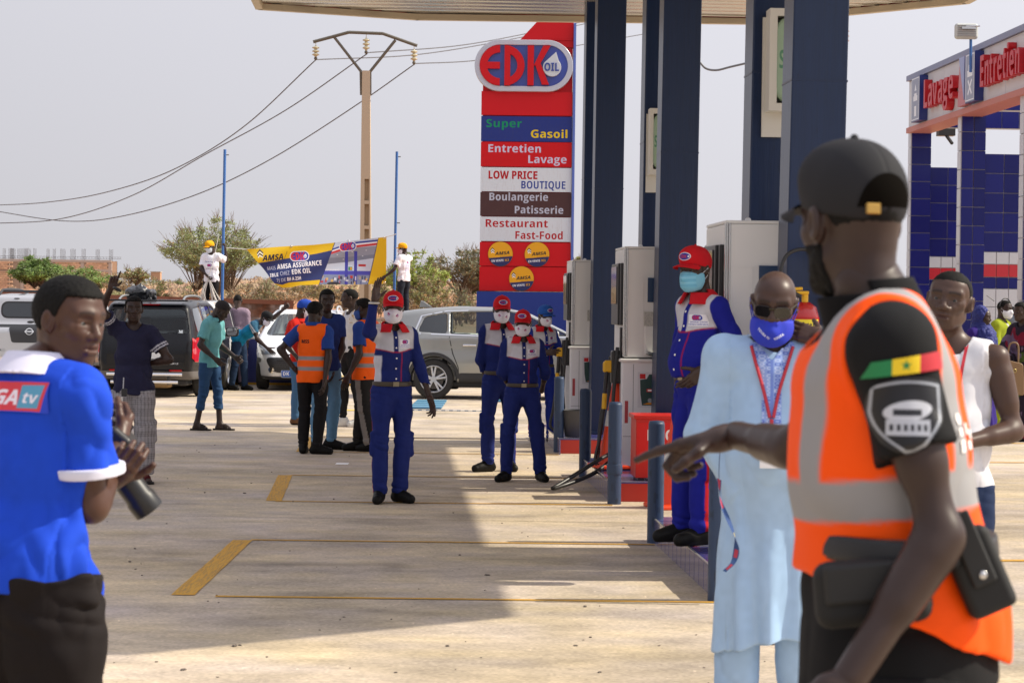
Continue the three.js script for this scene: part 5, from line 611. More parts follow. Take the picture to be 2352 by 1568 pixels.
      mirror(o, -0.92, 1.1, 0.62, Math.PI, MP(rgb(0.006, 0.0065, 0.009), 0.35, 0, { clearcoat: 0.35, clearcoatRoughness: 0.04, specularIntensity: 0.3 })); mirror(o, 0.92, 1.1, 0.62, Math.PI, MP(rgb(0.006, 0.0065, 0.009), 0.35, 0, { clearcoat: 0.35, clearcoatRoughness: 0.04, specularIntensity: 0.3 })); for (const x of [-0.4, 0.4]) { seat(o, x, 0.0, 1.24); seat(o, x, -1.0, 1.2); }
    } });
  const F = new Field(); F.cap(V(-0.14, 0.12, 0), V(0.02, 0.13, 0), 0.12, 0.13, 0.03).cap(V(0.0, 0.22, 0), V(0.02, 0.26, 0.02), 0.07, 0.04, 0.04).cap(V(0.19, 0.1, 0.04), V(0.22, 0.11, 0), 0.10, 0.09, 0.02).cap(V(-0.18, 0.05, 0), V(0.24, 0.05, 0), 0.07, 0.07, 0.02); F.disp = (x, y, z) => 0.02 * (1 - 4 * Math.abs(vn3(x * 9, y * 9, z * 9) - 0.5)) + 0.01 * (1 - 4 * Math.abs(vn3(x * 22, y * 22, z * 22) - 0.5)); F.amp = 0.03; F.add((x, y) => -y, 0.01, 2);
  const b = thing('wrapped_bundle', 'bundle wrapped in shiny black plastic on the roof of the dark grey SUV', 'bundle', [at(320, 690, 38.4).x, 1.675, -38.4]); part('wrapping', netMesh(F, 0.016), MP(rgb(0.02, 0.022, 0.026), 0.28, 0, { clearcoat: 0.5 }), b);
}
// white SUV beyond it
{
  const L = 4.6, W = 1.85, prof = roundPoly([[2.28, 0.36], [2.3, 0.75], [2.15, 1.0], [1.15, 1.12], [0.4, 1.62], [0, 1.68], [-1.4, 1.66], [-2.1, 1.55], [-2.28, 1.05], [-2.3, 0.45], [-2.15, 0.3], [2.1, 0.28]], 0.14);
  car({ name: 'white_suv', label: 'white SUV facing away, partly hidden by the dark grey SUV, its mirror sticking out', cat: 'car', p: [at(527, 800, 42).x - W / 2 + 0.1, 0, -42.2], turn: Math.PI - 0.06, L, W, H: 1.69, prof, belt: 1.0, tumble: 0.24, paint: paintM(rgb(0.72, 0.73, 0.74)), axles: [1.38, -1.38], R: 0.36, nose: 0.28, tail: 0.2, cell: 0.03,
    patches: [['rear_window', 'rear', rrect(-0.66, 1.1, 0.66, 1.5, 0.08), darkGlass], ['side_window', 'right', roundPoly([[-1.95, 1.14], [-1.85, 1.5], [-1.0, 1.56], [-1.0, 1.11]], 0.06), darkGlass], ['side_window', 'right', roundPoly([[-0.92, 1.11], [-0.92, 1.56], [-0.1, 1.57], [-0.1, 1.11]], 0.05), darkGlass], ['side_window', 'right', roundPoly([[-0.02, 1.11], [-0.02, 1.57], [0.2, 1.55], [1.0, 1.14]], 0.05), darkGlass], ['windscreen', 'front', rrect(-0.66, 1.14, 0.66, 1.56, 0.08), darkGlass], ['tail_lamp', 'rear', rrect(0.72, 0.8, 0.9, 1.1, 0.05), redLens], ['tail_lamp', 'rear', rrect(-0.9, 0.8, -0.72, 1.1, 0.05), redLens], ['door_gap', 'right', rrect(-0.06, 0.45, -0.045, 1.1, 0.004), blackTrim, 0.002]],
    extra(o) { mirror(o, -0.94, 1.13, 0.75, Math.PI, paintM(rgb(0.72, 0.73, 0.74))); mirror(o, 0.94, 1.13, 0.75, Math.PI, paintM(rgb(0.72, 0.73, 0.74))); for (const z of [-0.75, 0.15]) part('door_handle', bx(0.03, 0.035, 0.2, -0.93, 0.97, z, 0.012), chrome, o); } });
}
// silver pickup with a hard top, seen from behind
{
  const L = 5.2, W = 1.85, prof = roundPoly([[2.58, 0.45], [2.6, 0.85], [2.4, 1.05], [1.2, 1.16], [0.55, 1.66], [0.2, 1.74], [-1.0, 1.76], [-2.42, 1.72], [-2.5, 1.2], [-2.6, 1.1], [-2.62, 0.55], [-2.5, 0.42], [2.4, 0.36]], 0.1), sil = rgb(0.56, 0.57, 0.59), dark = M(rgb(0.035, 0.037, 0.042), 0.45);
  car({ name: 'pickup_truck', label: 'silver pickup with a hard top, seen from behind at the left edge', cat: 'pickup truck', p: [at(66, 800, 39.6).x, 0, -39.6 - L / 2], turn: Math.PI - 0.0, L, W, H: 1.78, prof, belt: 1.1, tumble: 0.2, paint: paintM(sil, 0.5, 0.35), axles: [1.6, -1.55], R: 0.37, nose: 0.3, tail: 0.1,
    patches: [['rear_window', 'rear', rrect(-0.52, 1.33, 0.52, 1.58, 0.1), darkGlass], ['window_seal', 'rear', rrect(-0.55, 1.3, 0.55, 1.61, 0.12), blackTrim, 0.003], ['tailgate_panel', 'rear', roundPoly([[-0.38, 1.14], [0.38, 1.14], [0.32, 0.86], [-0.32, 0.86]], 0.04), dark, 0.008], ['gap_line', 'rear', rrect(-0.88, 1.14, 0.88, 1.19, 0.01), dark, 0.005], ['emblem', 'rear', oval(-0.0, 1.06, 0.085, 0.07), M(0xffffff, 0.25, 0.2, { map: canvas(128, 128, (g) => { g.fillStyle = '#24262a'; g.fillRect(0, 0, 128, 128); g.strokeStyle = '#dfe2e6'; g.lineWidth = 12; g.beginPath(); g.arc(64, 64, 48, 0, 7); g.stroke(); g.fillStyle = '#dfe2e6'; g.fillRect(2, 50, 124, 28); g.fillStyle = '#30343a'; g.font = 'bold 22px sans-serif'; g.fillText('NISSAN', 22, 72); }) }), 0.014], ['model_badge', 'rear', rrect(-0.85, 0.70, -0.44, 0.75, 0.001), M(0xffffff, 0.3, 0.3, { map: canvas(256, 36, (g) => { g.fillStyle = '#b4b6ba'; g.fillRect(0, 0, 256, 36); g.fillStyle = '#44474c'; g.font = 'bold 32px sans-serif'; g.scale(1.3, 1); g.fillText('NAVARA', 40, 30); }) }), 0.004], ['third_lamp', 'rear', oval(-0.27, 1.66, 0.055, 0.012), blackTrim, 0.006], ['top_latch', 'rear', oval(0.0, 1.235, 0.065, 0.022), blackTrim, 0.008], ['chrome_bumper', 'rear', rrect(-0.88, 0.46, 0.88, 0.6, 0.04), chrome, 0.03], ['number_plate', 'rear', rrect(-0.16, 0.5, 0.3, 0.62, 0.01), M(rgb(0.1, 0.22, 0.5), 0.4), 0.04], ['side_window', 'right', rrect(-2.3, 1.28, -1.1, 1.58, 0.08), darkGlass], ['side_window', 'right', roundPoly([[-0.9, 1.2], [-0.9, 1.62], [0.2, 1.62], [0.95, 1.2]], 0.06), darkGlass], ['tail_lamp', 'rear', rrect(0.8, 0.72, 0.92, 1.1, 0.03), redLens], ['tail_lamp', 'rear', rrect(-0.92, 0.72, -0.8, 1.1, 0.03), redLens]],
    extra(o) { for (const x of [-0.62, 0.62]) part('roof_rail', tube([V(x, 1.72, -2.3), V(x, 1.80, -2.1), V(x, 1.80, -0.2), V(x, 1.74, 0.1)], 0.026, 6), blackTrim, o); part('roof_bar', [rod(V(-0.62, 1.80, -2.05), V(0.62, 1.80, -2.05), 0.022, 0.022, 8)], blackTrim, o); part('tow_hitch', [bx(0.2, 0.1, 0.12, 0, 0.38, -2.62, 0.02)], blackTrim, o); } });
}
// white estate car seen from the front
{
  const L = 4.42, W = 1.75, prof = roundPoly([[2.17, 0.26], [2.21, 0.5], [2.17, 0.66], [1.95, 0.80], [1.2, 1.0], [0.28, 1.44], [-0.25, 1.52], [-1.6, 1.49], [-2.1, 1.12], [-2.2, 0.8], [-2.2, 0.4], [-2.05, 0.25], [2.0, 0.2]], 0.1), P = at(682, 800, 40.5);
  const wht = paintM(rgb(0.74, 0.76, 0.79));
  car({ name: 'estate_car', label: 'white estate car facing the camera with a blue number plate', cat: 'car', p: [P.x, 0, -40.5 - L / 2], turn: 0.02, L, W, H: 1.54, prof, belt: 0.95, tumble: 0.34, paint: wht, axles: [1.35, -1.3], R: 0.315, floor: 0.74, nose: 0.34, tail: 0.2,
    open: [['front', roundPoly([[-0.74, 1.02], [-0.54, 1.42], [0.54, 1.42], [0.74, 1.02]], 0.08)], ['rear', rrect(-0.55, 1.08, 0.55, 1.42, 0.08)], ['x', roundPoly([[-1.2, 1.0], [-1.2, 1.4], [0.1, 1.42], [0.85, 1.02]], 0.05)]],
    patches: [['windscreen', 'front', roundPoly([[-0.78, 1.0], [-0.57, 1.44], [0.57, 1.44], [0.78, 1.0]], 0.1), glassM, -0.008], ['rear_window', 'rear', rrect(-0.58, 1.06, 0.58, 1.44, 0.1), glassM, -0.008], ['side_window', 'right', roundPoly([[-1.22, 0.99], [-1.22, 1.41], [0.1, 1.43], [0.88, 1.01]], 0.05), glassM, -0.008], ['side_window', 'left', roundPoly([[1.22, 0.99], [1.22, 1.41], [-0.1, 1.43], [-0.88, 1.01]], 0.05), glassM, -0.008],
      ['headlamp', 'front', roundPoly([[-0.80, 0.86], [-0.74, 0.88], [-0.42, 0.69], [-0.72, 0.66], [-0.82, 0.72]], 0.05), clearLens, 0.01], ['headlamp', 'front', roundPoly([[0.80, 0.86], [0.74, 0.88], [0.42, 0.69], [0.72, 0.66], [0.82, 0.72]], 0.05), clearLens, 0.01], ['grille', 'front', roundPoly([[-0.66, 0.62], [0.66, 0.62], [0.5, 0.34], [-0.5, 0.34]], 0.12), blackTrim, 0.006], ['grille', 'front', rrect(-0.3, 0.66, 0.3, 0.685, 0.012), blackTrim, 0.005], ['fog_grille', 'front', roundPoly([[-0.85, 0.62], [-0.74, 0.6], [-0.74, 0.52], [-0.84, 0.52]], 0.03), blackTrim, 0.006], ['fog_grille', 'front', roundPoly([[0.85, 0.62], [0.74, 0.6], [0.74, 0.52], [0.84, 0.52]], 0.03), blackTrim, 0.006], ['fog_lamp', 'front', oval(-0.52, 0.39, 0.055, 0.055, 20), chrome, 0.014], ['fog_lamp', 'front', oval(0.52, 0.39, 0.055, 0.055, 20), chrome, 0.014], ['bumper_lip', 'front', rrect(-0.8, 0.21, 0.8, 0.27, 0.02), blackTrim, 0.01],
      ['number_plate', 'front', rrect(-0.34, 0.27, 0.18, 0.39, 0.008), M(0xffffff, 0.35, 0, { map: plateTex('DK 761', '#1c57b8', '#e9eef6') }), 0.03], ['bonnet_gap', 'front', rrect(-0.62, 0.8, 0.62, 0.806, 0.001), blackTrim, 0.003]],
    extra(o, skin) { const lion = part('emblem', new THREE.ExtrudeGeometry(new THREE.Shape(rrect(-0.05, -0.06, 0.05, 0.06, 0.03).map(p => new THREE.Vector2(...p))), { depth: 0.01, bevelEnabled: false }).translate(0, 0.74, L / 2 - 0.09), chrome, o); for (let k = 0; k < 7; k++) part('grille_bar', bx(1.0 - k * 0.03, 0.012, 0.02, 0, 0.37 + k * 0.035 * 1, L / 2 - 0.005 + (k - 3) * 0.0), M(rgb(0.05, 0.05, 0.055), 0.4), o);
      for (const x of [-0.56, 0.56]) part('roof_rail', tube([V(x, 1.46, 0.15), V(x, 1.55, -0.05), V(x, 1.56, -1.2), V(x, 1.5, -1.5)], 0.022, 6), M(rgb(0.5, 0.51, 0.52), 0.4, 0.4), o); for (const s of [-1, 1]) part('wing_mirror', [bx(0.23, 0.16, 0.13, s * 0.98, 1.02, 0.85, 0.06), bx(0.1, 0.04, 0.06, s * 0.86, 0.97, 0.85, 0.015)], wht, o); for (const x of [-0.36, 0.36]) { seat(o, x, 0.0, 1.12); seat(o, x, -1.0, 1.08); }
      part('steering_wheel', new THREE.TorusGeometry(0.18, 0.018, 8, 24).rotateX(-0.5).translate(0.36, 0.95, 0.5), blackTrim, o); part('wiper', tube([V(-0.6, 1.03, 1.14), V(-0.1, 1.06, 1.08)], 0.008, 4), blackTrim, o); part('wiper', tube([V(0.0, 1.03, 1.14), V(0.5, 1.07, 1.07)], 0.008, 4), blackTrim, o); part('towel', bx(0.5, 0.06, 0.2, -0.05, 0.97, 0.75, 0.03), M(rgb(0.3, 0.3, 0.33), 0.9), o); } });
}
// silver grey crossover seen from the side
{
  const L = 4.48, W = 1.85, prof = roundPoly([[2.2, 0.34], [2.24, 0.7], [2.1, 0.98], [1.15, 1.1], [0.3, 1.52], [-0.15, 1.61], [-0.9, 1.62], [-1.55, 1.57], [-2.05, 1.50], [-2.12, 1.42], [-1.98, 1.34], [-2.18, 1.05], [-2.24, 0.82], [-2.2, 0.42], [-2.05, 0.3], [2.0, 0.27]], 0.09), P = at(995, 880, 37.7);
  const pt = paintM(rgb(0.33, 0.34, 0.33), 0.65, 0.34), ax = -1.34; const cladding = M(rgb(0.03, 0.03, 0.032), 0.6);
  const ring = (z) => { const o = []; for (let i = 0; i <= 16; i++) { const a = i / 16 * Math.PI; o.push([z + 0.455 * Math.cos(a), 0.36 + 0.455 * Math.sin(a)]); } for (let i = 16; i >= 0; i--) { const a = i / 16 * Math.PI; o.push([z + 0.4 * Math.cos(a), 0.36 + 0.4 * Math.sin(a)]); } return o; };
  const q3 = roundPoly([[-1.62, 1.17], [-1.5, 1.42], [-1.12, 1.50], [-1.12, 1.14]], 0.06), rearW = roundPoly([[-1.06, 1.14], [-1.06, 1.505], [-0.22, 1.53], [-0.22, 1.12]], 0.04), frontW = roundPoly([[-0.12, 1.12], [-0.12, 1.53], [0.2, 1.49], [1.0, 1.12]], 0.05), L2 = p => p.map(([a, b]) => [-a, b]).reverse();
  car({ name: 'crossover_car', label: 'silver grey crossover seen from its right side behind the trio of attendants', cat: 'car', p: [P.x - ax, 0, -37.7 - W / 2], turn: Math.PI / 2, L, W, H: 1.63, prof, belt: 1.05, tumble: 0.3, paint: pt, axles: [1.33, ax], R: 0.35, five: true, spokes: 5, floor: 0.85, nose: 0.3, tail: 0.22,
    open: [['x', q3], ['x', rearW], ['x', frontW]],
    patches: [['side_window', 'right', q3, darkGlass, -0.006], ['side_window', 'right', rearW, glassM, -0.01], ['side_window', 'right', frontW, glassM, -0.01], ['side_window', 'left', L2(rearW), glassM, -0.01], ['side_window', 'left', L2(frontW), glassM, -0.01], ['windscreen', 'front', rrect(-0.66, 1.14, 0.66, 1.5, 0.08), darkGlass], ['rear_window', 'rear', rrect(-0.6, 1.1, 0.6, 1.38, 0.08), darkGlass],
      ['wheel_arch_trim', 'right', ring(ax), cladding, 0.012], ['wheel_arch_trim', 'right', ring(1.33), cladding, 0.012], ['sill_trim', 'right', rrect(-0.9, 0.3, 0.9, 0.46, 0.03), cladding, 0.012], ['tail_lamp', 'right', roundPoly([[-2.2, 0.98], [-2.12, 1.02], [-1.85, 0.98], [-1.95, 0.92]], 0.03), redLens, 0.01], ['door_gap', 'right', [[-1.08, 1.1], [-1.07, 1.1], [-1.0, 0.8], [-0.9, 0.55], [-0.9, 0.47], [-0.912, 0.47], [-0.915, 0.55], [-1.02, 0.8]], blackTrim, 0.003], ['door_gap', 'right', rrect(-0.175, 0.46, -0.163, 1.12, 0.003), blackTrim, 0.003], ['window_trim', 'right', [[-1.6, 1.125], [-0.2, 1.09], [1.02, 1.09], [1.02, 1.112], [-0.2, 1.112], [-1.6, 1.148]], chrome, 0.006], ['window_trim', 'right', [[-1.66, 1.16], [-1.54, 1.44], [-1.1, 1.525], [-0.2, 1.555], [0.3, 1.52], [0.3, 1.535], [-0.2, 1.57], [-1.12, 1.54], [-1.57, 1.45], [-1.69, 1.16]], chrome, 0.004]],
    extra(o) { part('door_handle', bx(0.035, 0.04, 0.24, -W / 2 - 0.012, 0.94, -0.72, 0.016), chrome, o); part('door_handle', bx(0.035, 0.04, 0.24, -W / 2 - 0.012, 0.95, 0.1, 0.016), chrome, o); const fs = new THREE.Shape([[0, 0], [0.2, 0], [0.06, 0.09], [0.02, 0.1]].map(p => new THREE.Vector2(...p))); part('roof_fin', new THREE.ExtrudeGeometry(fs, { depth: 0.03, bevelSize: 0.01, bevelThickness: 0.01 }).rotateY(-Math.PI / 2).translate(0.015, 1.6, -1.62), pt, o); part('mud_flap', bx(0.2, 0.2, 0.02, -0.72, 0.26, ax - 0.44), blackTrim, o); part('silencer', bx(0.3, 0.16, 0.6, -0.3, 0.24, -1.2, 0.06), blackTrim, o); for (const x of [-0.4, 0.4]) { seat(o, x, 0.05, 1.22); seat(o, x, -0.95, 1.15); } mirror(o, -0.92, 1.13, 0.75, Math.PI, pt); } });
}

// ------------------------------------------------------------------ people: bodies, heads and hands as smooth fields, clothes as shells over them
const DEG = Math.PI / 180;
const ridge = n => 1 - 4 * Math.abs(n - 0.5);
const fold = (x, y, z, f = 1) => 0.75 * ridge(vn3(x * 7 * f + y * 3 + 9, y * 6.5 * f - x * 4 + 5, z * 8 * f + 3)) + 0.5 * ridge(vn3(x * 14 * f - y * 6 + 2, y * 13 * f + x * 5, z * 15 * f + 7)) + 0.25 * (vn3(x * 30, y * 26 + 5, z * 30) - 0.5);
const HEAD = {};
function headField() {
  const F = new Field(), S = 1;
  F.ell(V(0, 0.032, -0.014), [0.0745, 0.084, 0.096], 0.03).ell(V(0, 0.045, 0.03), [0.064, 0.06, 0.062], 0.03).ell(V(0, -0.035, 0.028), [0.057, 0.078, 0.062], 0.035);
  F.cap(V(-0.045, -0.06, 0.0), V(-0.022, -0.095, 0.055), 0.022, 0.02, 0.03).cap(V(0.045, -0.06, 0.0), V(0.022, -0.095, 0.055), 0.022, 0.02, 0.03).ell(V(0, -0.098, 0.066), [0.021, 0.016, 0.017], 0.025);
  F.cap(V(-0.047, -0.014, 0.054), V(-0.03, -0.03, 0.074), 0.02, 0.014, 0.025).cap(V(0.047, -0.014, 0.054), V(0.03, -0.03, 0.074), 0.02, 0.014, 0.025);
  F.cap(V(-0.045, 0.028, 0.072), V(-0.012, 0.026, 0.088), 0.012, 0.011, 0.02).cap(V(0.045, 0.028, 0.072), V(0.012, 0.026, 0.088), 0.012, 0.011, 0.02);
  for (const s of [-1, 1]) F.ell(V(s * 0.033, 0.004, 0.097), [0.019, 0.013, 0.016], 0.014, 1);
  for (const s of [-1, 1]) { F.cap(V(s * 0.019, 0.0085, 0.0835), V(s * 0.046, 0.007, 0.0735), 0.0075, 0.007, 0.007); F.cap(V(s * 0.020, -0.0095, 0.082), V(s * 0.046, -0.008, 0.0735), 0.007, 0.007, 0.008); }
  F.cap(V(0, 0.014, 0.088), V(0, -0.028, 0.106), 0.0085, 0.0125, 0.014).ell(V(0, -0.032, 0.105), [0.0125, 0.0105, 0.011], 0.01); for (const s of [-1, 1]) F.ell(V(s * 0.016, -0.035, 0.095), [0.0105, 0.0095, 0.0125], 0.008);
  F.ell(V(0, -0.062, 0.077), [0.032, 0.024, 0.016], 0.02).cap(V(-0.019, -0.0605, 0.088), V(0.019, -0.0605, 0.088), 0.0075, 0.0075, 0.006).cap(V(-0.006, -0.059, 0.0935), V(0.006, -0.059, 0.0935), 0.007, 0.007, 0.006).cap(V(-0.014, -0.0745, 0.089), V(0.014, -0.0745, 0.089), 0.0088, 0.0088, 0.006);
  F.cap(V(-0.026, -0.0672, 0.095), V(0.026, -0.0672, 0.095), 0.003, 0.003, 0.006, 1);
  for (const s of [-1, 1]) { F.ell(V(s * 0.075, -0.004, -0.004), [0.009, 0.031, 0.019], 0.012).ell(V(s * 0.084, 0.0, -0.006), [0.007, 0.029, 0.018], 0.006).ell(V(s * 0.089, -0.002, -0.001), [0.006, 0.019, 0.010], 0.006, 1); }
  F.cap(V(0, -0.05, -0.045), V(0, -0.13, -0.055), 0.048, 0.046, 0.04).cap(V(0, -0.085, -0.012), V(0, -0.14, -0.03), 0.04, 0.042, 0.03);
  F.lo = [-0.11, -0.15, -0.13]; F.hi = [0.11, 0.14, 0.14]; return F;
}
const skinTint = (x, y, z) => { const ax = Math.abs(x); let k = 0.94 + 0.12 * vn3(x * 60, y * 60, z * 60); let r = k, g = k, b = k; const lip = Math.exp(-(((y + 0.067) / 0.011) ** 2) - ((ax / 0.026) ** 4)) * (z > 0.07 ? 1 : 0); r *= 1 + 0.15 * lip; g *= 1 + 0.0 * lip; b *= 1 + 0.12 * lip; const brow = z > 0.05 ? Math.exp(-(((y - 0.031 + (ax - 0.03) * (ax - 0.03) * 8) / 0.0055) ** 2)) * (ax > 0.012 && ax < 0.053 ? 1 : 0) : 0; const q = 1 - 0.72 * brow; return [r * q, g * q, b * q]; };
const headGeo = (cell) => HEAD['h' + cell] ??= netMesh(headField(), cell, { color: skinTint });
const capCut = (F, y0, sl) => F.add((x, y, z) => (y0 + sl * z) - y, 0.004, 2);
function hairGeo(kind, cell) {
  return HEAD[kind + cell] ??= (() => {
    const F = new Field(); const g = kind === 'shaved' ? 0.002 : 0.009; F.ell(V(0, 0.034, -0.014), [0.0745 + g, 0.084 + g * 1.3, 0.096 + g], 0.03).ell(V(0, 0.048, 0.03), [0.062 + g, 0.06 + g, 0.057 + g], 0.03); F.lo = [-0.1, -0.12, -0.13]; F.hi = [0.1, 0.16, 0.12];
    // hairline: high on the forehead, down before the ears, low on the nape
    F.add((x, y, z) => { const h = z > 0.045 ? 0.072 : z > 0.012 ? 0.004 + (z - 0.012) * 2.06 : z > -0.02 ? 0.004 + (0.012 - z) * 0.6 : -0.075 + Math.max(0, (z + 0.075)) * 1.8; return (h - y) * 0.5; }, 0.006, 2);
    F.disp = (x, y, z) => (vn3(x * 190, y * 190, z * 190) - 0.5) * (kind === 'shaved' ? 0.0012 : 0.0032); F.amp = 0.004; return netMesh(F, cell, {}); })();
}
function capGeo(cell) { return HEAD['cap' + cell] ??= (() => { const F = new Field(); F.ell(V(0, 0.046, -0.008), [0.086, 0.098, 0.107], 0.02).ell(V(0, 0.085, 0.045), [0.068, 0.052, 0.058], 0.04); F.lo = [-0.1, -0.03, -0.13]; F.hi = [0.1, 0.17, 0.13]; F.add((x, y, z) => (0.018 + 0.2 * z) - y, 0.004, 2); F.add((x, y, z) => Math.hypot(x * 0.98, (y - 0.03) * 0.9, (z + 0.01) * 0.8) - 0.072, 0.003, 1); F.disp = (x, y, z) => 0.0012 * Math.exp(-Math.pow(x / 0.003, 2)); F.amp = 0.002; return netMesh(F, cell); })(); }
function brimGeo() { return HEAD.brim ??= (() => { const top = [], n = 18, m = 6, idx = [], pos = []; for (const off of [0, -0.005]) for (let j = 0; j <= m; j++) for (let i = 0; i <= n; i++) { const u = i / n * 2 - 1, v = j / m, x = 0.082 * Math.sin(u * 1.5) / Math.sin(1.5), zin = 0.055 + 0.045 * Math.cos(u * 1.5), zo = zin + 0.072 * Math.sqrt(Math.max(0, 1 - u * u * 0.96)); pos.push(x * (1 - 0.06 * v), 0.043 - 0.022 * u * u - 0.012 * v + off, zin + (zo - zin) * v); } const w = n + 1, q = w * (m + 1); for (let j = 0; j < m; j++) for (let i = 0; i < n; i++) { const a = j * w + i; idx.push(a, a + w + 1, a + 1, a, a + w, a + w + 1, q + a, q + a + 1, q + a + w + 1, q + a, q + a + w + 1, q + a + w); } for (let i = 0; i < n; i++) { const a = m * w + i; idx.push(a, q + a, q + a + 1, a, q + a + 1, a + 1); } const G = new THREE.BufferGeometry(); G.setAttribute('position', new THREE.Float32BufferAttribute(pos, 3)); G.setIndex(idx); G.computeVertexNormals(); return G; })(); }
function maskField(low) { const F = new Field(), dy = low ? -0.032 : 0; F.ell(V(0, -0.048 + dy, 0.018), [0.080, 0.088, 0.089], 0.03).cap(V(0, 0.0 + dy, 0.09), V(0, -0.045 + dy, 0.11), 0.014, 0.02, 0.03).ell(V(0, -0.09 + dy * 0.6, 0.058), [0.05, 0.04, 0.05], 0.03); F.lo = [-0.1, -0.19, -0.02]; F.hi = [0.1, 0.03, 0.15]; F.add((x, y, z) => y - (-0.002 + dy - 3 * x * x), 0.003, 2).add((x, y, z) => (-0.128 + dy * 0.4 + 5 * x * x) - y, 0.003, 2).add((x, y, z) => (0.012 + Math.abs(y + 0.055 - dy) * 0.15) - z, 0.003, 2); return F; }
const maskGeo = (cell, low) => HEAD['m' + cell + low] ??= netMesh(maskField(low), cell);
const eyeGeo = () => HEAD.eye ??= (() => { const g = new THREE.SphereGeometry(0.0125, 16, 12), p = g.attributes.position, c = []; for (let i = 0; i < p.count; i++) { const d = Math.hypot(p.getX(i), p.getY(i)), f = p.getZ(i) > 0; const k = f && d < 0.0062 ? 0.008 : 0.2; c.push(k, k * 0.93, k * 0.86); } g.setAttribute('color', new THREE.Float32BufferAttribute(c, 3)); return g; })();
function handGeo(pose, cell) {
  return HEAD[pose + cell] ??= (() => {
    const F = new Field(), curls = { relaxed: [0.35, 0.4, 0.45, 0.5], flat: [0.06, 0.05, 0.06, 0.1], fist: [1.35, 1.4, 1.4, 1.4], point: [0.1, 1.3, 1.35, 1.4], grip: [1.0, 1.05, 1.1, 1.1], soft: [0.2, 0.35, 0.6, 0.7] }[pose], spread = pose === 'flat' ? 0.07 : 0.02;
    const kx = [0.030, 0.0105, -0.0095, -0.028], ky = [0.092, 0.096, 0.092, 0.084], len = [[0.042, 0.026, 0.021], [0.046, 0.03, 0.022], [0.043, 0.028, 0.021], [0.033, 0.021, 0.018]];
    for (let i = 0; i < 4; i++) F.cap(V(kx[i] * 0.62, 0.012, 0), V(kx[i], ky[i], 0), 0.0145, 0.0125, 0.016);
    F.cap(V(0, -0.02, 0), V(0, 0.02, 0), 0.025, 0.022, 0.02).cap(V(0.022, 0.02, 0.008), V(0.032, 0.05, 0.008), 0.017, 0.014, 0.02);
    for (let i = 0; i < 4; i++) { let p = V(kx[i], ky[i], 0), a = curls[i] * 0.6, sx = (kx[i] > 0 ? 1 : kx[i] < -0.02 ? -1.4 : 0) * spread; for (let s = 0; s < 3; s++) { const d = V(Math.sin(sx), Math.cos(a) * Math.cos(sx), Math.sin(a)), q = p.clone().addScaledVector(d, len[i][s]); F.cap(p, q, 0.0098 - 0.0012 * s, 0.0092 - 0.0013 * s, s ? 0.003 : 0.006); p = q; a += curls[i] * (s ? 0.7 : 1); } }
    const tc = pose === 'fist' || pose === 'grip' || pose === 'point' ? 0.9 : 0.25; let p = V(0.03, 0.034, 0.008); for (const [l, r, ang] of [[0.034, 0.0125, 0], [0.03, 0.011, 0.5], [0.022, 0.0095, 0.8]]) { const b = 0.85 - ang * tc * 0.9; const q = p.clone().add(V(Math.sin(b), Math.cos(b), 0.35 * (tc > 0.5 ? 1.4 : 0.7)).normalize().multiplyScalar(l)); F.cap(p, q, r, r * 0.9, 0.006); p = q; }
    F.lo = [-0.06, -0.045, -0.03]; F.hi = [0.11, 0.21, 0.11]; return netMesh(F, cell, { color: (x, y, z, n) => { const k = n[2] > 0.3 ? 1.35 : 1; return [k, k, k]; } }); })();
}
const MV = {};
const cloth = (o = {}) => MP(0xffffff, o.rough ?? 0.85, 0, { vertexColors: true, specularIntensity: 0.35, side: THREE.DoubleSide, ...(o.more || {}) });
const clothM = cloth(), satinM = cloth({ rough: 0.5 });
const skinM = MP(0xffffff, 0.42, 0, { vertexColors: true, specularIntensity: 0.75 }), eyeM = MP(0xffffff, 0.15, 0, { vertexColors: true }), hairM = MP(rgb(0.006, 0.0055, 0.005), 0.8, 0, { specularIntensity: 0.4 }), beardM = hairM;
const asFn = c => typeof c === 'function' ? c : (() => { const l = typeof c === 'string' || typeof c === 'number' ? lin(c) : c; return () => l; })();
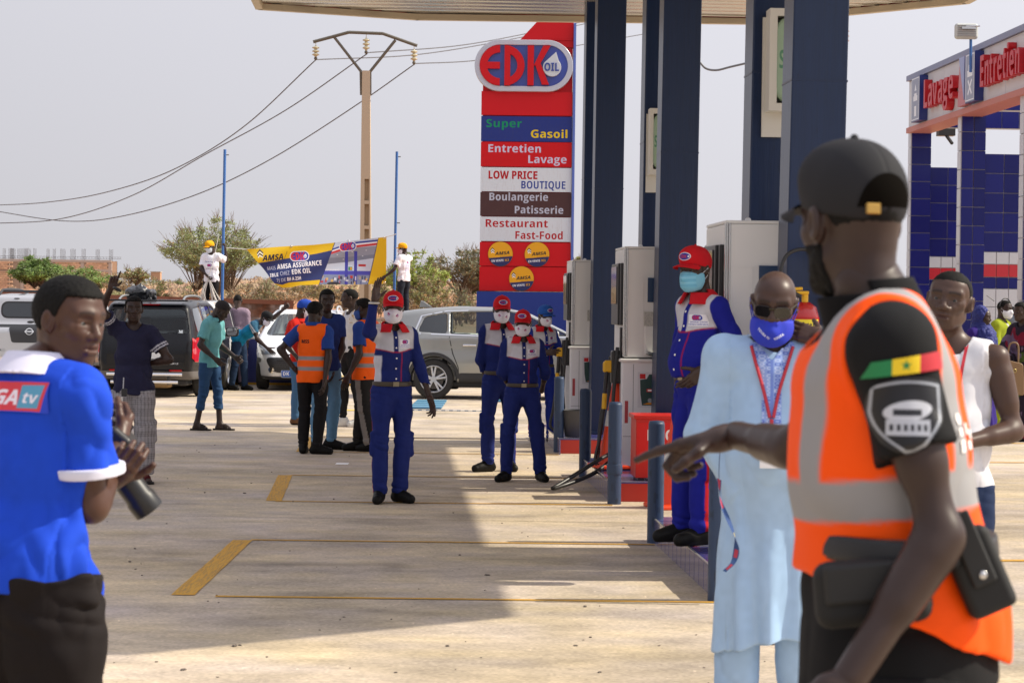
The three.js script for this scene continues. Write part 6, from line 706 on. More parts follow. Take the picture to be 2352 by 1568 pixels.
function person(sp) {
  const s = sp.H / 1.75, q = sp.q ?? 0.012, hq = sp.hq ?? 0.0055, root = thing('person', sp.label, 'person', sp.p, 0, sp.group); root.scale.setScalar(s);
  const yaw = sp.yaw * DEG, pyaw = (sp.pyaw ?? sp.yaw) * DEG, [pitch, roll] = (sp.lean ?? [0, 0]).map(v => v * DEG);
  const feet = sp.feet ?? (() => { const c = Math.cos(pyaw), n = Math.sin(pyaw); return { L: [0.11 * c, -0.11 * n], R: [-0.11 * c, 0.11 * n] }; })();
  const py = sp.pelvis ?? 0.955, P = V(...(sp.shift ?? [0, 0]).map((v, i) => v)); P.set(sp.shift?.[0] ?? 0, py, sp.shift?.[1] ?? 0);
  const TM = new THREE.Matrix4().makeRotationFromEuler(new THREE.Euler(pitch, yaw, roll, 'YXZ')).setPosition(P), PM = new THREE.Matrix4().makeRotationY(pyaw).setPosition(P);
  const TI = TM.clone().invert().elements, PI_ = PM.clone().invert().elements, tl = (x, y, z) => V(x, y, z).applyMatrix4(TM), pl = (x, y, z) => V(x, y, z).applyMatrix4(PM), fat = sp.fat ?? 0, bw = sp.bw ?? 1, bd = sp.bd ?? 1, aw = sp.aw ?? 0.92;
  const toT = (x, y, z, I = TI) => [I[0] * x + I[4] * y + I[8] * z + I[12], I[1] * x + I[5] * y + I[9] * z + I[13], I[2] * x + I[6] * y + I[10] * z + I[14]];
  const tcap = (F, y0, r0, y1, r1, sx, sz, z0 = 0, z1 = 0, k = 0.05, I = TI, op = 0) => { const m = Math.min(sx, sz), mat = I === TI ? TM : PM; if (!op) for (const [y, r] of [[y0, r0], [y1, r1]]) { const w = V(0, y, 0).applyMatrix4(mat); F.grow(w.x, w.y, w.z, r * Math.max(sx, sz, 1) + 0.03); }
    return F.add((x, y, z) => { const X = (I[0] * x + I[4] * y + I[8] * z + I[12]) / sx, Y = I[1] * x + I[5] * y + I[9] * z + I[13]; let Z = I[2] * x + I[6] * y + I[10] * z + I[14]; let t = (Y - y0) / (y1 - y0); t = t < 0 ? 0 : t > 1 ? 1 : t; Z = (Z - z0 - (z1 - z0) * t) / sz; const dy = (Y - y0 - (y1 - y0) * t) / m; return (Math.sqrt(X * X + Z * Z + dy * dy) - (r0 + (r1 - r0) * t)) * m; }, k, op); };
  const sh = {}, el = {}, wr = {}, hd = {}, hip = {}, kn = {}, an = {};
  for (const S of ['L', 'R']) {
    const e = S === 'L' ? 1 : -1, a = sp['arm' + S] ?? { u: [e * 0.12 * Math.cos(yaw), -1, -e * 0.12 * Math.sin(yaw)], f: [0.0, -1, 0.12] }, u = V(...a.u).normalize(), f = V(...a.f).normalize();
    sh[S] = tl(e * 0.172 * bw, 0.448, -0.012).add(V(0, Math.max(0, u.y + 0.2) * 0.05, 0)); el[S] = sh[S].clone().addScaledVector(u, 0.295); wr[S] = el[S].clone().addScaledVector(f, 0.255); hd[S] = a;
    a.hd = V(...(a.d ?? a.f)).normalize(); a.n_ = V(...(a.n ?? tl(-e, 0, 0.15).sub(P).toArray())); a.n_.addScaledVector(a.hd, -a.n_.dot(a.hd)).normalize();
    hip[S] = pl(e * 0.088, -0.02, 0); const ft = feet[S], fy = ft[2] ?? (pyaw / DEG + e * 8); an[S] = V(ft[0], 0.085 + (ft[3] ?? 0), ft[1]); const d = an[S].clone().sub(hip[S]), D = Math.min(d.length(), 0.838), ca = (0.43 ** 2 + D * D - 0.41 ** 2) / (2 * 0.43 * D), fw = V(Math.sin(fy * DEG), 0, Math.cos(fy * DEG)), dn = d.clone().normalize(), pole = fw.clone().addScaledVector(dn, -fw.dot(dn)).normalize(); kn[S] = hip[S].clone().addScaledVector(dn, 0.43 * ca).addScaledVector(pole, 0.43 * Math.sqrt(Math.max(0, 1 - ca * ca))); an[S].fw = fw;
  }
  const neck0 = tl(0, 0.50, -0.015), hv = sp.head ?? {}, HMrot = new THREE.Euler((hv.pitch ?? 0) * DEG, (hv.yaw ?? sp.yaw) * DEG, (hv.roll ?? 0) * DEG, 'YXZ'), hc = tl(0, 0.607, 0.015).add(V(0, 0.062, 0.022).applyEuler(HMrot)).add(V(...(hv.off ?? [0, 0, 0]))), HM = new THREE.Matrix4().makeRotationFromEuler(HMrot).setPosition(hc);
  const hs = sp.headScale ?? [1, 1, 1]; HM.scale(V(...hs)); const chin = V(0, -0.09, -0.04).applyMatrix4(HM);
  // --- body
  const B = new Field();
  const torso = (F, g = 0, hem = true) => { tcap(F, -0.05, 0.105 + g, 0.08, 0.098 + g, 1.3, 0.9 * bd, 0, 0, 0.05, PI_); tcap(F, 0.05, 0.094 + g + fat * 0.6, 0.26, 0.102 + g + fat * 0.3, 1.20, 0.88 * bd, fat * 0.5, 0.005); tcap(F, 0.24, 0.106 + g, 0.38, 0.102 + g, 1.30 * bw, 0.92 * bd, 0.008, 0.0); F.cap(sh.L.clone().lerp(tl(0.12, 0.44, 0), 0.3), sh.R.clone().lerp(tl(-0.12, 0.44, 0), 0.3), 0.05 * aw + g, 0.05 * aw + g, 0.06); F.cap(tl(0.03, 0.488, -0.02), sh.L, 0.048 + g * 0.6, 0.04 + g, 0.05).cap(tl(-0.03, 0.488, -0.02), sh.R, 0.048 + g * 0.6, 0.04 + g, 0.05); if (fat) F.ell(V(0, 0.11, 0.05 + fat), [0.12 + fat + g, 0.13 + g, 0.09 + fat + g], 0.08, 0, TM); };
  torso(B, sp.top?.sleeve === 'none' ? -0.006 : -0.018); B.cap(neck0, chin.clone().lerp(neck0, 0.15), 0.06, 0.054, 0.03); tcap(B, 0.42, 0.06, 0.49, 0.05, 1.5, 0.95, -0.02, -0.02, 0.05);
  for (const S of ['L', 'R']) { const E = el[S], W = wr[S]; const ls = ['long', 'rolled'].includes(sp.top?.sleeve) ? 0.014 : 0; B.cap(sh[S], E, 0.05 * aw - ls, 0.039 * aw - ls, 0.03).cap(sh[S].clone().lerp(E, 0.25), sh[S].clone().lerp(E, 0.6), 0.05 * aw - ls, 0.045 * aw - ls, 0.03).cap(E, W, 0.041 * aw - ls, 0.027, 0.03).cap(E.clone().lerp(W, 0.15), E.clone().lerp(W, 0.45), 0.041 * aw - ls, 0.034 * aw - ls * 0.5, 0.03); const ll = sp.legs ? 0.016 : 0; B.cap(hip[S], kn[S], 0.085 - ll, 0.058 - ll, 0.03).cap(kn[S], an[S], 0.056 - ll, 0.037, 0.03).cap(kn[S].clone().lerp(an[S], 0.15).addScaledVector(an[S].fw, -0.02), kn[S].clone().lerp(an[S], 0.45).addScaledVector(an[S].fw, -0.012), 0.048 - ll * 0.6, 0.043 - ll * 0.6, 0.03); const f = an[S].fw, a = an[S].clone(); B.cap(a.clone().addScaledVector(f, -0.03).setY(0.034 + (feet[S][3] ?? 0)), a.clone().addScaledVector(f, 0.13).setY(0.026 + (feet[S][3] ?? 0)), 0.032, 0.026, 0.03).cap(a, a.clone().addScaledVector(f, 0.08).setY(0.036 + (feet[S][3] ?? 0)), 0.036, 0.028, 0.03); }
  const skin = sp.skin ?? [0.058, 0.030, 0.020], tint = g => { const c = g.attributes.color; const o = new Float32Array(c.count * 3); for (let i = 0; i < o.length; i++) o[i] = Math.min(1, c.array[i] * skin[i % 3]); g.setAttribute('color', new THREE.BufferAttribute(o, 3)); return g; };
  const parts = [netMesh(B, q * 1.15, { color: (x, y, z) => { const k = 0.95 + 0.1 * vn3(x * 30, y * 30, z * 30); return [k, k, k]; } })]; tint(parts[0]);
  parts.push(tint(headGeo(hq).clone().applyMatrix4(HM)));
  for (const S of ['L', 'R']) { const a = hd[S]; if (a.hide) continue; const h = handGeo(a.pose ?? 'relaxed', Math.max(0.004, hq * 0.9)).clone(); const X = new THREE.Vector3().crossVectors(a.hd, a.n_), m = new THREE.Matrix4().makeBasis(X, a.hd, a.n_).setPosition(wr[S].clone().addScaledVector(a.hd, 0.012)); if (S === 'L') { h.scale(-1, 1, 1); const I = h.index.array; for (let i = 0; i < I.length; i += 3) { const t = I[i]; I[i] = I[i + 1]; I[i + 1] = t; } const N = h.attributes.normal; } h.applyMatrix4(m); parts.push(tint(h)); }
  part('body', parts, skinM, root);
  const inH = (name, geo, mat, par) => { const g = geo.clone().applyMatrix4(HM); return part(name, g, mat, par ?? root); };
  for (const e of [-1, 1]) inH('eye', eyeGeo().clone().rotateY(hv.look ?? 0).translate(e * 0.0325, 0.0005, 0.0740), eyeM);
  if (sp.hair) inH('hair', hairGeo(sp.hair, Math.max(0.0045, hq)), sp.hairM ?? hairM);
  if (sp.beard) { const F = headField(), G = new Field(); G.add((x, y, z) => F.ev(x, y, z) - 0.0045); G.add((x, y, z) => y - (z > 0.06 ? -0.075 - 0.0 * z : -0.035), 0.01, 2).add((x, y, z) => -0.01 - z, 0.01, 2).add((x, y, z) => Math.hypot(x / 0.03, (y + 0.066) / 0.012) * 0.012 - 0.012, 0.004, 1).add((x, y, z) => -0.122 - y, 0.01, 2); G.lo = [-0.1, -0.14, -0.04]; G.hi = [0.1, 0, 0.13]; G.disp = (x, y, z) => (vn3(x * 150, y * 150, z * 150) - 0.5) * 0.004; G.amp = 0.003; inH('beard', netMesh(G, 0.005), hairM); }
  if (sp.cap) { const cm = MP(sp.cap.c, 0.8, 0, { specularIntensity: 0.35 }), c = inH('cap', capGeo(Math.max(0.005, hq)), cm), b = part('brim', brimGeo().clone().applyMatrix4(HM), sp.cap.bc ? M(sp.cap.bc, 0.75) : cm, c); part('button', new THREE.SphereGeometry(0.008, 8, 6).translate(0, 0.145, -0.006).applyMatrix4(HM), cm, c);
    if (sp.cap.logo) { const F = new Field(); F.ell(V(0, 0.046, -0.008), [0.086, 0.098, 0.107], 0.02).ell(V(0, 0.085, 0.045), [0.068, 0.052, 0.058], 0.04); part('cap_logo', patch(F, oval(0, 0.085, 0.044, 0.025, 24), 0.009, (u, v) => [V(u, v, 0.3), V(0, 0, -1)], 0.002).applyMatrix4(HM), M(0xffffff, 0.7, 0, { map: MV[sp.cap.logo] ??= canvas(128, 72, (g, w, h) => { g.fillStyle = sp.cap.logo; g.fillRect(0, 0, w, h); g.fillStyle = '#e9e6ee'; g.beginPath(); g.ellipse(64, 36, 62, 34, 0, 0, 7); g.fill(); g.fillStyle = '#27309a'; g.beginPath(); g.ellipse(64, 36, 55, 28, 0, 0, 7); g.fill(); g.fillStyle = '#d8333c'; g.font = 'bold 36px sans-serif'; g.fillText('EDK', 22, 49); g.fillStyle = '#e9e6ee'; g.beginPath(); g.arc(106, 36, 9, 0, 7); g.fill(); }) }), c); } }
  if (sp.mask) { const low = !!sp.mask.low, m = inH('mask', maskGeo(Math.max(0.005, hq), low), M(sp.mask.c, 0.8)); const dy = low ? -0.03 : 0; part('ear_loop', [-1, 1].flatMap(e => [tube([V(e * 0.06, -0.03 + dy, 0.045), V(e * 0.078, -0.01 + dy * 0.3, 0.02), V(e * 0.088, 0.012, -0.008)], 0.0022, 4, 8), tube([V(e * 0.058, -0.085 + dy * 0.7, 0.035), V(e * 0.08, -0.04, 0.0), V(e * 0.088, -0.015, -0.012)], 0.0022, 4, 8)]).map(g => g.applyMatrix4(HM)), M(sp.mask.loop ?? sp.mask.c, 0.8), m);
    if (sp.mask.print) part('print', patch(maskField(low), sp.mask.poly ?? rrect(-0.05, -0.095, 0.05, -0.02, 0.01), 0.006, (u, v) => [V(u, v, 0.3), V(0, 0, -1)], 0.0015).applyMatrix4(HM), M(0xffffff, 0.8, 0, { map: sp.mask.print }), m); }
  // --- clothes
  const out = { root, TM, HM, PM, tl, pl, toT, sh, el, wr, hip, kn, an, s, hc };
  const deco = (F, d, par) => { const back = d.side === 'back'; const ray = d.ray ?? ((u, v) => [tl(back ? -u : u, v, back ? -0.6 : 0.6), tl(0, 0, back ? 1 : -1).sub(P)]); return part(d.name ?? 'print', patch(F, d.poly, d.cell ?? 0.016, ray, d.off ?? 0.003), d.mat ?? M(0xffffff, 0.8, 0, { map: d.tex, ...(d.cut ? { alphaTest: 0.5 } : {}) }), par); };
  const legTop = sp.vest && sp.vest.hem < 0 ? sp.vest.hem + 0.05 : sp.top?.long ? sp.top.long - py + 0.09 : sp.top && (sp.top.hem ?? -0.1) < -0.03 ? (sp.top.hem ?? -0.1) + 0.05 : 0.1;
  if (sp.legs) {
    const g = sp.legs, F = new Field(), fit = g.fit ?? 0.012, hem = g.hem ?? 0.05, cf = asFn(g.c); tcap(F, -0.06, 0.108 + fit * 0.7, 0.09, 0.102 + fit * 0.5, 1.3, 0.92, 0, 0, 0.04, PI_); if (fat) tcap(F, -0.02, 0.1 + fat * 0.6, 0.06, 0.1 + fat * 0.6, 1.25, 0.95, fat * 0.4, fat * 0.4, 0.04, PI_);
    for (const S of ['L', 'R']) { F.cap(hip[S], kn[S], 0.083 + fit, 0.060 + fit, 0.03).cap(hip[S].clone().lerp(pl(0, -0.06, -0.03), 0.25), hip[S].clone().lerp(kn[S], 0.4), 0.074 + fit, 0.07 + fit, 0.05).capCut(kn[S], kn[S].clone().lerp(an[S], Math.min(1.03, (kn[S].y - hem) / (kn[S].y - an[S].y))), 0.062 + fit, (g.ankle ?? 0.046) + fit, 0.03); if (fit < 0.02) F.cap(kn[S].clone().lerp(an[S], 0.2).addScaledVector(an[S].fw, -0.018), kn[S].clone().lerp(an[S], 0.45).addScaledVector(an[S].fw, -0.01), 0.05 + fit, 0.045 + fit, 0.03); if (g.cargo) { const e = S === 'L' ? 1 : -1, a = hip[S].clone().lerp(kn[S], 0.85).add(pl(e * (0.055 + fit), 0, 0).sub(P)), b = a.clone().add(V(0, -0.16, 0)); F.cap(a, b, 0.035, 0.036, 0.012); } }
    F.add((x, y, z) => PI_[1] * x + PI_[5] * y + PI_[9] * z + PI_[13] - (g.top ?? legTop), 0.006, 2);
    const wa = g.wr ?? 0.006; F.disp = (x, y, z) => { const kk = Math.exp(-(((y - 0.5) / 0.1) ** 2)) + 1.3 * Math.exp(-(((y - hem - 0.07) / 0.09) ** 2)) + 0.7 * Math.exp(-(((y - 0.88) / 0.08) ** 2)); return wa * (0.75 * fold(x, y * 0.55, z) + kk * 0.75 * ridge(vn3(x * 7 + 3 * y, y * 24 + 4 * x, z * 7 + 2))); }; F.amp = wa * 3;
    const stripe = g.stripe ? lin(g.stripe) : null, m = part(g.name ?? 'trousers', netMesh(F, q, { color: (x, y, z, n) => { let c = cf(x, y, z, n, out); if (stripe) { const S = (x - P.x) * Math.cos(pyaw) - (z - P.z) * Math.sin(pyaw) > 0 ? 'L' : 'R', e = S === 'L' ? 1 : -1; let a = y > kn[S].y ? hip[S].clone().lerp(kn[S], (hip[S].y - y) / (hip[S].y - kn[S].y)) : kn[S].clone().lerp(an[S], (kn[S].y - y) / (kn[S].y - an[S].y)); const f = an[S].fw, dx = (x - a.x), dz = (z - a.z), la = e * (dx * f.z - dz * f.x), fo = dx * f.x + dz * f.z; if (la > 0 && Math.abs(fo) < (g.sw ?? 0.013)) c = stripe; } const k = 0.94 + 0.12 * vn3(x * 40, y * 40, z * 40); return [c[0] * k, c[1] * k, c[2] * k]; } }), g.mat ?? clothM, root); out.legF = F; out.legs = m;
  }
  if (sp.top) {
    const g = sp.top, F = new Field(), gr = g.grow ?? 0.014, cf = asFn(g.c); torso(F, gr);
    if (g.long) { const h = g.long, w0 = g.w0 ?? 0.135, w1 = g.w1 ?? 0.2; F.grow(P.x, h, P.z, w1 * 1.4); F.add((x, y, z) => { const [X, Y, Z] = toT(x, y, z, PI_); const t = Math.max(0, Math.min(1, (P.y + 0.12 - y) / (P.y + 0.12 - h))), r = w0 + (w1 - w0) * t, a = Math.atan2(X, Z), rr = r * (1 + (g.pleat ?? 0.05) * t * Math.sin(a * 7 + 2 * Math.sin(a * 2 + y * 2)) ); return Math.max((Math.hypot(X / (1.32 - 0.1 * t), Z / (0.92 + 0.1 * t)) - rr) * 0.85, y - P.y - 0.14); }, 0.06); }
    const st = g.sleeve ?? 'short'; for (const S of ['L', 'R']) { const E = el[S], W = wr[S], fl = g.flare ?? 0; if (st === 'short') F.capCut(sh[S], sh[S].clone().lerp(E, g.st ?? 0.62), 0.054 * aw + gr, 0.051 * aw + gr + fl, 0.035); else if (st === 'long') F.cap(sh[S], E, 0.052 * aw + gr, 0.043 * aw + gr, 0.035).capCut(E, E.clone().lerp(W, g.cuff ?? 0.95), 0.043 * aw + gr, 0.030 + gr * 0.9 + fl, 0.02); else if (st === 'rolled') F.cap(sh[S], E, 0.052 + gr, 0.043 + gr, 0.035).capCut(E, E.clone().lerp(W, 0.3), 0.043 + gr, 0.045 + gr, 0.02); else if (st === 'none') F.add(((c, d) => (x, y, z) => Math.hypot(x - c.x, y - c.y, z - c.z) - 0.085)(sh[S].clone().add(tl(S === 'L' ? 0.05 : -0.05, 0.0, 0).sub(P))), 0.02, 1); }
    if (!g.long && (g.hem ?? -0.1) < -0.03) { const r = Math.max(0.1 + gr, 0.112 + (sp.legs?.fit ?? 0.01) * 0.75 + 0.012); tcap(F, (g.hem ?? -0.1) - 0.06, r + 0.006, 0.03, r - 0.008, 1.3, 0.94 * bd, 0, 0, 0.04, sp.lean?.[0] > 20 ? TI : PI_); } const hem = g.long ? null : (g.hem ?? -0.1); if (hem !== null) F.add((x, y, z) => hem + (g.hemTilt ?? 0) * toT(x, y, z)[0] - (TI[1] * x + TI[5] * y + TI[9] * z + TI[13]), 0.006, 2); else F.add((x, y, z) => g.long + (g.hemF ? g.hemF(x, y, z) : 0) - y, 0.006, 2);
    const nr = g.neck ?? 0.07; F.cap(tl(0, 0.5, 0.0), tl(0, 0.62, 0.03), nr, nr * 1.15, 0.012, 1);
    const wa = g.wr ?? 0.006, fy = g.fy ?? 0.75; F.disp = (x, y, z) => { const [X, Y, Z] = toT(x, y, z), ax = Math.abs(X); const k = 0.55 + 0.8 * Math.exp(-(((Y - 0.07) / 0.09) ** 2)) + (ax > 0.15 ? 0.45 : 0); return wa * k * fold(X, Y * fy, Z); }; F.amp = wa * 2.6;
    const m = part(g.name ?? 'shirt', netMesh(F, g.q ?? q, { color: (x, y, z, n) => { let c = cf(...toT(x, y, z), n, x, y, z, out); if (g.rings) for (const S of ['L', 'R']) { const d = el[S].clone().sub(sh[S]), t = ((x - sh[S].x) * d.x + (y - sh[S].y) * d.y + (z - sh[S].z) * d.z) / d.lengthSq(), dx = x - sh[S].x - d.x * t, dy = y - sh[S].y - d.y * t, dz = z - sh[S].z - d.z * t; if (dx * dx + dy * dy + dz * dz < 0.012 && g.rings.some(([a, b]) => t > a && t < b)) c = [0.55, 0.55, 0.62]; } const k = 0.95 + 0.1 * vn3(x * 45, y * 45, z * 45); return [c[0] * k, c[1] * k, c[2] * k]; } }), g.mat ?? clothM, root); out.topF = F; out.top = m;
    for (const d of g.deco ?? []) deco(F, d, m);
    if (g.collar) { const C = new Field(), hgt = g.collar.h ?? 0.06, sp_ = g.collar.spread ?? 0.75, open = g.collar.open ?? 0.018; const cw = tl(0, 0.5, 0); C.grow(cw.x, cw.y, cw.z, 0.17); C.add((x, y, z) => { const [X, Y, Z0] = toT(x, y, z), Z = Z0 + 0.008 - (Y - 0.5) * 0.25, t = 0.555 - Y, r = 0.06 + Math.max(0, t) * sp_, d = Math.abs(Math.hypot(X * 0.94, Z * 1.02) - r - gr * 0.4 - 0.004) * 0.8 - 0.0085; const fr = Z > 0 ? open + Math.max(0, t) * (g.collar.v ?? 0.35) - Math.abs(X) : -1; return Math.max(d, Math.abs(Y - 0.555 + hgt / 2 + (Z > 0 ? 0.02 : 0)) - hgt / 2, fr); }); part('collar', netMesh(C, Math.min(0.0062, q), { color: (() => { const l = lin(g.collar.c); return () => l; })() }), clothM, m); }
  }
  if (sp.vest) {
    const g = sp.vest, F = new Field(), gr = (sp.top?.grow ?? 0.014) + 0.012; torso(F, gr); { const r = 0.112 + (sp.legs?.fit ?? 0.01) * 0.75 + 0.018; tcap(F, g.hem - 0.06, r + 0.004, 0.03, r - 0.008, 1.3, 0.96 * bd, 0, 0, 0.04, PI_); } if (g.flareR) tcap(F, g.hem, 0.125 + g.flareR, 0.1, 0.115, 1.28, 1.0 * bd, 0, 0, 0.05);
    for (const S of ['L', 'R']) F.add((c => (x, y, z) => Math.hypot(x - c.x, (y - c.y) * 0.62, z - c.z) - 0.094)(sh[S].clone().add(tl(S === 'L' ? 0.07 : -0.07, -0.02, 0.0).sub(P))), 0.012, 1);
    F.add((x, y, z) => g.hem + (g.hemTilt ?? 0) * toT(x, y, z)[2] - (TI[1] * x + TI[5] * y + TI[9] * z + TI[13]), 0.006, 2); F.cap(tl(0, 0.47, 0.03), tl(0, 0.62, 0.03), 0.078, 0.11, 0.012, 1); F.disp = (x, y, z) => { const [X, Y, Z] = toT(x, y, z); return 0.007 * fold(X * 0.8, Y * 0.6, Z * 0.8); }; F.amp = 0.016;
    const or = lin(g.c ?? '#ff5a0a'), gy = [0.30, 0.295, 0.30], mixc = (t) => { t = Math.max(0, Math.min(1, t)); return or.map((v, i) => v + (gy[i] - v) * t); }, ss = (d) => Math.max(0, Math.min(1, 0.5 - d / 0.006)); const m = part('safety_vest', netMesh(F, q, { color: (x, y, z) => { const [X, Y, Z] = toT(x, y, z); let t = 0; for (const [a, b] of g.bands) t = Math.max(t, ss(Math.max(a - Y, Y - b))); if (g.braces) t = Math.max(t, Math.min(ss(Math.abs(Math.abs(X) - g.braces) - 0.026), ss(g.bands[0][0] - Y))); return mixc(t); } }), cloth({ rough: 0.6 }), root); out.vestF = F; out.vest = m; for (const d of g.deco ?? []) deco(F, d, m);
  }
  if (sp.belt) { const F = new Field(); tcap(F, 0.03, (bd - 1) * 0.1 + 0.108 + (sp.legs?.fit ?? 0.012) * 0.7 + 0.006 + (sp.belt.g ?? 0) + fat * 0.6, 0.12, (bd - 1) * 0.1 + 0.104 + (sp.legs?.fit ?? 0.012) * 0.6 + 0.006 + (sp.belt.g ?? 0) + fat * 0.6, 1.3, 0.92, fat * 0.4, fat * 0.4, 0.04, PI_); const b0 = sp.belt.y ?? 0.045; F.add((x, y, z) => Math.abs(y - P.y - b0 - 0.02) - 0.02, 0.003, 2); const b = part('belt', netMesh(F, Math.min(q, 0.009)), M(sp.belt.c, 0.5), root); const bp = pl(0.0, b0 + 0.02, 0.105 + fat * 0.8 + (sp.legs?.fit ?? 0.012)); part('buckle', new THREE.BoxGeometry(0.05, 0.038, 0.014).applyMatrix4(new THREE.Matrix4().makeRotationY(pyaw).setPosition(bp)), M(rgb(0.35, 0.3, 0.2), 0.3, 0.8), b); }
  if (sp.shoes) for (const S of ['L', 'R']) { const f = an[S].fw, a = an[S].clone(), y0 = feet[S][3] ?? 0, F = new Field(), k = sp.shoes; if (k.type !== 'sandal') { F.cap(a.clone().addScaledVector(f, -0.045).setY(y0 + 0.045), a.clone().addScaledVector(f, 0.15).setY(y0 + 0.036), 0.044, 0.041, 0.02).cap(a.clone().addScaledVector(f, -0.02).setY(y0 + 0.09), a.clone().addScaledVector(f, 0.1).setY(y0 + 0.055), 0.045, 0.034, 0.03).capCut(a.clone().setY(y0 + 0.07), a.clone().setY(y0 + (k.high ? 0.15 : 0.115)), 0.046, 0.05, 0.02); } else F.cap(a.clone().addScaledVector(f, -0.05).setY(y0 + 0.005), a.clone().addScaledVector(f, 0.16).setY(y0 + 0.005), 0.045, 0.048, 0.02).cap(a.clone().addScaledVector(f, 0.07).setY(y0 + 0.045), a.clone().addScaledVector(f, 0.1).setY(y0 + 0.035), 0.042, 0.036, 0.0);
    F.add((x, y, z) => y0 - y, 0.003, 2); if (k.type === 'sandal') F.add((x, y, z) => { const fx = (x - a.x) * f.x + (z - a.z) * f.z; return y - y0 - 0.022 > 0 && (fx < 0.06 || fx > 0.12) ? Math.min(y - y0 - 0.022, 0.05) : -0.02; }, 0.004, 2); const c = lin(k.c), so = lin(k.sole ?? '#141414'); part(k.type === 'sandal' ? 'sandal' : 'shoe', netMesh(F, Math.min(q, 0.009), { color: (x, y) => y - y0 < 0.024 ? so : c }), cloth({ rough: 0.55 }), root); }
  return out;
}
const gp = (px, py) => { const d = at(px, py, 1).sub(camera.position), t = -EYE / d.y; return V(d.x * t, 0, d.z * t); };

// ------------------------------------------------------------------ the cast
const onF = (F, tl, P0, u, v, off = 0.006, side = 1) => { const o = tl(u * side, v, 0.6 * side), d = tl(0, 0, -side).sub(tl(0, 0, 0)); let t = 0; for (let i = 0; i < 90; i++) { const f = F.ev(o.x + d.x * t, o.y + d.y * t, o.z + d.z * t); if (f < 0.001) break; t += f * 0.85; if (t > 1.5) break; } return o.addScaledVector(d, t - off); };
const logoTex = canvas(192, 128, (g, w, h) => { g.fillStyle = '#e9e8f0'; g.fillRect(0, 0, w, h); drawLogo(g, 38, 6, 112, '#27309a'); g.fillStyle = '#3440a0'; g.font = 'bold 22px serif'; g.fillText('DISTRIBUTION', 18, 90); g.fillText("D'HYDROCARBURES", 2, 116, 188); });
const maskPrint = canvas(160, 112, (g, w, h) => { g.fillStyle = '#e4e2ee'; g.fillRect(0, 0, w, h); g.save(); g.translate(24, 30); g.rotate(0.55); drawLogo(g, -14, -8, 40, '#c23560'); g.fillStyle = '#b85a7c'; g.fillRect(-12, 18, 36, 3); g.fillRect(-10, 25, 32, 3); g.restore(); g.save(); g.translate(132, 52); g.rotate(-0.7); drawLogo(g, -20, -8, 40, '#c23560'); g.fillStyle = '#b85a7c'; g.fillRect(-18, 18, 36, 3); g.fillRect(-16, 25, 32, 3); g.restore(); });
const UB = [0.013, 0.023, 0.14], UW = [0.60, 0.60, 0.66], UR = [0.42, 0.012, 0.025], whiteM = M(0xe8e8ea, 0.5);
const lerp3 = (a, b, t) => [a[0] + (b[0] - a[0]) * t, a[1] + (b[1] - a[1]) * t, a[2] + (b[2] - a[2]) * t], sst = (d, w = 0.008) => Math.max(0, Math.min(1, 0.5 - d / w));
const yoke = (o = {}) => (X, Y, Z) => { const ax = Math.abs(X), line = 0.30 + 0.22 * Math.max(0, ax - 0.03), b = o.blue ?? UB, body = sst(ax - 0.168); let c = b; if (Z > -0.02) { const w = Math.min(sst(line - Y), sst(0.021 - ax), body); c = lerp3(c, UW, w); c = lerp3(c, UR, Math.min(sst(Math.abs(Y - line) - 0.004), sst(ax - 0.15))); if (Y < line) c = lerp3(c, UR, Math.min(sst(Math.abs(X - 0.05) - 0.0035), sst(Y - line))); if (o.flank) c = lerp3(c, UW, Math.min(sst(X + 0.115), sst(Y - 0.27))); } else c = lerp3(c, UW, Math.min(sst(0.36 - Y), body)); return c; };
const buttons = [0, 1, 2, 3, 4].map(i => ({ name: 'button', poly: oval(0, 0.08 + i * 0.085, 0.0075, 0.0075, 10), cell: 0.008, off: 0.004, mat: whiteM }));
const chestLogo = { poly: rrect(0.035, 0.335, 0.135, 0.405, 0.002), cell: 0.014, tex: logoTex };
const attendant = (sp) => person({ bw: 0.94, aw: 0.84, skin: [0.045, 0.024, 0.017], hair: 'shaved', cap: { c: sp.capC ?? rgb(0.62, 0.012, 0.02), logo: sp.capLogo ?? '#c41a20' }, mask: { c: rgb(0.78, 0.77, 0.84), print: maskPrint }, q: 0.0075, hq: 0.0045,
  top: { q: 0.0062, c: yoke(sp.y), sleeve: sp.sleeve ?? 'long', hem: 0.03, grow: 0.014, wr: 0.009, neck: 0.062, collar: { c: sp.capC ? '#c8202a' : '#c8202a', h: 0.07 }, deco: [chestLogo, ...buttons] }, legs: { c: sp.y?.blue ?? UB, fit: 0.010, stripe: '#c0222c', sw: 0.013, cargo: true, wr: 0.010, hem: 0.035, ankle: 0.058 }, belt: { c: rgb(0.05, 0.035, 0.02), y: 0.015, g: 0.008 }, shoes: { c: '#141312', type: 'shoe', high: true }, ...sp });
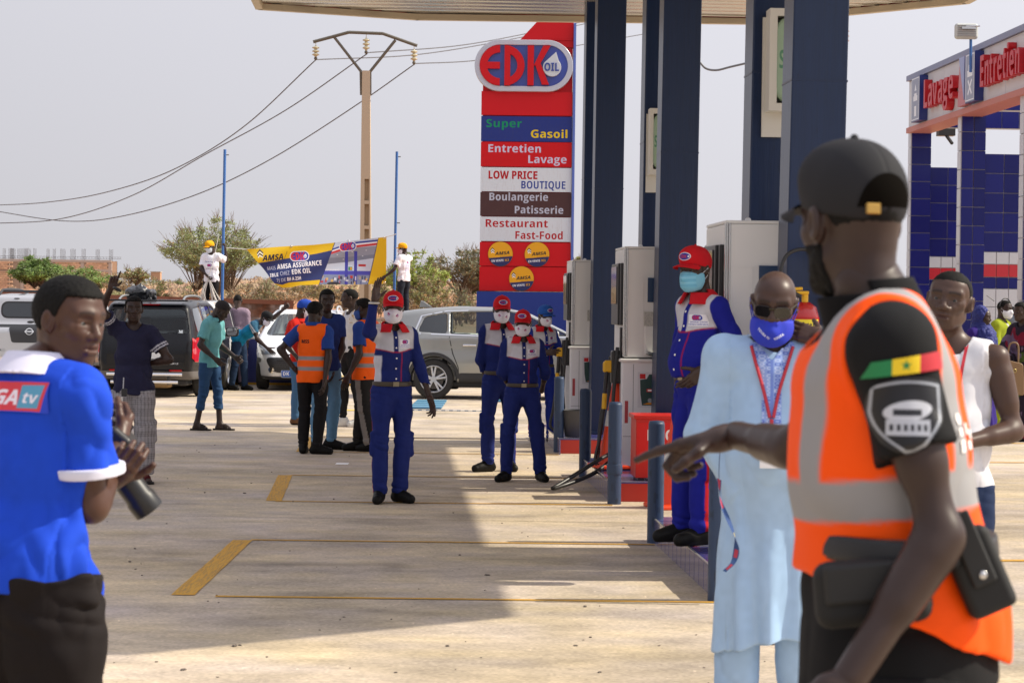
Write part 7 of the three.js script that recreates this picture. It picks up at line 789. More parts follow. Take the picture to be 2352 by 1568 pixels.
// the man waving in the middle
{ const A = attendant({ label: 'attendant in blue and white overalls and red cap raising his right hand high', p: gp(897, 1153), H: 1.73, yaw: 20, bw: 0.94, head: { yaw: 2, pitch: 3 }, y: { flank: true }, armR: { u: [-0.06, 0.02, 0.95], f: [0.16, 0.97, 0.1], pose: 'flat', d: [0.16, 0.98, -0.05], n: [0.75, 0.1, 0.6] }, armL: { u: [0.3, -0.95, 0.06], f: [0.30, -0.9, 0.3], pose: 'soft' }, feet: { L: [0.07, 0.0, 42], R: [-0.09, 0.08, -4] } });
  const w = A.wr.R, b = part('bracelet', new THREE.TorusGeometry(0.038, 0.009, 8, 20).rotateX(Math.PI / 2).translate(w.x, w.y - 0.01, w.z), M(rgb(0.6, 0.58, 0.55), 0.4, 0.3), A.root); }
attendant({ label: 'attendant in red cap standing at the back left of the group of three', p: gp(1146, 1083), H: 1.72, yaw: 18, head: { yaw: 8, pitch: 6 }, armL: { u: [0.14, -1, -0.2], f: [-0.45, -0.9, -0.4], hide: true }, armR: { u: [-0.14, -1, -0.1], f: [0.3, -0.9, -0.5], hide: true }, feet: { L: [0.1, -0.12, 20], R: [-0.11, 0.02, -55] }, bw: 0.95 });
attendant({ label: 'shorter attendant in red cap standing in front of the other two, hands behind his back', p: gp(1197, 1105), H: 1.585, yaw: 8, sleeve: 'rolled', head: { yaw: -6, pitch: 4 }, armL: { u: [0.28, -0.95, -0.15], f: [-0.15, -0.8, -0.6], hide: true }, armR: { u: [-0.16, -1, -0.1], f: [0.4, -0.75, -0.55], hide: true }, feet: { L: [0.2, -0.02, 18], R: [-0.16, 0.04, -30] } });
attendant({ label: 'attendant in blue cap looking sideways behind the shorter attendant', p: gp(1243, 1018), H: 1.64, yaw: 30, capC: rgb(0.02, 0.10, 0.42), capLogo: '#1d4a9c', head: { yaw: 38, pitch: 8 }, y: { blue: [0.016, 0.035, 0.27] }, armL: { u: [0.35, -0.85, 0.25], f: [-0.85, 0.2, 0.55], hide: false, pose: 'soft' }, armR: { u: [-0.1, -0.9, 0.35], f: [0.8, 0.1, 0.5], pose: 'soft' }, feet: { L: [0.13, 0, 30], R: [-0.1, 0, 0] } });
// on the near island
{ const surg = canvas(64, 64, (g) => { g.fillStyle = '#7cc4e0'; g.fillRect(0, 0, 64, 64); for (let k = 0; k < 5; k++) { g.fillStyle = k % 2 ? '#93d2ea' : '#68b4d4'; g.fillRect(0, 8 + k * 11, 64, 4); } });
  attendant({ label: 'attendant in red cap and light blue mask standing on the near pump island', p: V(...(() => { const q = at(1608, 700, 13.5); return [q.x, 0.171, -13.5]; })()), H: 1.83, yaw: -58, pyaw: -62, q: 0.0075, hq: 0.0042, skin: [0.05, 0.027, 0.019], y: { blue: [0.014, 0.018, 0.26] }, head: { yaw: -42, pitch: 4 }, mask: { c: rgb(0.22, 0.55, 0.72), loop: rgb(0.7, 0.75, 0.78), print: surg, poly: rrect(-0.06, -0.1, 0.06, -0.01, 0.01) }, armL: { u: [0.45, -0.85, 0.15], f: [-0.88, -0.42, 0.3], pose: 'soft', d: [-0.75, -0.6, 0.3], n: [-0.3, 0.1, -0.9] }, armR: { u: [-0.12, -1, -0.1], f: [0.0, -1, 0.1], hide: true }, feet: { L: [0.02, 0.1, -62], R: [-0.08, -0.1, -70] }, fat: 0.015 }); }

// the photographer at the left edge
{ const lg = canvas(384, 160, (g, w, h) => { g.fillStyle = '#2445c8'; g.fillRect(0, 0, w, h); g.fillStyle = '#d4404e'; g.beginPath(); g.moveTo(0, 6); g.lineTo(382, 4); g.lineTo(346, 154); g.lineTo(0, 156); g.fill(); g.fillStyle = '#5b9ec0'; g.beginPath(); g.moveTo(250, 22); g.lineTo(362, 18); g.lineTo(334, 138); g.lineTo(236, 140); g.fill(); g.fillStyle = '#ece6f2'; g.font = 'italic 900 104px sans-serif'; g.fillText('OUGA', -62, 122, 300); g.font = 'italic bold 78px sans-serif'; g.fillText('tv', 252, 112); });
  const A = person({ label: 'young man in bright blue polo shirt with a camera, at the left edge', p: V(-1.25, 0, -5.6), H: 1.735, headScale: [0.95, 0.95, 0.95], bw: 0.97, q: 0.0075, hq: 0.0034, skin: [0.076, 0.035, 0.023], hair: 'short', yaw: 152, lean: [5, 0], head: { yaw: 58, pitch: 4, roll: -3, off: [0.045, -0.03, 0.0], look: 0.1 },
    armR: { u: [0.06, -1, -0.12], f: [0.07, 0.40, -0.6], pose: 'grip', d: [0.1, 0.5, -0.7], n: [-0.6, 0.5, -0.3] }, armL: { u: [0.25, -0.9, -0.35], f: [0.45, 0.05, 0.1], pose: 'grip', d: [0.3, 0.3, 0.4], n: [0.1, 0.4, -0.8] },
    top: { c: lin('#2350d8').map(v => v * 0.8), sleeve: 'short', st: 0.66, flare: 0.012, grow: 0.02, hem: -0.06, hemTilt: 0.1, wr: 0.013, collar: { c: '#d9d8ea', h: 0.06, spread: 0.5, open: -0.2 }, deco: [{ side: 'back', poly: rrect(-0.115, 0.395, 0.12, 0.475, 0.002), tex: lg, cell: 0.012, off: 0.004 }] },
    legs: { c: [0.013, 0.010, 0.010], fit: 0.055, hem: 0.05, wr: 0.014, ankle: 0.08 }, shoes: { c: '#222', type: 'shoe' } });
  const cuff = new Field(), u = A.el.R.clone().sub(A.sh.R).normalize(), c0 = A.sh.R.clone().addScaledVector(u, 0.295 * 0.66 - 0.012), c1 = c0.clone().addScaledVector(u, 0.026); cuff.capCut(c0, c1, 0.093, 0.093, 0); cuff.add((x, y, z) => (x - c0.x) * -u.x + (y - c0.y) * -u.y + (z - c0.z) * -u.z, 0.003, 2); part('sleeve_band', netMesh(cuff, 0.006), M(rgb(0.7, 0.7, 0.82), 0.8), A.top);
  const h = A.wr.R.clone().multiplyScalar(A.s).add(A.root.position), c = thing('photo_camera', 'black camera lens held by the young man in the bright blue polo', 'camera', [h.x - 0.005, h.y - 0.05, h.z - 0.02]); const lens = lathe([[0.0, 0.0], [0.034, 0.0], [0.034, 0.05], [0.038, 0.055], [0.038, 0.1], [0.042, 0.11], [0.042, 0.15], [0.036, 0.152], [0.034, 0.13], [0, 0.125]], 28).rotateZ(-2.5).rotateY(0.35); part('lens', lens, M(rgb(0.015, 0.015, 0.016), 0.35), c); part('camera_body', bx(0.07, 0.1, 0.12, -0.04, 0.035, -0.02, 0.015).rotateZ(-0.7), blackPl, c); }

// the guard in the orange vest
{ const A = person({ label: 'tall security guard in orange vest and black cap pointing left with his right arm', p: V(0.70, 0, -3.9), H: 1.955, q: 0.0075, hq: 0.0036, skin: [0.040, 0.022, 0.017], hair: 'shaved', beard: true, yaw: -94, pyaw: -88, bw: 1.02, aw: 0.78, bd: 1.16, lean: [6, 0], head: { yaw: -156, pitch: 2, off: [0.01, -0.02, 0] }, headScale: [0.92, 0.95, 0.93], cap: { c: rgb(0.024, 0.024, 0.027) },
    armR: { u: [-0.36, -0.66, -0.7], f: [-0.28, 0.03, -0.92], pose: 'point', d: [-0.9, -0.22, -0.3], n: [0.0, -0.9, 0.1] }, armL: { u: [0.24, -1, 0.20], f: [-0.6, -0.88, 0.2], pose: 'relaxed' },
    top: { c: [0.010, 0.010, 0.011], sleeve: 'short', st: 0.56, flare: 0.01, grow: 0.016, hem: -0.1, wr: 0.006, collar: { c: '#101012', h: 0.055, spread: 0.12, open: -0.3 } },
    vest: { c: '#ff5606', hem: 0.02, hemTilt: 0.55, flareR: 0.02, bands: [[0.185, 0.25]], braces: 0.1, deco: [{ side: 'back', name: 'lettering', cut: true, poly: rrect(-0.12, 0.27, 0.0, 0.34, 0.002), cell: 0.012, off: 0.002, tex: canvas(256, 128, (g) => { g.clearRect(0, 0, 256, 128); g.fillStyle = '#f4f0ee'; g.beginPath(); g.arc(40, 24, 17, 0, 7); g.fill(); g.fillRect(24, 50, 34, 24); g.fillRect(24, 84, 46, 36); g.fillRect(96, 40, 22, 34); g.fillRect(128, 62, 30, 26); g.fillRect(104, 92, 40, 26); }) }] },
    legs: { c: [0.012, 0.012, 0.013], fit: 0.03, wr: 0.009 }, belt: { c: rgb(0.012, 0.012, 0.013), y: 0.115, g: 0.022 }, shoes: { c: '#0d0d0d', type: 'shoe', high: true } });
  // flag and badge on the near sleeve, strap of the cap
  const pt = A.sh.L.clone().lerp(A.el.L, 0.18), F = A.topF; const ray = (u, v) => [V(pt.x + u, pt.y + v, pt.z + 0.5), V(0, 0, -1)];
  part('flag_patch', patch(F, [[-0.062, -0.005], [-0.05, 0.02], [0.05, 0.038], [0.058, 0.012]].map(([a, b]) => [a, b + 0.01]), 0.007, ray, 0.004), M(0xffffff, 0.6, 0, { map: canvas(192, 64, (g) => { g.fillStyle = '#0f7a45'; g.fillRect(0, 0, 64, 64); g.fillStyle = '#e8c81a'; g.fillRect(64, 0, 64, 64); g.fillStyle = '#b81d2c'; g.fillRect(128, 0, 64, 64); g.fillStyle = '#0f7a45'; g.beginPath(); for (let k = 0; k < 5; k++) { const a = -1.57 + k * 2.513; g[k ? 'lineTo' : 'moveTo'](96 + 13 * Math.cos(a), 32 + 13 * Math.sin(a)); } g.fill(); }) }), A.top, 'green, yellow and red flag patch on the sleeve');
  part('badge_patch', patch(F, roundPoly([[-0.052, -0.005], [0, 0.012], [0.052, 0.005], [0.052, -0.06], [0.02, -0.105], [-0.03, -0.1], [-0.055, -0.05]].map(([a, b]) => [a, b]), 0.02), 0.007, ray, 0.004), M(0xffffff, 0.4, 0.1, { map: canvas(192, 192, (g) => { g.fillStyle = '#15151a'; g.fillRect(0, 0, 192, 192); g.strokeStyle = '#9ea3ac'; g.lineWidth = 7; g.beginPath(); g.moveTo(12, 30); g.quadraticCurveTo(96, 2, 180, 24); g.lineTo(182, 110); g.quadraticCurveTo(150, 180, 90, 186); g.quadraticCurveTo(20, 150, 10, 90); g.closePath(); g.stroke(); g.fillStyle = '#c3c6ce'; g.beginPath(); g.ellipse(100, 88, 62, 26, -0.12, 0, 7); g.fill(); g.fillStyle = '#25262c'; g.fillRect(62, 84, 72, 16); g.fillStyle = '#b9bdc6'; g.fillRect(46, 110, 110, 40); g.fillStyle = '#2a2b30'; for (let k = 0; k < 6; k++) g.fillRect(54 + k * 17, 122, 9, 16); }) }), A.top);
  const hm = A.HM; part('cap_buckle', bx(0.028, 0.018, 0.006, 0.03, 0.018, -0.109, 0.002).applyMatrix4(hm), M(rgb(0.5, 0.3, 0.08), 0.2, 0.9), A.root); { const F2 = new Field(); F2.ell(V(0, 0.048, -0.008), [0.086, 0.088, 0.107], 0.02); part('cap_opening', patch(F2, (() => { const o = []; for (let i = 0; i <= 14; i++) { const a = i / 14 * Math.PI; o.push([0.05 * Math.cos(a), 0.022 + 0.056 * Math.sin(a)]); } return o; })(), 0.007, (u, v) => [V(-u, v, -0.4), V(0, 0, 1)], 0.0015).applyMatrix4(hm), MP(rgb(0.006, 0.005, 0.004), 0.95, 0, { specularIntensity: 0.05 }), A.root); }
  const pc = at(2243, 1300, 3.70), p = thing('belt_pouch', 'black snap pouch hanging from the belt at the back of the security guard', 'pouch', pc); p.rotation.z = 0.42; part('pouch_body', bx(0.085, 0.15, 0.045, 0, -0.01, 0, 0.016), M(rgb(0.012, 0.012, 0.012), 0.75), p); part('flap', bx(0.042, 0.13, 0.012, 0.0, 0.035, 0.026, 0.005), M(rgb(0.018, 0.018, 0.018), 0.7), p); part('snap', new THREE.SphereGeometry(0.0075, 12, 8).scale(1, 1, 0.5).translate(0.0, -0.012, 0.033), steel, p); part('belt_loop', bx(0.06, 0.03, 0.05, -0.01, 0.08, -0.01, 0.01), M(rgb(0.012, 0.012, 0.012), 0.75), p);
  const bc = at(2005, 1358, 3.68), b = thing('waist_bag', 'black bag at the waist of the security guard, behind his forearm', 'bag', bc); b.rotation.z = 0.1; part('bag_body', bx(0.20, 0.115, 0.06, 0, 0, 0, 0.028), M(rgb(0.010, 0.010, 0.010), 0.8), b); part('bag_flap', bx(0.17, 0.07, 0.02, 0.0, 0.02, 0.028, 0.01), M(rgb(0.014, 0.014, 0.014), 0.7), b); }

// the man in the pale blue robe
{ const pale = lin('#a9c8e8').map(v => v * 0.9), emb = canvas(128, 512, (g, w, h) => { g.fillStyle = '#8ea6dc'; g.fillRect(0, 0, w, h); const r = mulberry(8); for (let y = 8; y < h; y += 20) for (let x = 8; x < w; x += 22) { g.strokeStyle = r() > 0.5 ? '#4a5fb8' : '#c3d2f0'; g.lineWidth = 3; g.beginPath(); g.arc(x + (y % 40 ? 6 : 0), y, 5 + r() * 4, 0, 7); g.stroke(); } g.fillStyle = '#6f88cf'; g.fillRect(60, 0, 8, h); });
  const tv = canvas(256, 176, (g, w, h) => { g.fillStyle = '#1f33b8'; g.fillRect(0, 0, w, h); g.fillStyle = '#e6e8f4'; g.font = 'bold 32px sans-serif'; g.save(); g.translate(18, 62); g.rotate(0.55); g.fillText('TOUBA TV', 0, 0, 118); g.restore(); g.save(); g.translate(168, 130); g.rotate(-0.5); g.fillText('TOUBA', 0, 0, 84); g.restore(); });
  const A = person({ label: 'bald man in long pale blue robe and sunglasses holding his hand to his ear', p: V(0.98, 0, -8.2), H: 1.80, q: 0.0075, hq: 0.0038, skin: [0.060, 0.032, 0.024], yaw: -6, fat: 0.02, head: { yaw: -10, pitch: 14, roll: -5, off: [0, -0.012, 0.02] }, mask: { c: rgb(0.02, 0.035, 0.5), low: true, print: tv, poly: rrect(-0.055, -0.125, 0.055, -0.05, 0.01) },
    armR: { u: [-0.24, -0.95, 0.0], f: [0.55, -0.7, 0.3], pose: 'relaxed', hide: true }, armL: { u: [0.82, -0.05, 0.5], f: [-0.86, 0.27, -0.2], pose: 'flat', d: [-0.8, 0.3, -0.5], n: [-0.4, -0.2, -0.8] },
    top: { name: 'robe', c: (X, Y, Z) => { const cf = 0; return pale; }, sleeve: 'long', cuff: 1.0, flare: 0.018, grow: 0.026, long: 0.345, w0: 0.132, w1: 0.172, pleat: 0.09, wr: 0.012, fy: 0.28, mat: cloth({ rough: 0.42 }), hemF: (x, y, z) => 0.04 * Math.sin(x * 9 + 1), deco: [{ name: 'embroidery', poly: roundPoly([[-0.034, 0.17], [0.034, 0.17], [0.036, 0.4], [0.085, 0.5], [0.06, 0.52], [0.0, 0.44], [-0.06, 0.52], [-0.085, 0.5], [-0.036, 0.4]], 0.01), tex: emb, cell: 0.01, off: 0.003 }, { name: 'embroidery', poly: rrect(0.095, 0.275, 0.155, 0.302, 0.006), tex: emb, cell: 0.012, off: 0.003 }] },
    legs: { c: pale, fit: 0.018, hem: 0.05, wr: 0.012, ankle: 0.066 }, shoes: { c: '#2a2420', type: 'shoe' } });
  const { tl, topF, root, HM } = A, red = M(rgb(0.5, 0.03, 0.05), 0.7); const L1 = [[-0.075, 0.495], [-0.06, 0.44], [-0.03, 0.34], [-0.006, 0.24]].map(([u, v]) => onF(topF, tl, 0, u, v, 0.006)), R1 = [[0.075, 0.495], [0.055, 0.43], [0.025, 0.33], [0.006, 0.24]].map(([u, v]) => onF(topF, tl, 0, u, v, 0.006)), k = onF(topF, tl, 0, 0, 0.235, 0.008), k2 = onF(topF, tl, 0, 0, 0.175, 0.01);
  const ly = thing('badge_lanyard', 'red neck lanyard with a white name card on the pale blue robe', 'lanyard', root.position); ly.scale.setScalar(A.s); part('ribbon', [tube(L1, 0.0065, 5), tube(R1, 0.0065, 5), tube([k, k2], 0.0075, 5)], red, ly); const cd = onF(topF, tl, 0, 0.002, 0.115, 0.014); part('name_card', bx(0.085, 0.105, 0.003, cd.x, cd.y, cd.z, 0).rotateY(0), whiteM, ly); part('clip', bx(0.014, 0.02, 0.006, k2.x, k2.y - 0.005, k2.z), steel, ly);
  const gl = thing('sunglasses', 'dark sunglasses on the face of the man in the pale blue robe', 'glasses', root.position); gl.scale.setScalar(A.s); const dk = MP(rgb(0.008, 0.008, 0.01), 0.06, 0, { clearcoat: 1 }); for (const e of [-1, 1]) part('lens', new THREE.ExtrudeGeometry(new THREE.Shape(rrect(-0.028, -0.021, 0.028, 0.018, 0.014).map(p => new THREE.Vector2(...p))), { depth: 0.003, bevelSize: 0.001, bevelThickness: 0.001 }).rotateY(e * 0.22).translate(e * 0.034, -0.004, 0.099).applyMatrix4(HM), dk, gl); part('frame', [rod(V(-0.012, 0.006, 0.107), V(0.012, 0.006, 0.107), 0.003), rod(V(-0.062, 0.008, 0.094), V(-0.085, 0.01, 0.0), 0.0028), rod(V(0.062, 0.008, 0.094), V(0.085, 0.01, 0.0), 0.0028)].map(g => g.applyMatrix4(HM)), M(rgb(0.05, 0.04, 0.02), 0.3, 0.5), gl);
  const rb = thing('printed_ribbon', 'printed blue and red ribbon hanging at the side of the pale blue robe', 'ribbon', at(1652, 1100, 7.95)); const O = rb.position, cl = [[1652, 1100], [1656, 1150], [1672, 1190], [1688, 1230], [1692, 1262], [1684, 1292], [1664, 1312]].map(([x, y], i) => at(x, y, 7.95 - 0.01 * Math.sin(i)).sub(O)), cv = new THREE.CatmullRomCurve3(cl), pos = [], uv = [], idx = []; for (let i = 0; i <= 40; i++) { const t = i / 40, c = cv.getPoint(t), a = 0.7 + 1.6 * Math.sin(t * 5), w = 0.011; pos.push(c.x - w * Math.cos(a), c.y + 0.004, c.z - w * Math.sin(a), c.x + w * Math.cos(a), c.y - 0.004, c.z + w * Math.sin(a)); uv.push(0, t, 1, t); if (i < 40) { const b = i * 2; idx.push(b, b + 1, b + 3, b, b + 3, b + 2); } } const RG = new THREE.BufferGeometry(); RG.setAttribute('position', new THREE.Float32BufferAttribute(pos, 3)); RG.setAttribute('uv', new THREE.Float32BufferAttribute(uv, 2)); RG.setIndex(idx); RG.computeVertexNormals(); part('ribbon', RG, M(0xffffff, 0.7, 0, { side: THREE.DoubleSide, map: canvas(32, 256, (g) => { g.fillStyle = '#24467e'; g.fillRect(0, 0, 32, 256); g.fillStyle = '#a8324a'; for (const y of [10, 60, 196, 236]) g.fillRect(6, y, 20, 26); g.fillStyle = '#c8b43a'; g.fillRect(10, 120, 12, 16); }) }), rb); part('cord', tube([at(1657, 1000, 7.95).sub(O), at(1653, 1060, 7.95).sub(O), V(0, 0, 0)], 0.0025, 4), M(rgb(0.1, 0.15, 0.25), 0.7), rb); }

// the man in the white sleeveless shirt
person({ label: 'man in white sleeveless shirt with red neck ribbon behind the security guard', p: V(1.785, 0, -8.9), H: 1.80, q: 0.009, hq: 0.0042, skin: [0.075, 0.040, 0.028], hair: 'shaved', yaw: -20, bw: 1.1, fat: 0.015, headScale: [1.08, 1, 1.02], head: { yaw: -22, pitch: -4, roll: -8 }, armL: { u: [0.22, -1, 0.12], f: [-0.85, -0.15, 0.5], pose: 'relaxed' }, armR: { u: [-0.2, -1, 0.1], f: [0.3, -0.6, 0.7], pose: 'relaxed' }, top: { c: [0.66, 0.66, 0.70], sleeve: 'none', hem: -0.1, wr: 0.008, neck: 0.085, deco: [{ name: 'neck_ribbon', poly: [[0.05, 0.3], [0.062, 0.3], [0.088, 0.5], [0.076, 0.5]], mat: M(rgb(0.55, 0.02, 0.04), 0.6), cell: 0.012 }] }, legs: { c: lin('#1f2c4a'), fit: 0.02 }, shoes: { c: '#222', type: 'shoe' } });

// the group in the middle distance
person({ label: 'man in navy T-shirt and checked trousers raising his arm before the dark grey SUV', p: gp(303, 1108), H: 1.68, q: 0.0095, skin: [0.042, 0.022, 0.017], hair: 'short', yaw: 6, head: { yaw: 12, pitch: -3 }, armR: { u: [-0.1, 0.2, 0.22], f: [0.1, 0.16, 0.13], pose: 'point', d: [0.35, 0.9, 0.2], n: [0.2, -0.1, 0.9] }, armL: { u: [0.16, -0.24, 0.02], f: [-0.9, -0.18, -0.3], hide: true }, top: { c: [0.022, 0.022, 0.052], sleeve: 'short', st: 0.62, flare: 0.012, grow: 0.02, hem: -0.13, hemTilt: -0.12, wr: 0.011, rings: [[0.44, 0.49], [0.53, 0.58]] }, legs: { c: (x, y, z) => { const a = Math.atan2(x, z) * 40, k = (Math.sin(a) > 0.55 ? 1 : 0) + (Math.sin(y * 300) > 0.6 ? 1 : 0); const c = 0.34 - 0.1 * k; return [c, c * 0.95, c * 1.0]; }, fit: 0.035, cargo: true, wr: 0.01, ankle: 0.06 }, shoes: { c: '#4a1418', type: 'sandal', sole: '#191414' }, feet: { L: [0.12, 0.03, 25], R: [-0.11, -0.05, -10] }, ...{} });
{ const k = thing('key_bunch', 'bunch of keys on a strap hanging at the hip of the man in checked trousers', 'keys', at(283, 893, 19.1)); part('strap', rod(V(0.0, 0.1, 0), V(0, 0, 0.02), 0.006), M(rgb(0.4, 0.4, 0.42), 0.4, 0.5), k); part('fob', [bx(0.05, 0.07, 0.02, 0.01, -0.03, 0.02, 0.008)], blackPl, k); part('tag', bx(0.02, 0.06, 0.004, -0.012, -0.1, 0.025), steel, k); const w = thing('wrist_strap', 'black strap bracelet at the raised wrist of the navy shirted man', 'bracelet', at(268, 664, 19.05)); part('band', new THREE.TorusGeometry(0.033, 0.009, 8, 18).rotateX(1.3).rotateZ(-0.4), blackPl, w); }

const turq = person({ label: 'young man in turquoise polo, dark knit cap and rolled jeans looking at his hands', p: gp(478, 988), H: 1.70, q: 0.0095, skin: [0.032, 0.019, 0.016], yaw: 72, lean: [8, 0], head: { yaw: 68, pitch: 34, off: [0.02, -0.02, 0] }, armL: { u: [0.05, -0.95, -0.2], f: [0.7, -0.5, 0.25], pose: 'grip' }, armR: { u: [-0.25, -0.9, 0.2], f: [0.72, -0.65, 0.0], pose: 'grip' }, top: { c: lin('#6fb2b8').map(v => v * 0.8), sleeve: 'short', st: 0.7, flare: 0.014, grow: 0.022, hem: -0.11, hemTilt: 0.05, wr: 0.011, collar: { c: '#68a8b0', h: 0.045, spread: 0.4 } }, legs: { c: lin('#29466a'), fit: 0.008, hem: 0.27, wr: 0.009, ankle: 0.05 }, shoes: { c: '#2a221c', type: 'sandal', sole: '#1e1814' }, feet: { L: [0.14, -0.05, 82], R: [-0.15, 0.03, 75] } });

person({ label: 'man in orange vest lettered on the back, hand on hip, seen from behind', p: gp(716, 1042), H: 1.66, q: 0.0095, skin: [0.034, 0.019, 0.014], hair: 'short', yaw: 168, head: { yaw: 150, pitch: 6 }, armL: { u: [-0.19, -0.2, 0.04], f: [0.2, -0.27, 0.02], pose: 'fist', d: [0.5, -0.6, -0.4] }, armR: { u: [0.06, -1, 0.12], f: [-0.12, -1, 0.25], pose: 'relaxed' }, top: { c: [0.022, 0.06, 0.27], sleeve: 'short', st: 0.7, flare: 0.012, grow: 0.018, hem: -0.03, collar: { c: '#23478e', h: 0.04, spread: 0.4, open: -0.3 } }, vest: { hem: -0.14, c: '#ff6410', bands: [[0.0, 0.045], [0.12, 0.165]], deco: [{ side: 'back', name: 'lettering', cut: true, poly: rrect(-0.115, 0.30, 0.02, 0.37, 0.002), tex: canvas(192, 96, (g) => { g.clearRect(0, 0, 192, 96); g.fillStyle = '#2a1208'; g.font = '900 74px sans-serif'; g.fillText('MSS', 8, 76, 176); }), cell: 0.014 }] }, legs: { c: [0.012, 0.011, 0.012], fit: 0.012, wr: 0.008 }, shoes: { c: '#121110', type: 'shoe' }, feet: { L: [-0.1, 0, 176], R: [0.06, 0.06, 88] } });
person({ label: 'tall man in navy shirt and pale jeans standing behind the lettered orange vest', p: gp(745, 1031), H: 1.80, q: 0.011, skin: [0.034, 0.019, 0.014], hair: 'short', yaw: 30, head: { yaw: 12, pitch: 4 }, armL: { u: [0.1, -1, 0.1], f: [-0.3, -0.9, 0.3] }, top: { c: [0.018, 0.042, 0.19], sleeve: 'short', hem: -0.1 }, legs: { c: lin('#6f9cc0').map(v => v * 0.8), fit: 0.012, wr: 0.008 }, shoes: { c: '#141414', type: 'shoe' }, feet: { L: [0.07, 0.05, 78], R: [-0.1, -0.05, 20] } });
person({ label: 'man in red polo and blue cap, half hidden behind the lettered orange vest', p: gp(688, 975), H: 1.68, q: 0.011, skin: [0.036, 0.02, 0.015], hair: 'shaved', yaw: 60, cap: { c: rgb(0.02, 0.07, 0.42), logo: '#1d3fa4' }, mask: { c: rgb(0.72, 0.66, 0.74), print: maskPrint }, head: { yaw: 95, pitch: 12 }, armR: { u: [-0.3, -0.9, 0.3], f: [0.55, -0.6, 0.3], pose: 'relaxed' }, top: { c: lin('#c8281e').map(v => v * 0.9), sleeve: 'short', grow: 0.022, hem: -0.12, collar: { c: '#c8281e', h: 0.045 }, wr: 0.01 }, legs: { c: lin('#45688c'), fit: 0.018 }, shoes: { c: '#6b4a30', type: 'shoe' } });
{ const A = person({ label: 'man in open white shirt and black trousers in profile, holding a white pole', p: gp(806, 980), H: 1.84, q: 0.0095, skin: [0.045, 0.025, 0.02], hair: 'shaved', yaw: -62, head: { yaw: -84, pitch: 0 }, armR: { u: [-0.25, -0.9, 0.2], f: [-0.6, -0.7, 0.3], pose: 'grip' }, armL: { u: [0.2, -1, 0.0], f: [0.1, -1, 0.1] }, top: { c: (X, Y, Z) => Math.abs(X) > 0.1 && Y > 0.36 && vn3(X * 30, Y * 30, Z * 30) > 0.62 ? [0.5, 0.34, 0.16] : Z > 0.02 && Math.abs(X) < 0.07 ? [0.62, 0.62, 0.66] : [0.66, 0.64, 0.64], sleeve: 'short', st: 0.8, flare: 0.02, grow: 0.018, hem: -0.02, neck: 0.085, wr: 0.01 }, legs: { c: [0.012, 0.012, 0.013], fit: 0.004, wr: 0.008, ankle: 0.04 }, belt: { c: rgb(0.012, 0.012, 0.012), y: 0.03 }, shoes: { c: '#c9c9c9', type: 'shoe', sole: '#d8d8d8' }, feet: { L: [0.13, 0, -70], R: [-0.1, 0.02, -82] } });
  const q0 = at(700, 694, 29.6), q1 = at(790, 876, 28.4), pl = thing('white_pole', 'long white pole held slantwise by the man in the open white shirt', 'pole', q1); part('shaft', rod(q0.clone().sub(q1), V(0, 0, 0), 0.024, 0.024, 10), M(rgb(0.62, 0.58, 0.5), 0.5), pl); part('ferrule', rod(V(0, 0, 0), q0.clone().sub(q1).multiplyScalar(0.06), 0.027, 0.027, 10), M(rgb(0.55, 0.42, 0.2), 0.5), pl); }
person({ label: 'man in orange vest with striped black track trousers just left of the waving attendant', p: gp(838, 1036), H: 1.71, q: 0.0095, skin: [0.034, 0.019, 0.014], hair: 'shaved', yaw: -118, head: { yaw: -118, pitch: 8 }, mask: { c: rgb(0.03, 0.09, 0.34) }, armL: { u: [0.02, -1, 0.1], f: [-0.42, -0.9, 0.1], pose: 'relaxed' }, armR: { u: [-0.15, -0.95, -0.2], f: [-0.3, -0.9, 0] }, top: { c: [0.022, 0.06, 0.27], sleeve: 'short', st: 0.68, flare: 0.012, grow: 0.018, hem: -0.03, collar: { c: '#23478e', h: 0.04, spread: 0.4, open: -0.3 } }, vest: { hem: -0.14, c: '#ff6410', bands: [[0.0, 0.045], [0.12, 0.165]] }, legs: { c: [0.02, 0.019, 0.019], fit: 0.024, stripe: '#8d8782', sw: 0.035, wr: 0.009 }, shoes: { c: '#121110', type: 'shoe' }, feet: { L: [0.06, 0.08, -120], R: [-0.08, -0.05, -84] } });
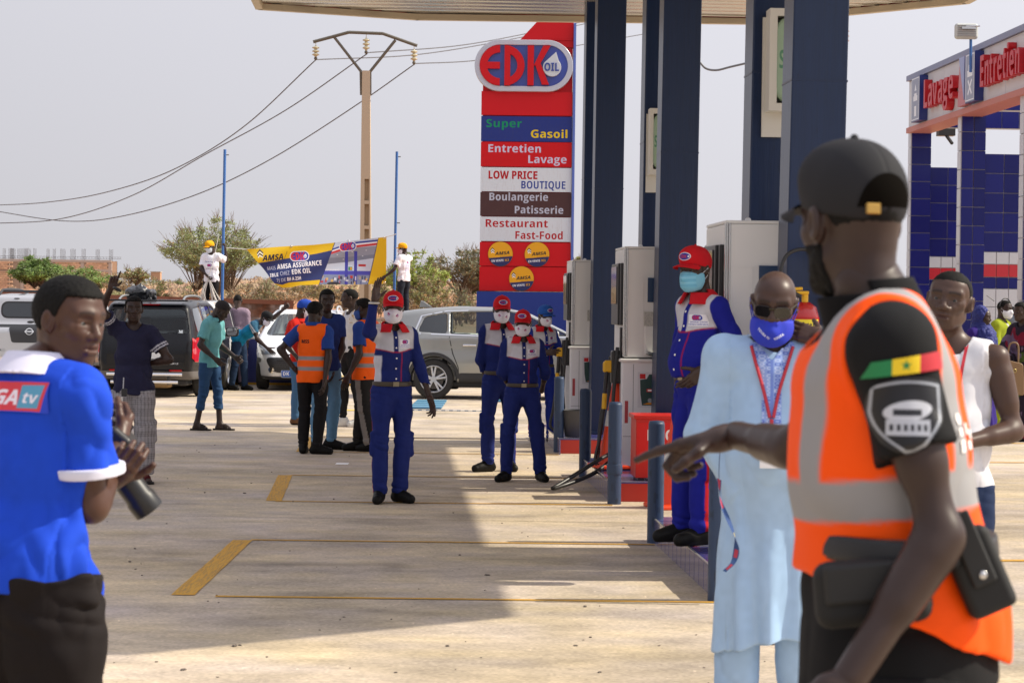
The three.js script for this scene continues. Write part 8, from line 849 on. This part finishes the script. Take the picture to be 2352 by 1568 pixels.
// the men on the poles
const plinth = (px, d, top, lab) => { const q = at(px, 700, d), o = thing('concrete_footing', lab, 'footing', [q.x, 0, -d - 0.1]); part('block', bx(0.9, top + 0.1, 0.7, 0, (top - 0.1) / 2, 0, 0.03), M(rgb(0.4, 0.33, 0.26), 0.9), o); part('cap_slab', bx(1.0, 0.06, 0.8, 0, top - 0.03, 0, 0.01), M(rgb(0.42, 0.35, 0.28), 0.9), o); };
const tee = (lines, w = 256) => canvas(w, 256, (g) => { g.fillStyle = '#e6e6ee'; g.fillRect(0, 0, w, 256); lines(g); });
{ const top = 1.26; plinth(485, 47.2, top, 'pale concrete footing under the man holding the rope'); const q = at(484, 700, 47.0);
  const A = person({ label: 'man in white printed T-shirt and yellow cap holding rope beside the left blue pole', p: V(q.x, top, -47), H: 1.70, q: 0.012, skin: [0.035, 0.02, 0.016], hair: 'shaved', yaw: -14, cap: { c: rgb(0.75, 0.36, 0.01) }, mask: { c: rgb(0.62, 0.7, 0.76) }, head: { yaw: -48, pitch: 14 }, armL: { u: [0.127, -0.085, -0.25], f: [-0.02, 0.24, 0.0], pose: 'fist' }, armR: { u: [-0.06, -0.31, 0.05], f: [0.2, -0.2, 0.16], pose: 'fist' }, top: { c: [0.80, 0.80, 0.86], sleeve: 'short', st: 0.7, flare: 0.02, grow: 0.024, hem: -0.12, wr: 0.012, deco: [{ poly: rrect(-0.125, 0.1, 0.125, 0.37, 0.002), tex: tee(g => { g.fillStyle = '#28306e'; g.font = 'bold 50px serif'; g.fillText('Ouverture', 2, 56, 252); drawLogo(g, 78, 84, 110, '#5a4a90'); g.font = 'bold 46px serif'; g.fillStyle = '#28306e'; g.fillText('LOUGA', 48, 200, 160); }), cell: 0.02 }] }, legs: { c: [0.012, 0.012, 0.014], fit: 0.01 }, shoes: { c: '#222', type: 'shoe' } });
  const h = A.wr.R.clone().multiplyScalar(A.s).add(A.root.position), r = mulberry(4), ro = thing('rope_hank', 'tangled hank of white rope hanging from the hand of the man at the left pole', 'rope', [h.x + 0.03, h.y - 0.08, h.z + 0.06]); const rp = M(rgb(0.62, 0.60, 0.56), 0.8); for (let k = 0; k < 12; k++) { const L = 0.7 + r() * 0.75, w = 0.05 + 0.1 * r(), o = (r() - 0.5) * 0.12; part('strand', tube([V(0, 0.05, 0), V(-w + o, -L * 0.3, r() * 0.06), V(-w * 0.6 + o * 2 + 0.06, -L * 0.75, r() * 0.08), V(o * 2 + 0.1, -L, 0.03), V(w + o * 2 + 0.08, -L * 0.7, 0), V(w * 0.8, -L * 0.25, r() * 0.05), V(0, 0.05, 0)], 0.0075, 4, 40), rp, ro); } part('line', tube([V(-0.02, 0.02, 0), V(0.12, 0.5, 0.05), V(0.2, 0.95, 0)], 0.007, 4), rp, ro); }
{ const top = 1.34; plinth(924, 50.2, top, 'pale concrete footing under the man at the right blue pole'); const q = at(927, 700, 50.0);
  person({ label: 'man in white T-shirt and yellow cap at the right blue pole, his back turned', p: V(q.x, top, -50), H: 1.70, q: 0.012, skin: [0.034, 0.02, 0.016], hair: 'shaved', yaw: -128, cap: { c: rgb(0.75, 0.36, 0.01) }, mask: { c: rgb(0.72, 0.7, 0.76), print: maskPrint }, head: { yaw: -92, pitch: 4 }, armL: { u: [-0.14, -0.3, 0.08], f: [-0.2, -0.17, 0.04], pose: 'fist' }, armR: { u: [-0.3, -0.1, 0.1], f: [0.05, 0.26, 0.0], pose: 'fist' }, top: { c: [0.80, 0.80, 0.86], sleeve: 'short', st: 0.7, flare: 0.02, grow: 0.024, hem: -0.1, wr: 0.012, deco: [{ side: 'back', poly: rrect(-0.11, 0.1, 0.11, 0.4, 0.002), tex: tee(g => { g.fillStyle = '#3c4482'; drawLogo(g, 90, 30, 74, '#5a4a90'); for (let k = 0; k < 6; k++) for (let x = 30 + k * 3; x < 220 - k * 4; x += 22) g.fillRect(x, 90 + k * 25, 14, 9); }), cell: 0.02 }] }, legs: { c: [0.02, 0.026, 0.04], fit: 0.012 }, shoes: { c: '#222', type: 'shoe' } }); }
person({ label: 'man in lilac robe standing with his back turned by the rusty container', p: V(at(545, 700, 42.5).x, 0, -42.5), H: 1.80, q: 0.013, skin: [0.05, 0.028, 0.02], hair: 'shaved', yaw: 172, head: { yaw: -170, pitch: 6 }, top: { name: 'robe', c: lin('#94808f').map(v => v * 0.9), sleeve: 'long', grow: 0.026, long: 0.55, w1: 0.17, wr: 0.01, flare: 0.01 }, legs: { c: lin('#94808f').map(v => v * 0.9), fit: 0.03 }, shoes: { c: '#333', type: 'shoe' } });
person({ label: 'man in striped teal polo bending over the bonnet of the white estate car', p: V(at(548, 700, 40.6).x, 0, -40.6), H: 1.74, q: 0.011, skin: [0.036, 0.02, 0.016], hair: 'shaved', yaw: 78, lean: [52, 0], pyaw: 70, pelvis: 0.95, head: { yaw: 70, pitch: 28 }, cap: { c: rgb(0.015, 0.015, 0.016) }, mask: { c: rgb(0.66, 0.64, 0.76) }, armR: { u: [0.3, -0.9, 0.3], f: [0.6, -0.5, 0.2], pose: 'flat' }, armL: { u: [0.75, 0.3, -0.3], f: [0.75, 0.65, 0], pose: 'fist' }, top: { c: (X, Y, Z) => Y > 0.36 ? (Math.abs(Y - 0.38) < 0.012 || Math.abs(Y - 0.42) < 0.012 ? [0.6, 0.62, 0.65] : [0.03, 0.1, 0.17]) : lin('#17779e'), sleeve: 'short', hem: -0.08, grow: 0.02, wr: 0.01 }, legs: { c: lin('#22344f').map(v => v * 0.8), fit: 0.014, wr: 0.008 }, shoes: { c: '#161616', type: 'shoe' }, feet: { L: [0.12, -0.05, 60], R: [-0.12, 0.05, 55] } });
// people by the car wash
person({ label: 'woman in lacy royal blue headscarf seen past the shoulder of the man in white', p: V(at(2254, 700, 29).x, 0, -29), H: 1.68, q: 0.013, skin: [0.05, 0.028, 0.02], yaw: 40, head: { yaw: 60, pitch: 4 }, top: { name: 'dress', c: [0.03, 0.015, 0.16], sleeve: 'long', grow: 0.024, long: 0.08, w1: 0.22, wr: 0.01 }, shoes: { c: '#222', type: 'shoe' } });
{ const q = at(2254, 700, 29), F = new Field(); F.ell(V(0, 1.6, 0), [0.105, 0.125, 0.125], 0.05).cap(V(0.0, 1.5, -0.04), V(0.02, 1.25, -0.02), 0.12, 0.19, 0.06).cap(V(0.05, 1.3, 0.05), V(0.14, 0.95, 0.08), 0.14, 0.13, 0.08); F.ell(V(0.075, 1.545, 0.07), [0.06, 0.085, 0.075], 0.01, 1); F.disp = (x, y, z) => 0.008 * fold(x * 2, y * 2, z * 2) + (vn3(x * 60, y * 60, z * 60) - 0.5) * 0.012; F.amp = 0.03; const o = thing('headscarf', 'lacy royal blue headscarf falling over the shoulders of the woman', 'headscarf', [q.x, 0, -29]); part('veil', netMesh(F, 0.014), M(rgb(0.01, 0.018, 0.16), 0.7), o); }
person({ label: 'man in yellow vest and white mask standing before the white tiles', p: V(at(2303, 700, 30.2).x, 0, -30.2), H: 1.80, q: 0.013, skin: [0.04, 0.022, 0.018], hair: 'shaved', yaw: 55, head: { yaw: 48, pitch: 2 }, mask: { c: rgb(0.66, 0.68, 0.72) }, top: { c: (X, Y, Z) => Math.abs(X) < 0.03 && Z > 0 ? [0.45, 0.44, 0.42] : [0.27, 0.32, 0.02], sleeve: 'long', grow: 0.022, long: 0.5, w1: 0.17 }, legs: { c: [0.27, 0.32, 0.02], fit: 0.02 }, shoes: { c: '#8d8478', type: 'shoe' } });
{ const q = at(2303, 700, 30.2), t = thing('headset', 'black headset bow over the head of the man in the yellow vest', 'headset', [q.x + 0.02, 0, -30.2]); part('bow', new THREE.TorusGeometry(0.11, 0.008, 6, 20, Math.PI).rotateY(0.6).translate(0.02, 1.71, 0.02), blackPl, t); part('aerial', rod(V(-0.13, 1.78, 0), V(-0.24, 1.86, 0), 0.006, 0.004), blackPl, t); }
person({ label: 'person in maroon clothes and grey mask behind the man in the yellow vest', p: V(at(2321, 700, 31.6).x, 0, -31.6), H: 1.72, q: 0.014, skin: [0.04, 0.022, 0.018], hair: 'shaved', yaw: 20, head: { yaw: 20 }, mask: { c: rgb(0.2, 0.25, 0.32) }, top: { name: 'robe', c: [0.11, 0.012, 0.05], sleeve: 'long', long: 0.08, w1: 0.2, grow: 0.024 }, shoes: { c: '#222', type: 'shoe' } });
person({ label: 'woman in dark patterned dress with a tan handbag at the right edge', p: V(at(2352, 700, 27.6).x, 0, -27.6), H: 1.76, q: 0.012, skin: [0.05, 0.028, 0.02], hair: 'short', yaw: -60, head: { yaw: -60 }, armR: { u: [-0.55, -0.85, 0.3], f: [-0.1, -0.6, 0.7], pose: 'fist' }, top: { name: 'dress', c: (X, Y, Z, n, x, y, z) => { const a = vn3(x * 14, y * 9, z * 14), b = vn3(x * 7 + 20, y * 5, z * 7); return a > 0.66 ? [0.13, 0.09, 0.16] : b > 0.68 ? [0.16, 0.01, 0.03] : b < 0.24 ? [0.06, 0.09, 0.02] : [0.02, 0.014, 0.026]; }, sleeve: 'long', flare: 0.08, grow: 0.03, long: 0.04, w0: 0.15, w1: 0.24, pleat: 0.09, wr: 0.012 }, shoes: { c: '#222', type: 'shoe' } });
{ const q = at(2325, 862, 27.2), b = thing('handbag', 'tan leather handbag carried by the woman in the dark patterned dress', 'handbag', q); const s = new THREE.Shape(roundPoly([[-0.16, -0.2], [0.14, -0.24], [0.12, 0.14], [-0.05, 0.18]], 0.03).map(p => new THREE.Vector2(...p))); part('bag_body', new THREE.ExtrudeGeometry(s, { depth: 0.1, bevelSize: 0.01, bevelThickness: 0.01 }).translate(0, 0, -0.05), M(rgb(0.22, 0.13, 0.06), 0.5), b); part('strap', tube([V(-0.06, 0.16, 0), V(-0.02, 0.4, 0), V(0.06, 0.4, 0), V(0.08, 0.14, 0)], 0.012, 6), M(rgb(0.2, 0.12, 0.06), 0.5), b); part('clasp', new THREE.TorusGeometry(0.02, 0.006, 6, 12).translate(0.02, 0.06, 0.065), M(rgb(0.5, 0.4, 0.15), 0.3, 0.8), b); }
// knit cap of the young man in turquoise, stripes on the navy sleeves
{ const p = turq.root; const F = new Field(); F.ell(V(0, 0.045, -0.012), [0.085, 0.094, 0.107], 0.02); F.lo = [-0.11, -0.03, -0.14]; F.hi = [0.11, 0.16, 0.13]; F.add((x, y, z) => (0.035 + 0.25 * z + 0.006 * Math.sin(Math.atan2(x, z) * 14)) - y, 0.004, 2); F.disp = (x, y, z) => 0.0018 * Math.sin(y * 420); F.amp = 0.003; part('knit_cap', netMesh(F, 0.005).applyMatrix4(turq.HM), M(rgb(0.018, 0.014, 0.014), 0.9), p); }

renderer.render(scene, camera);
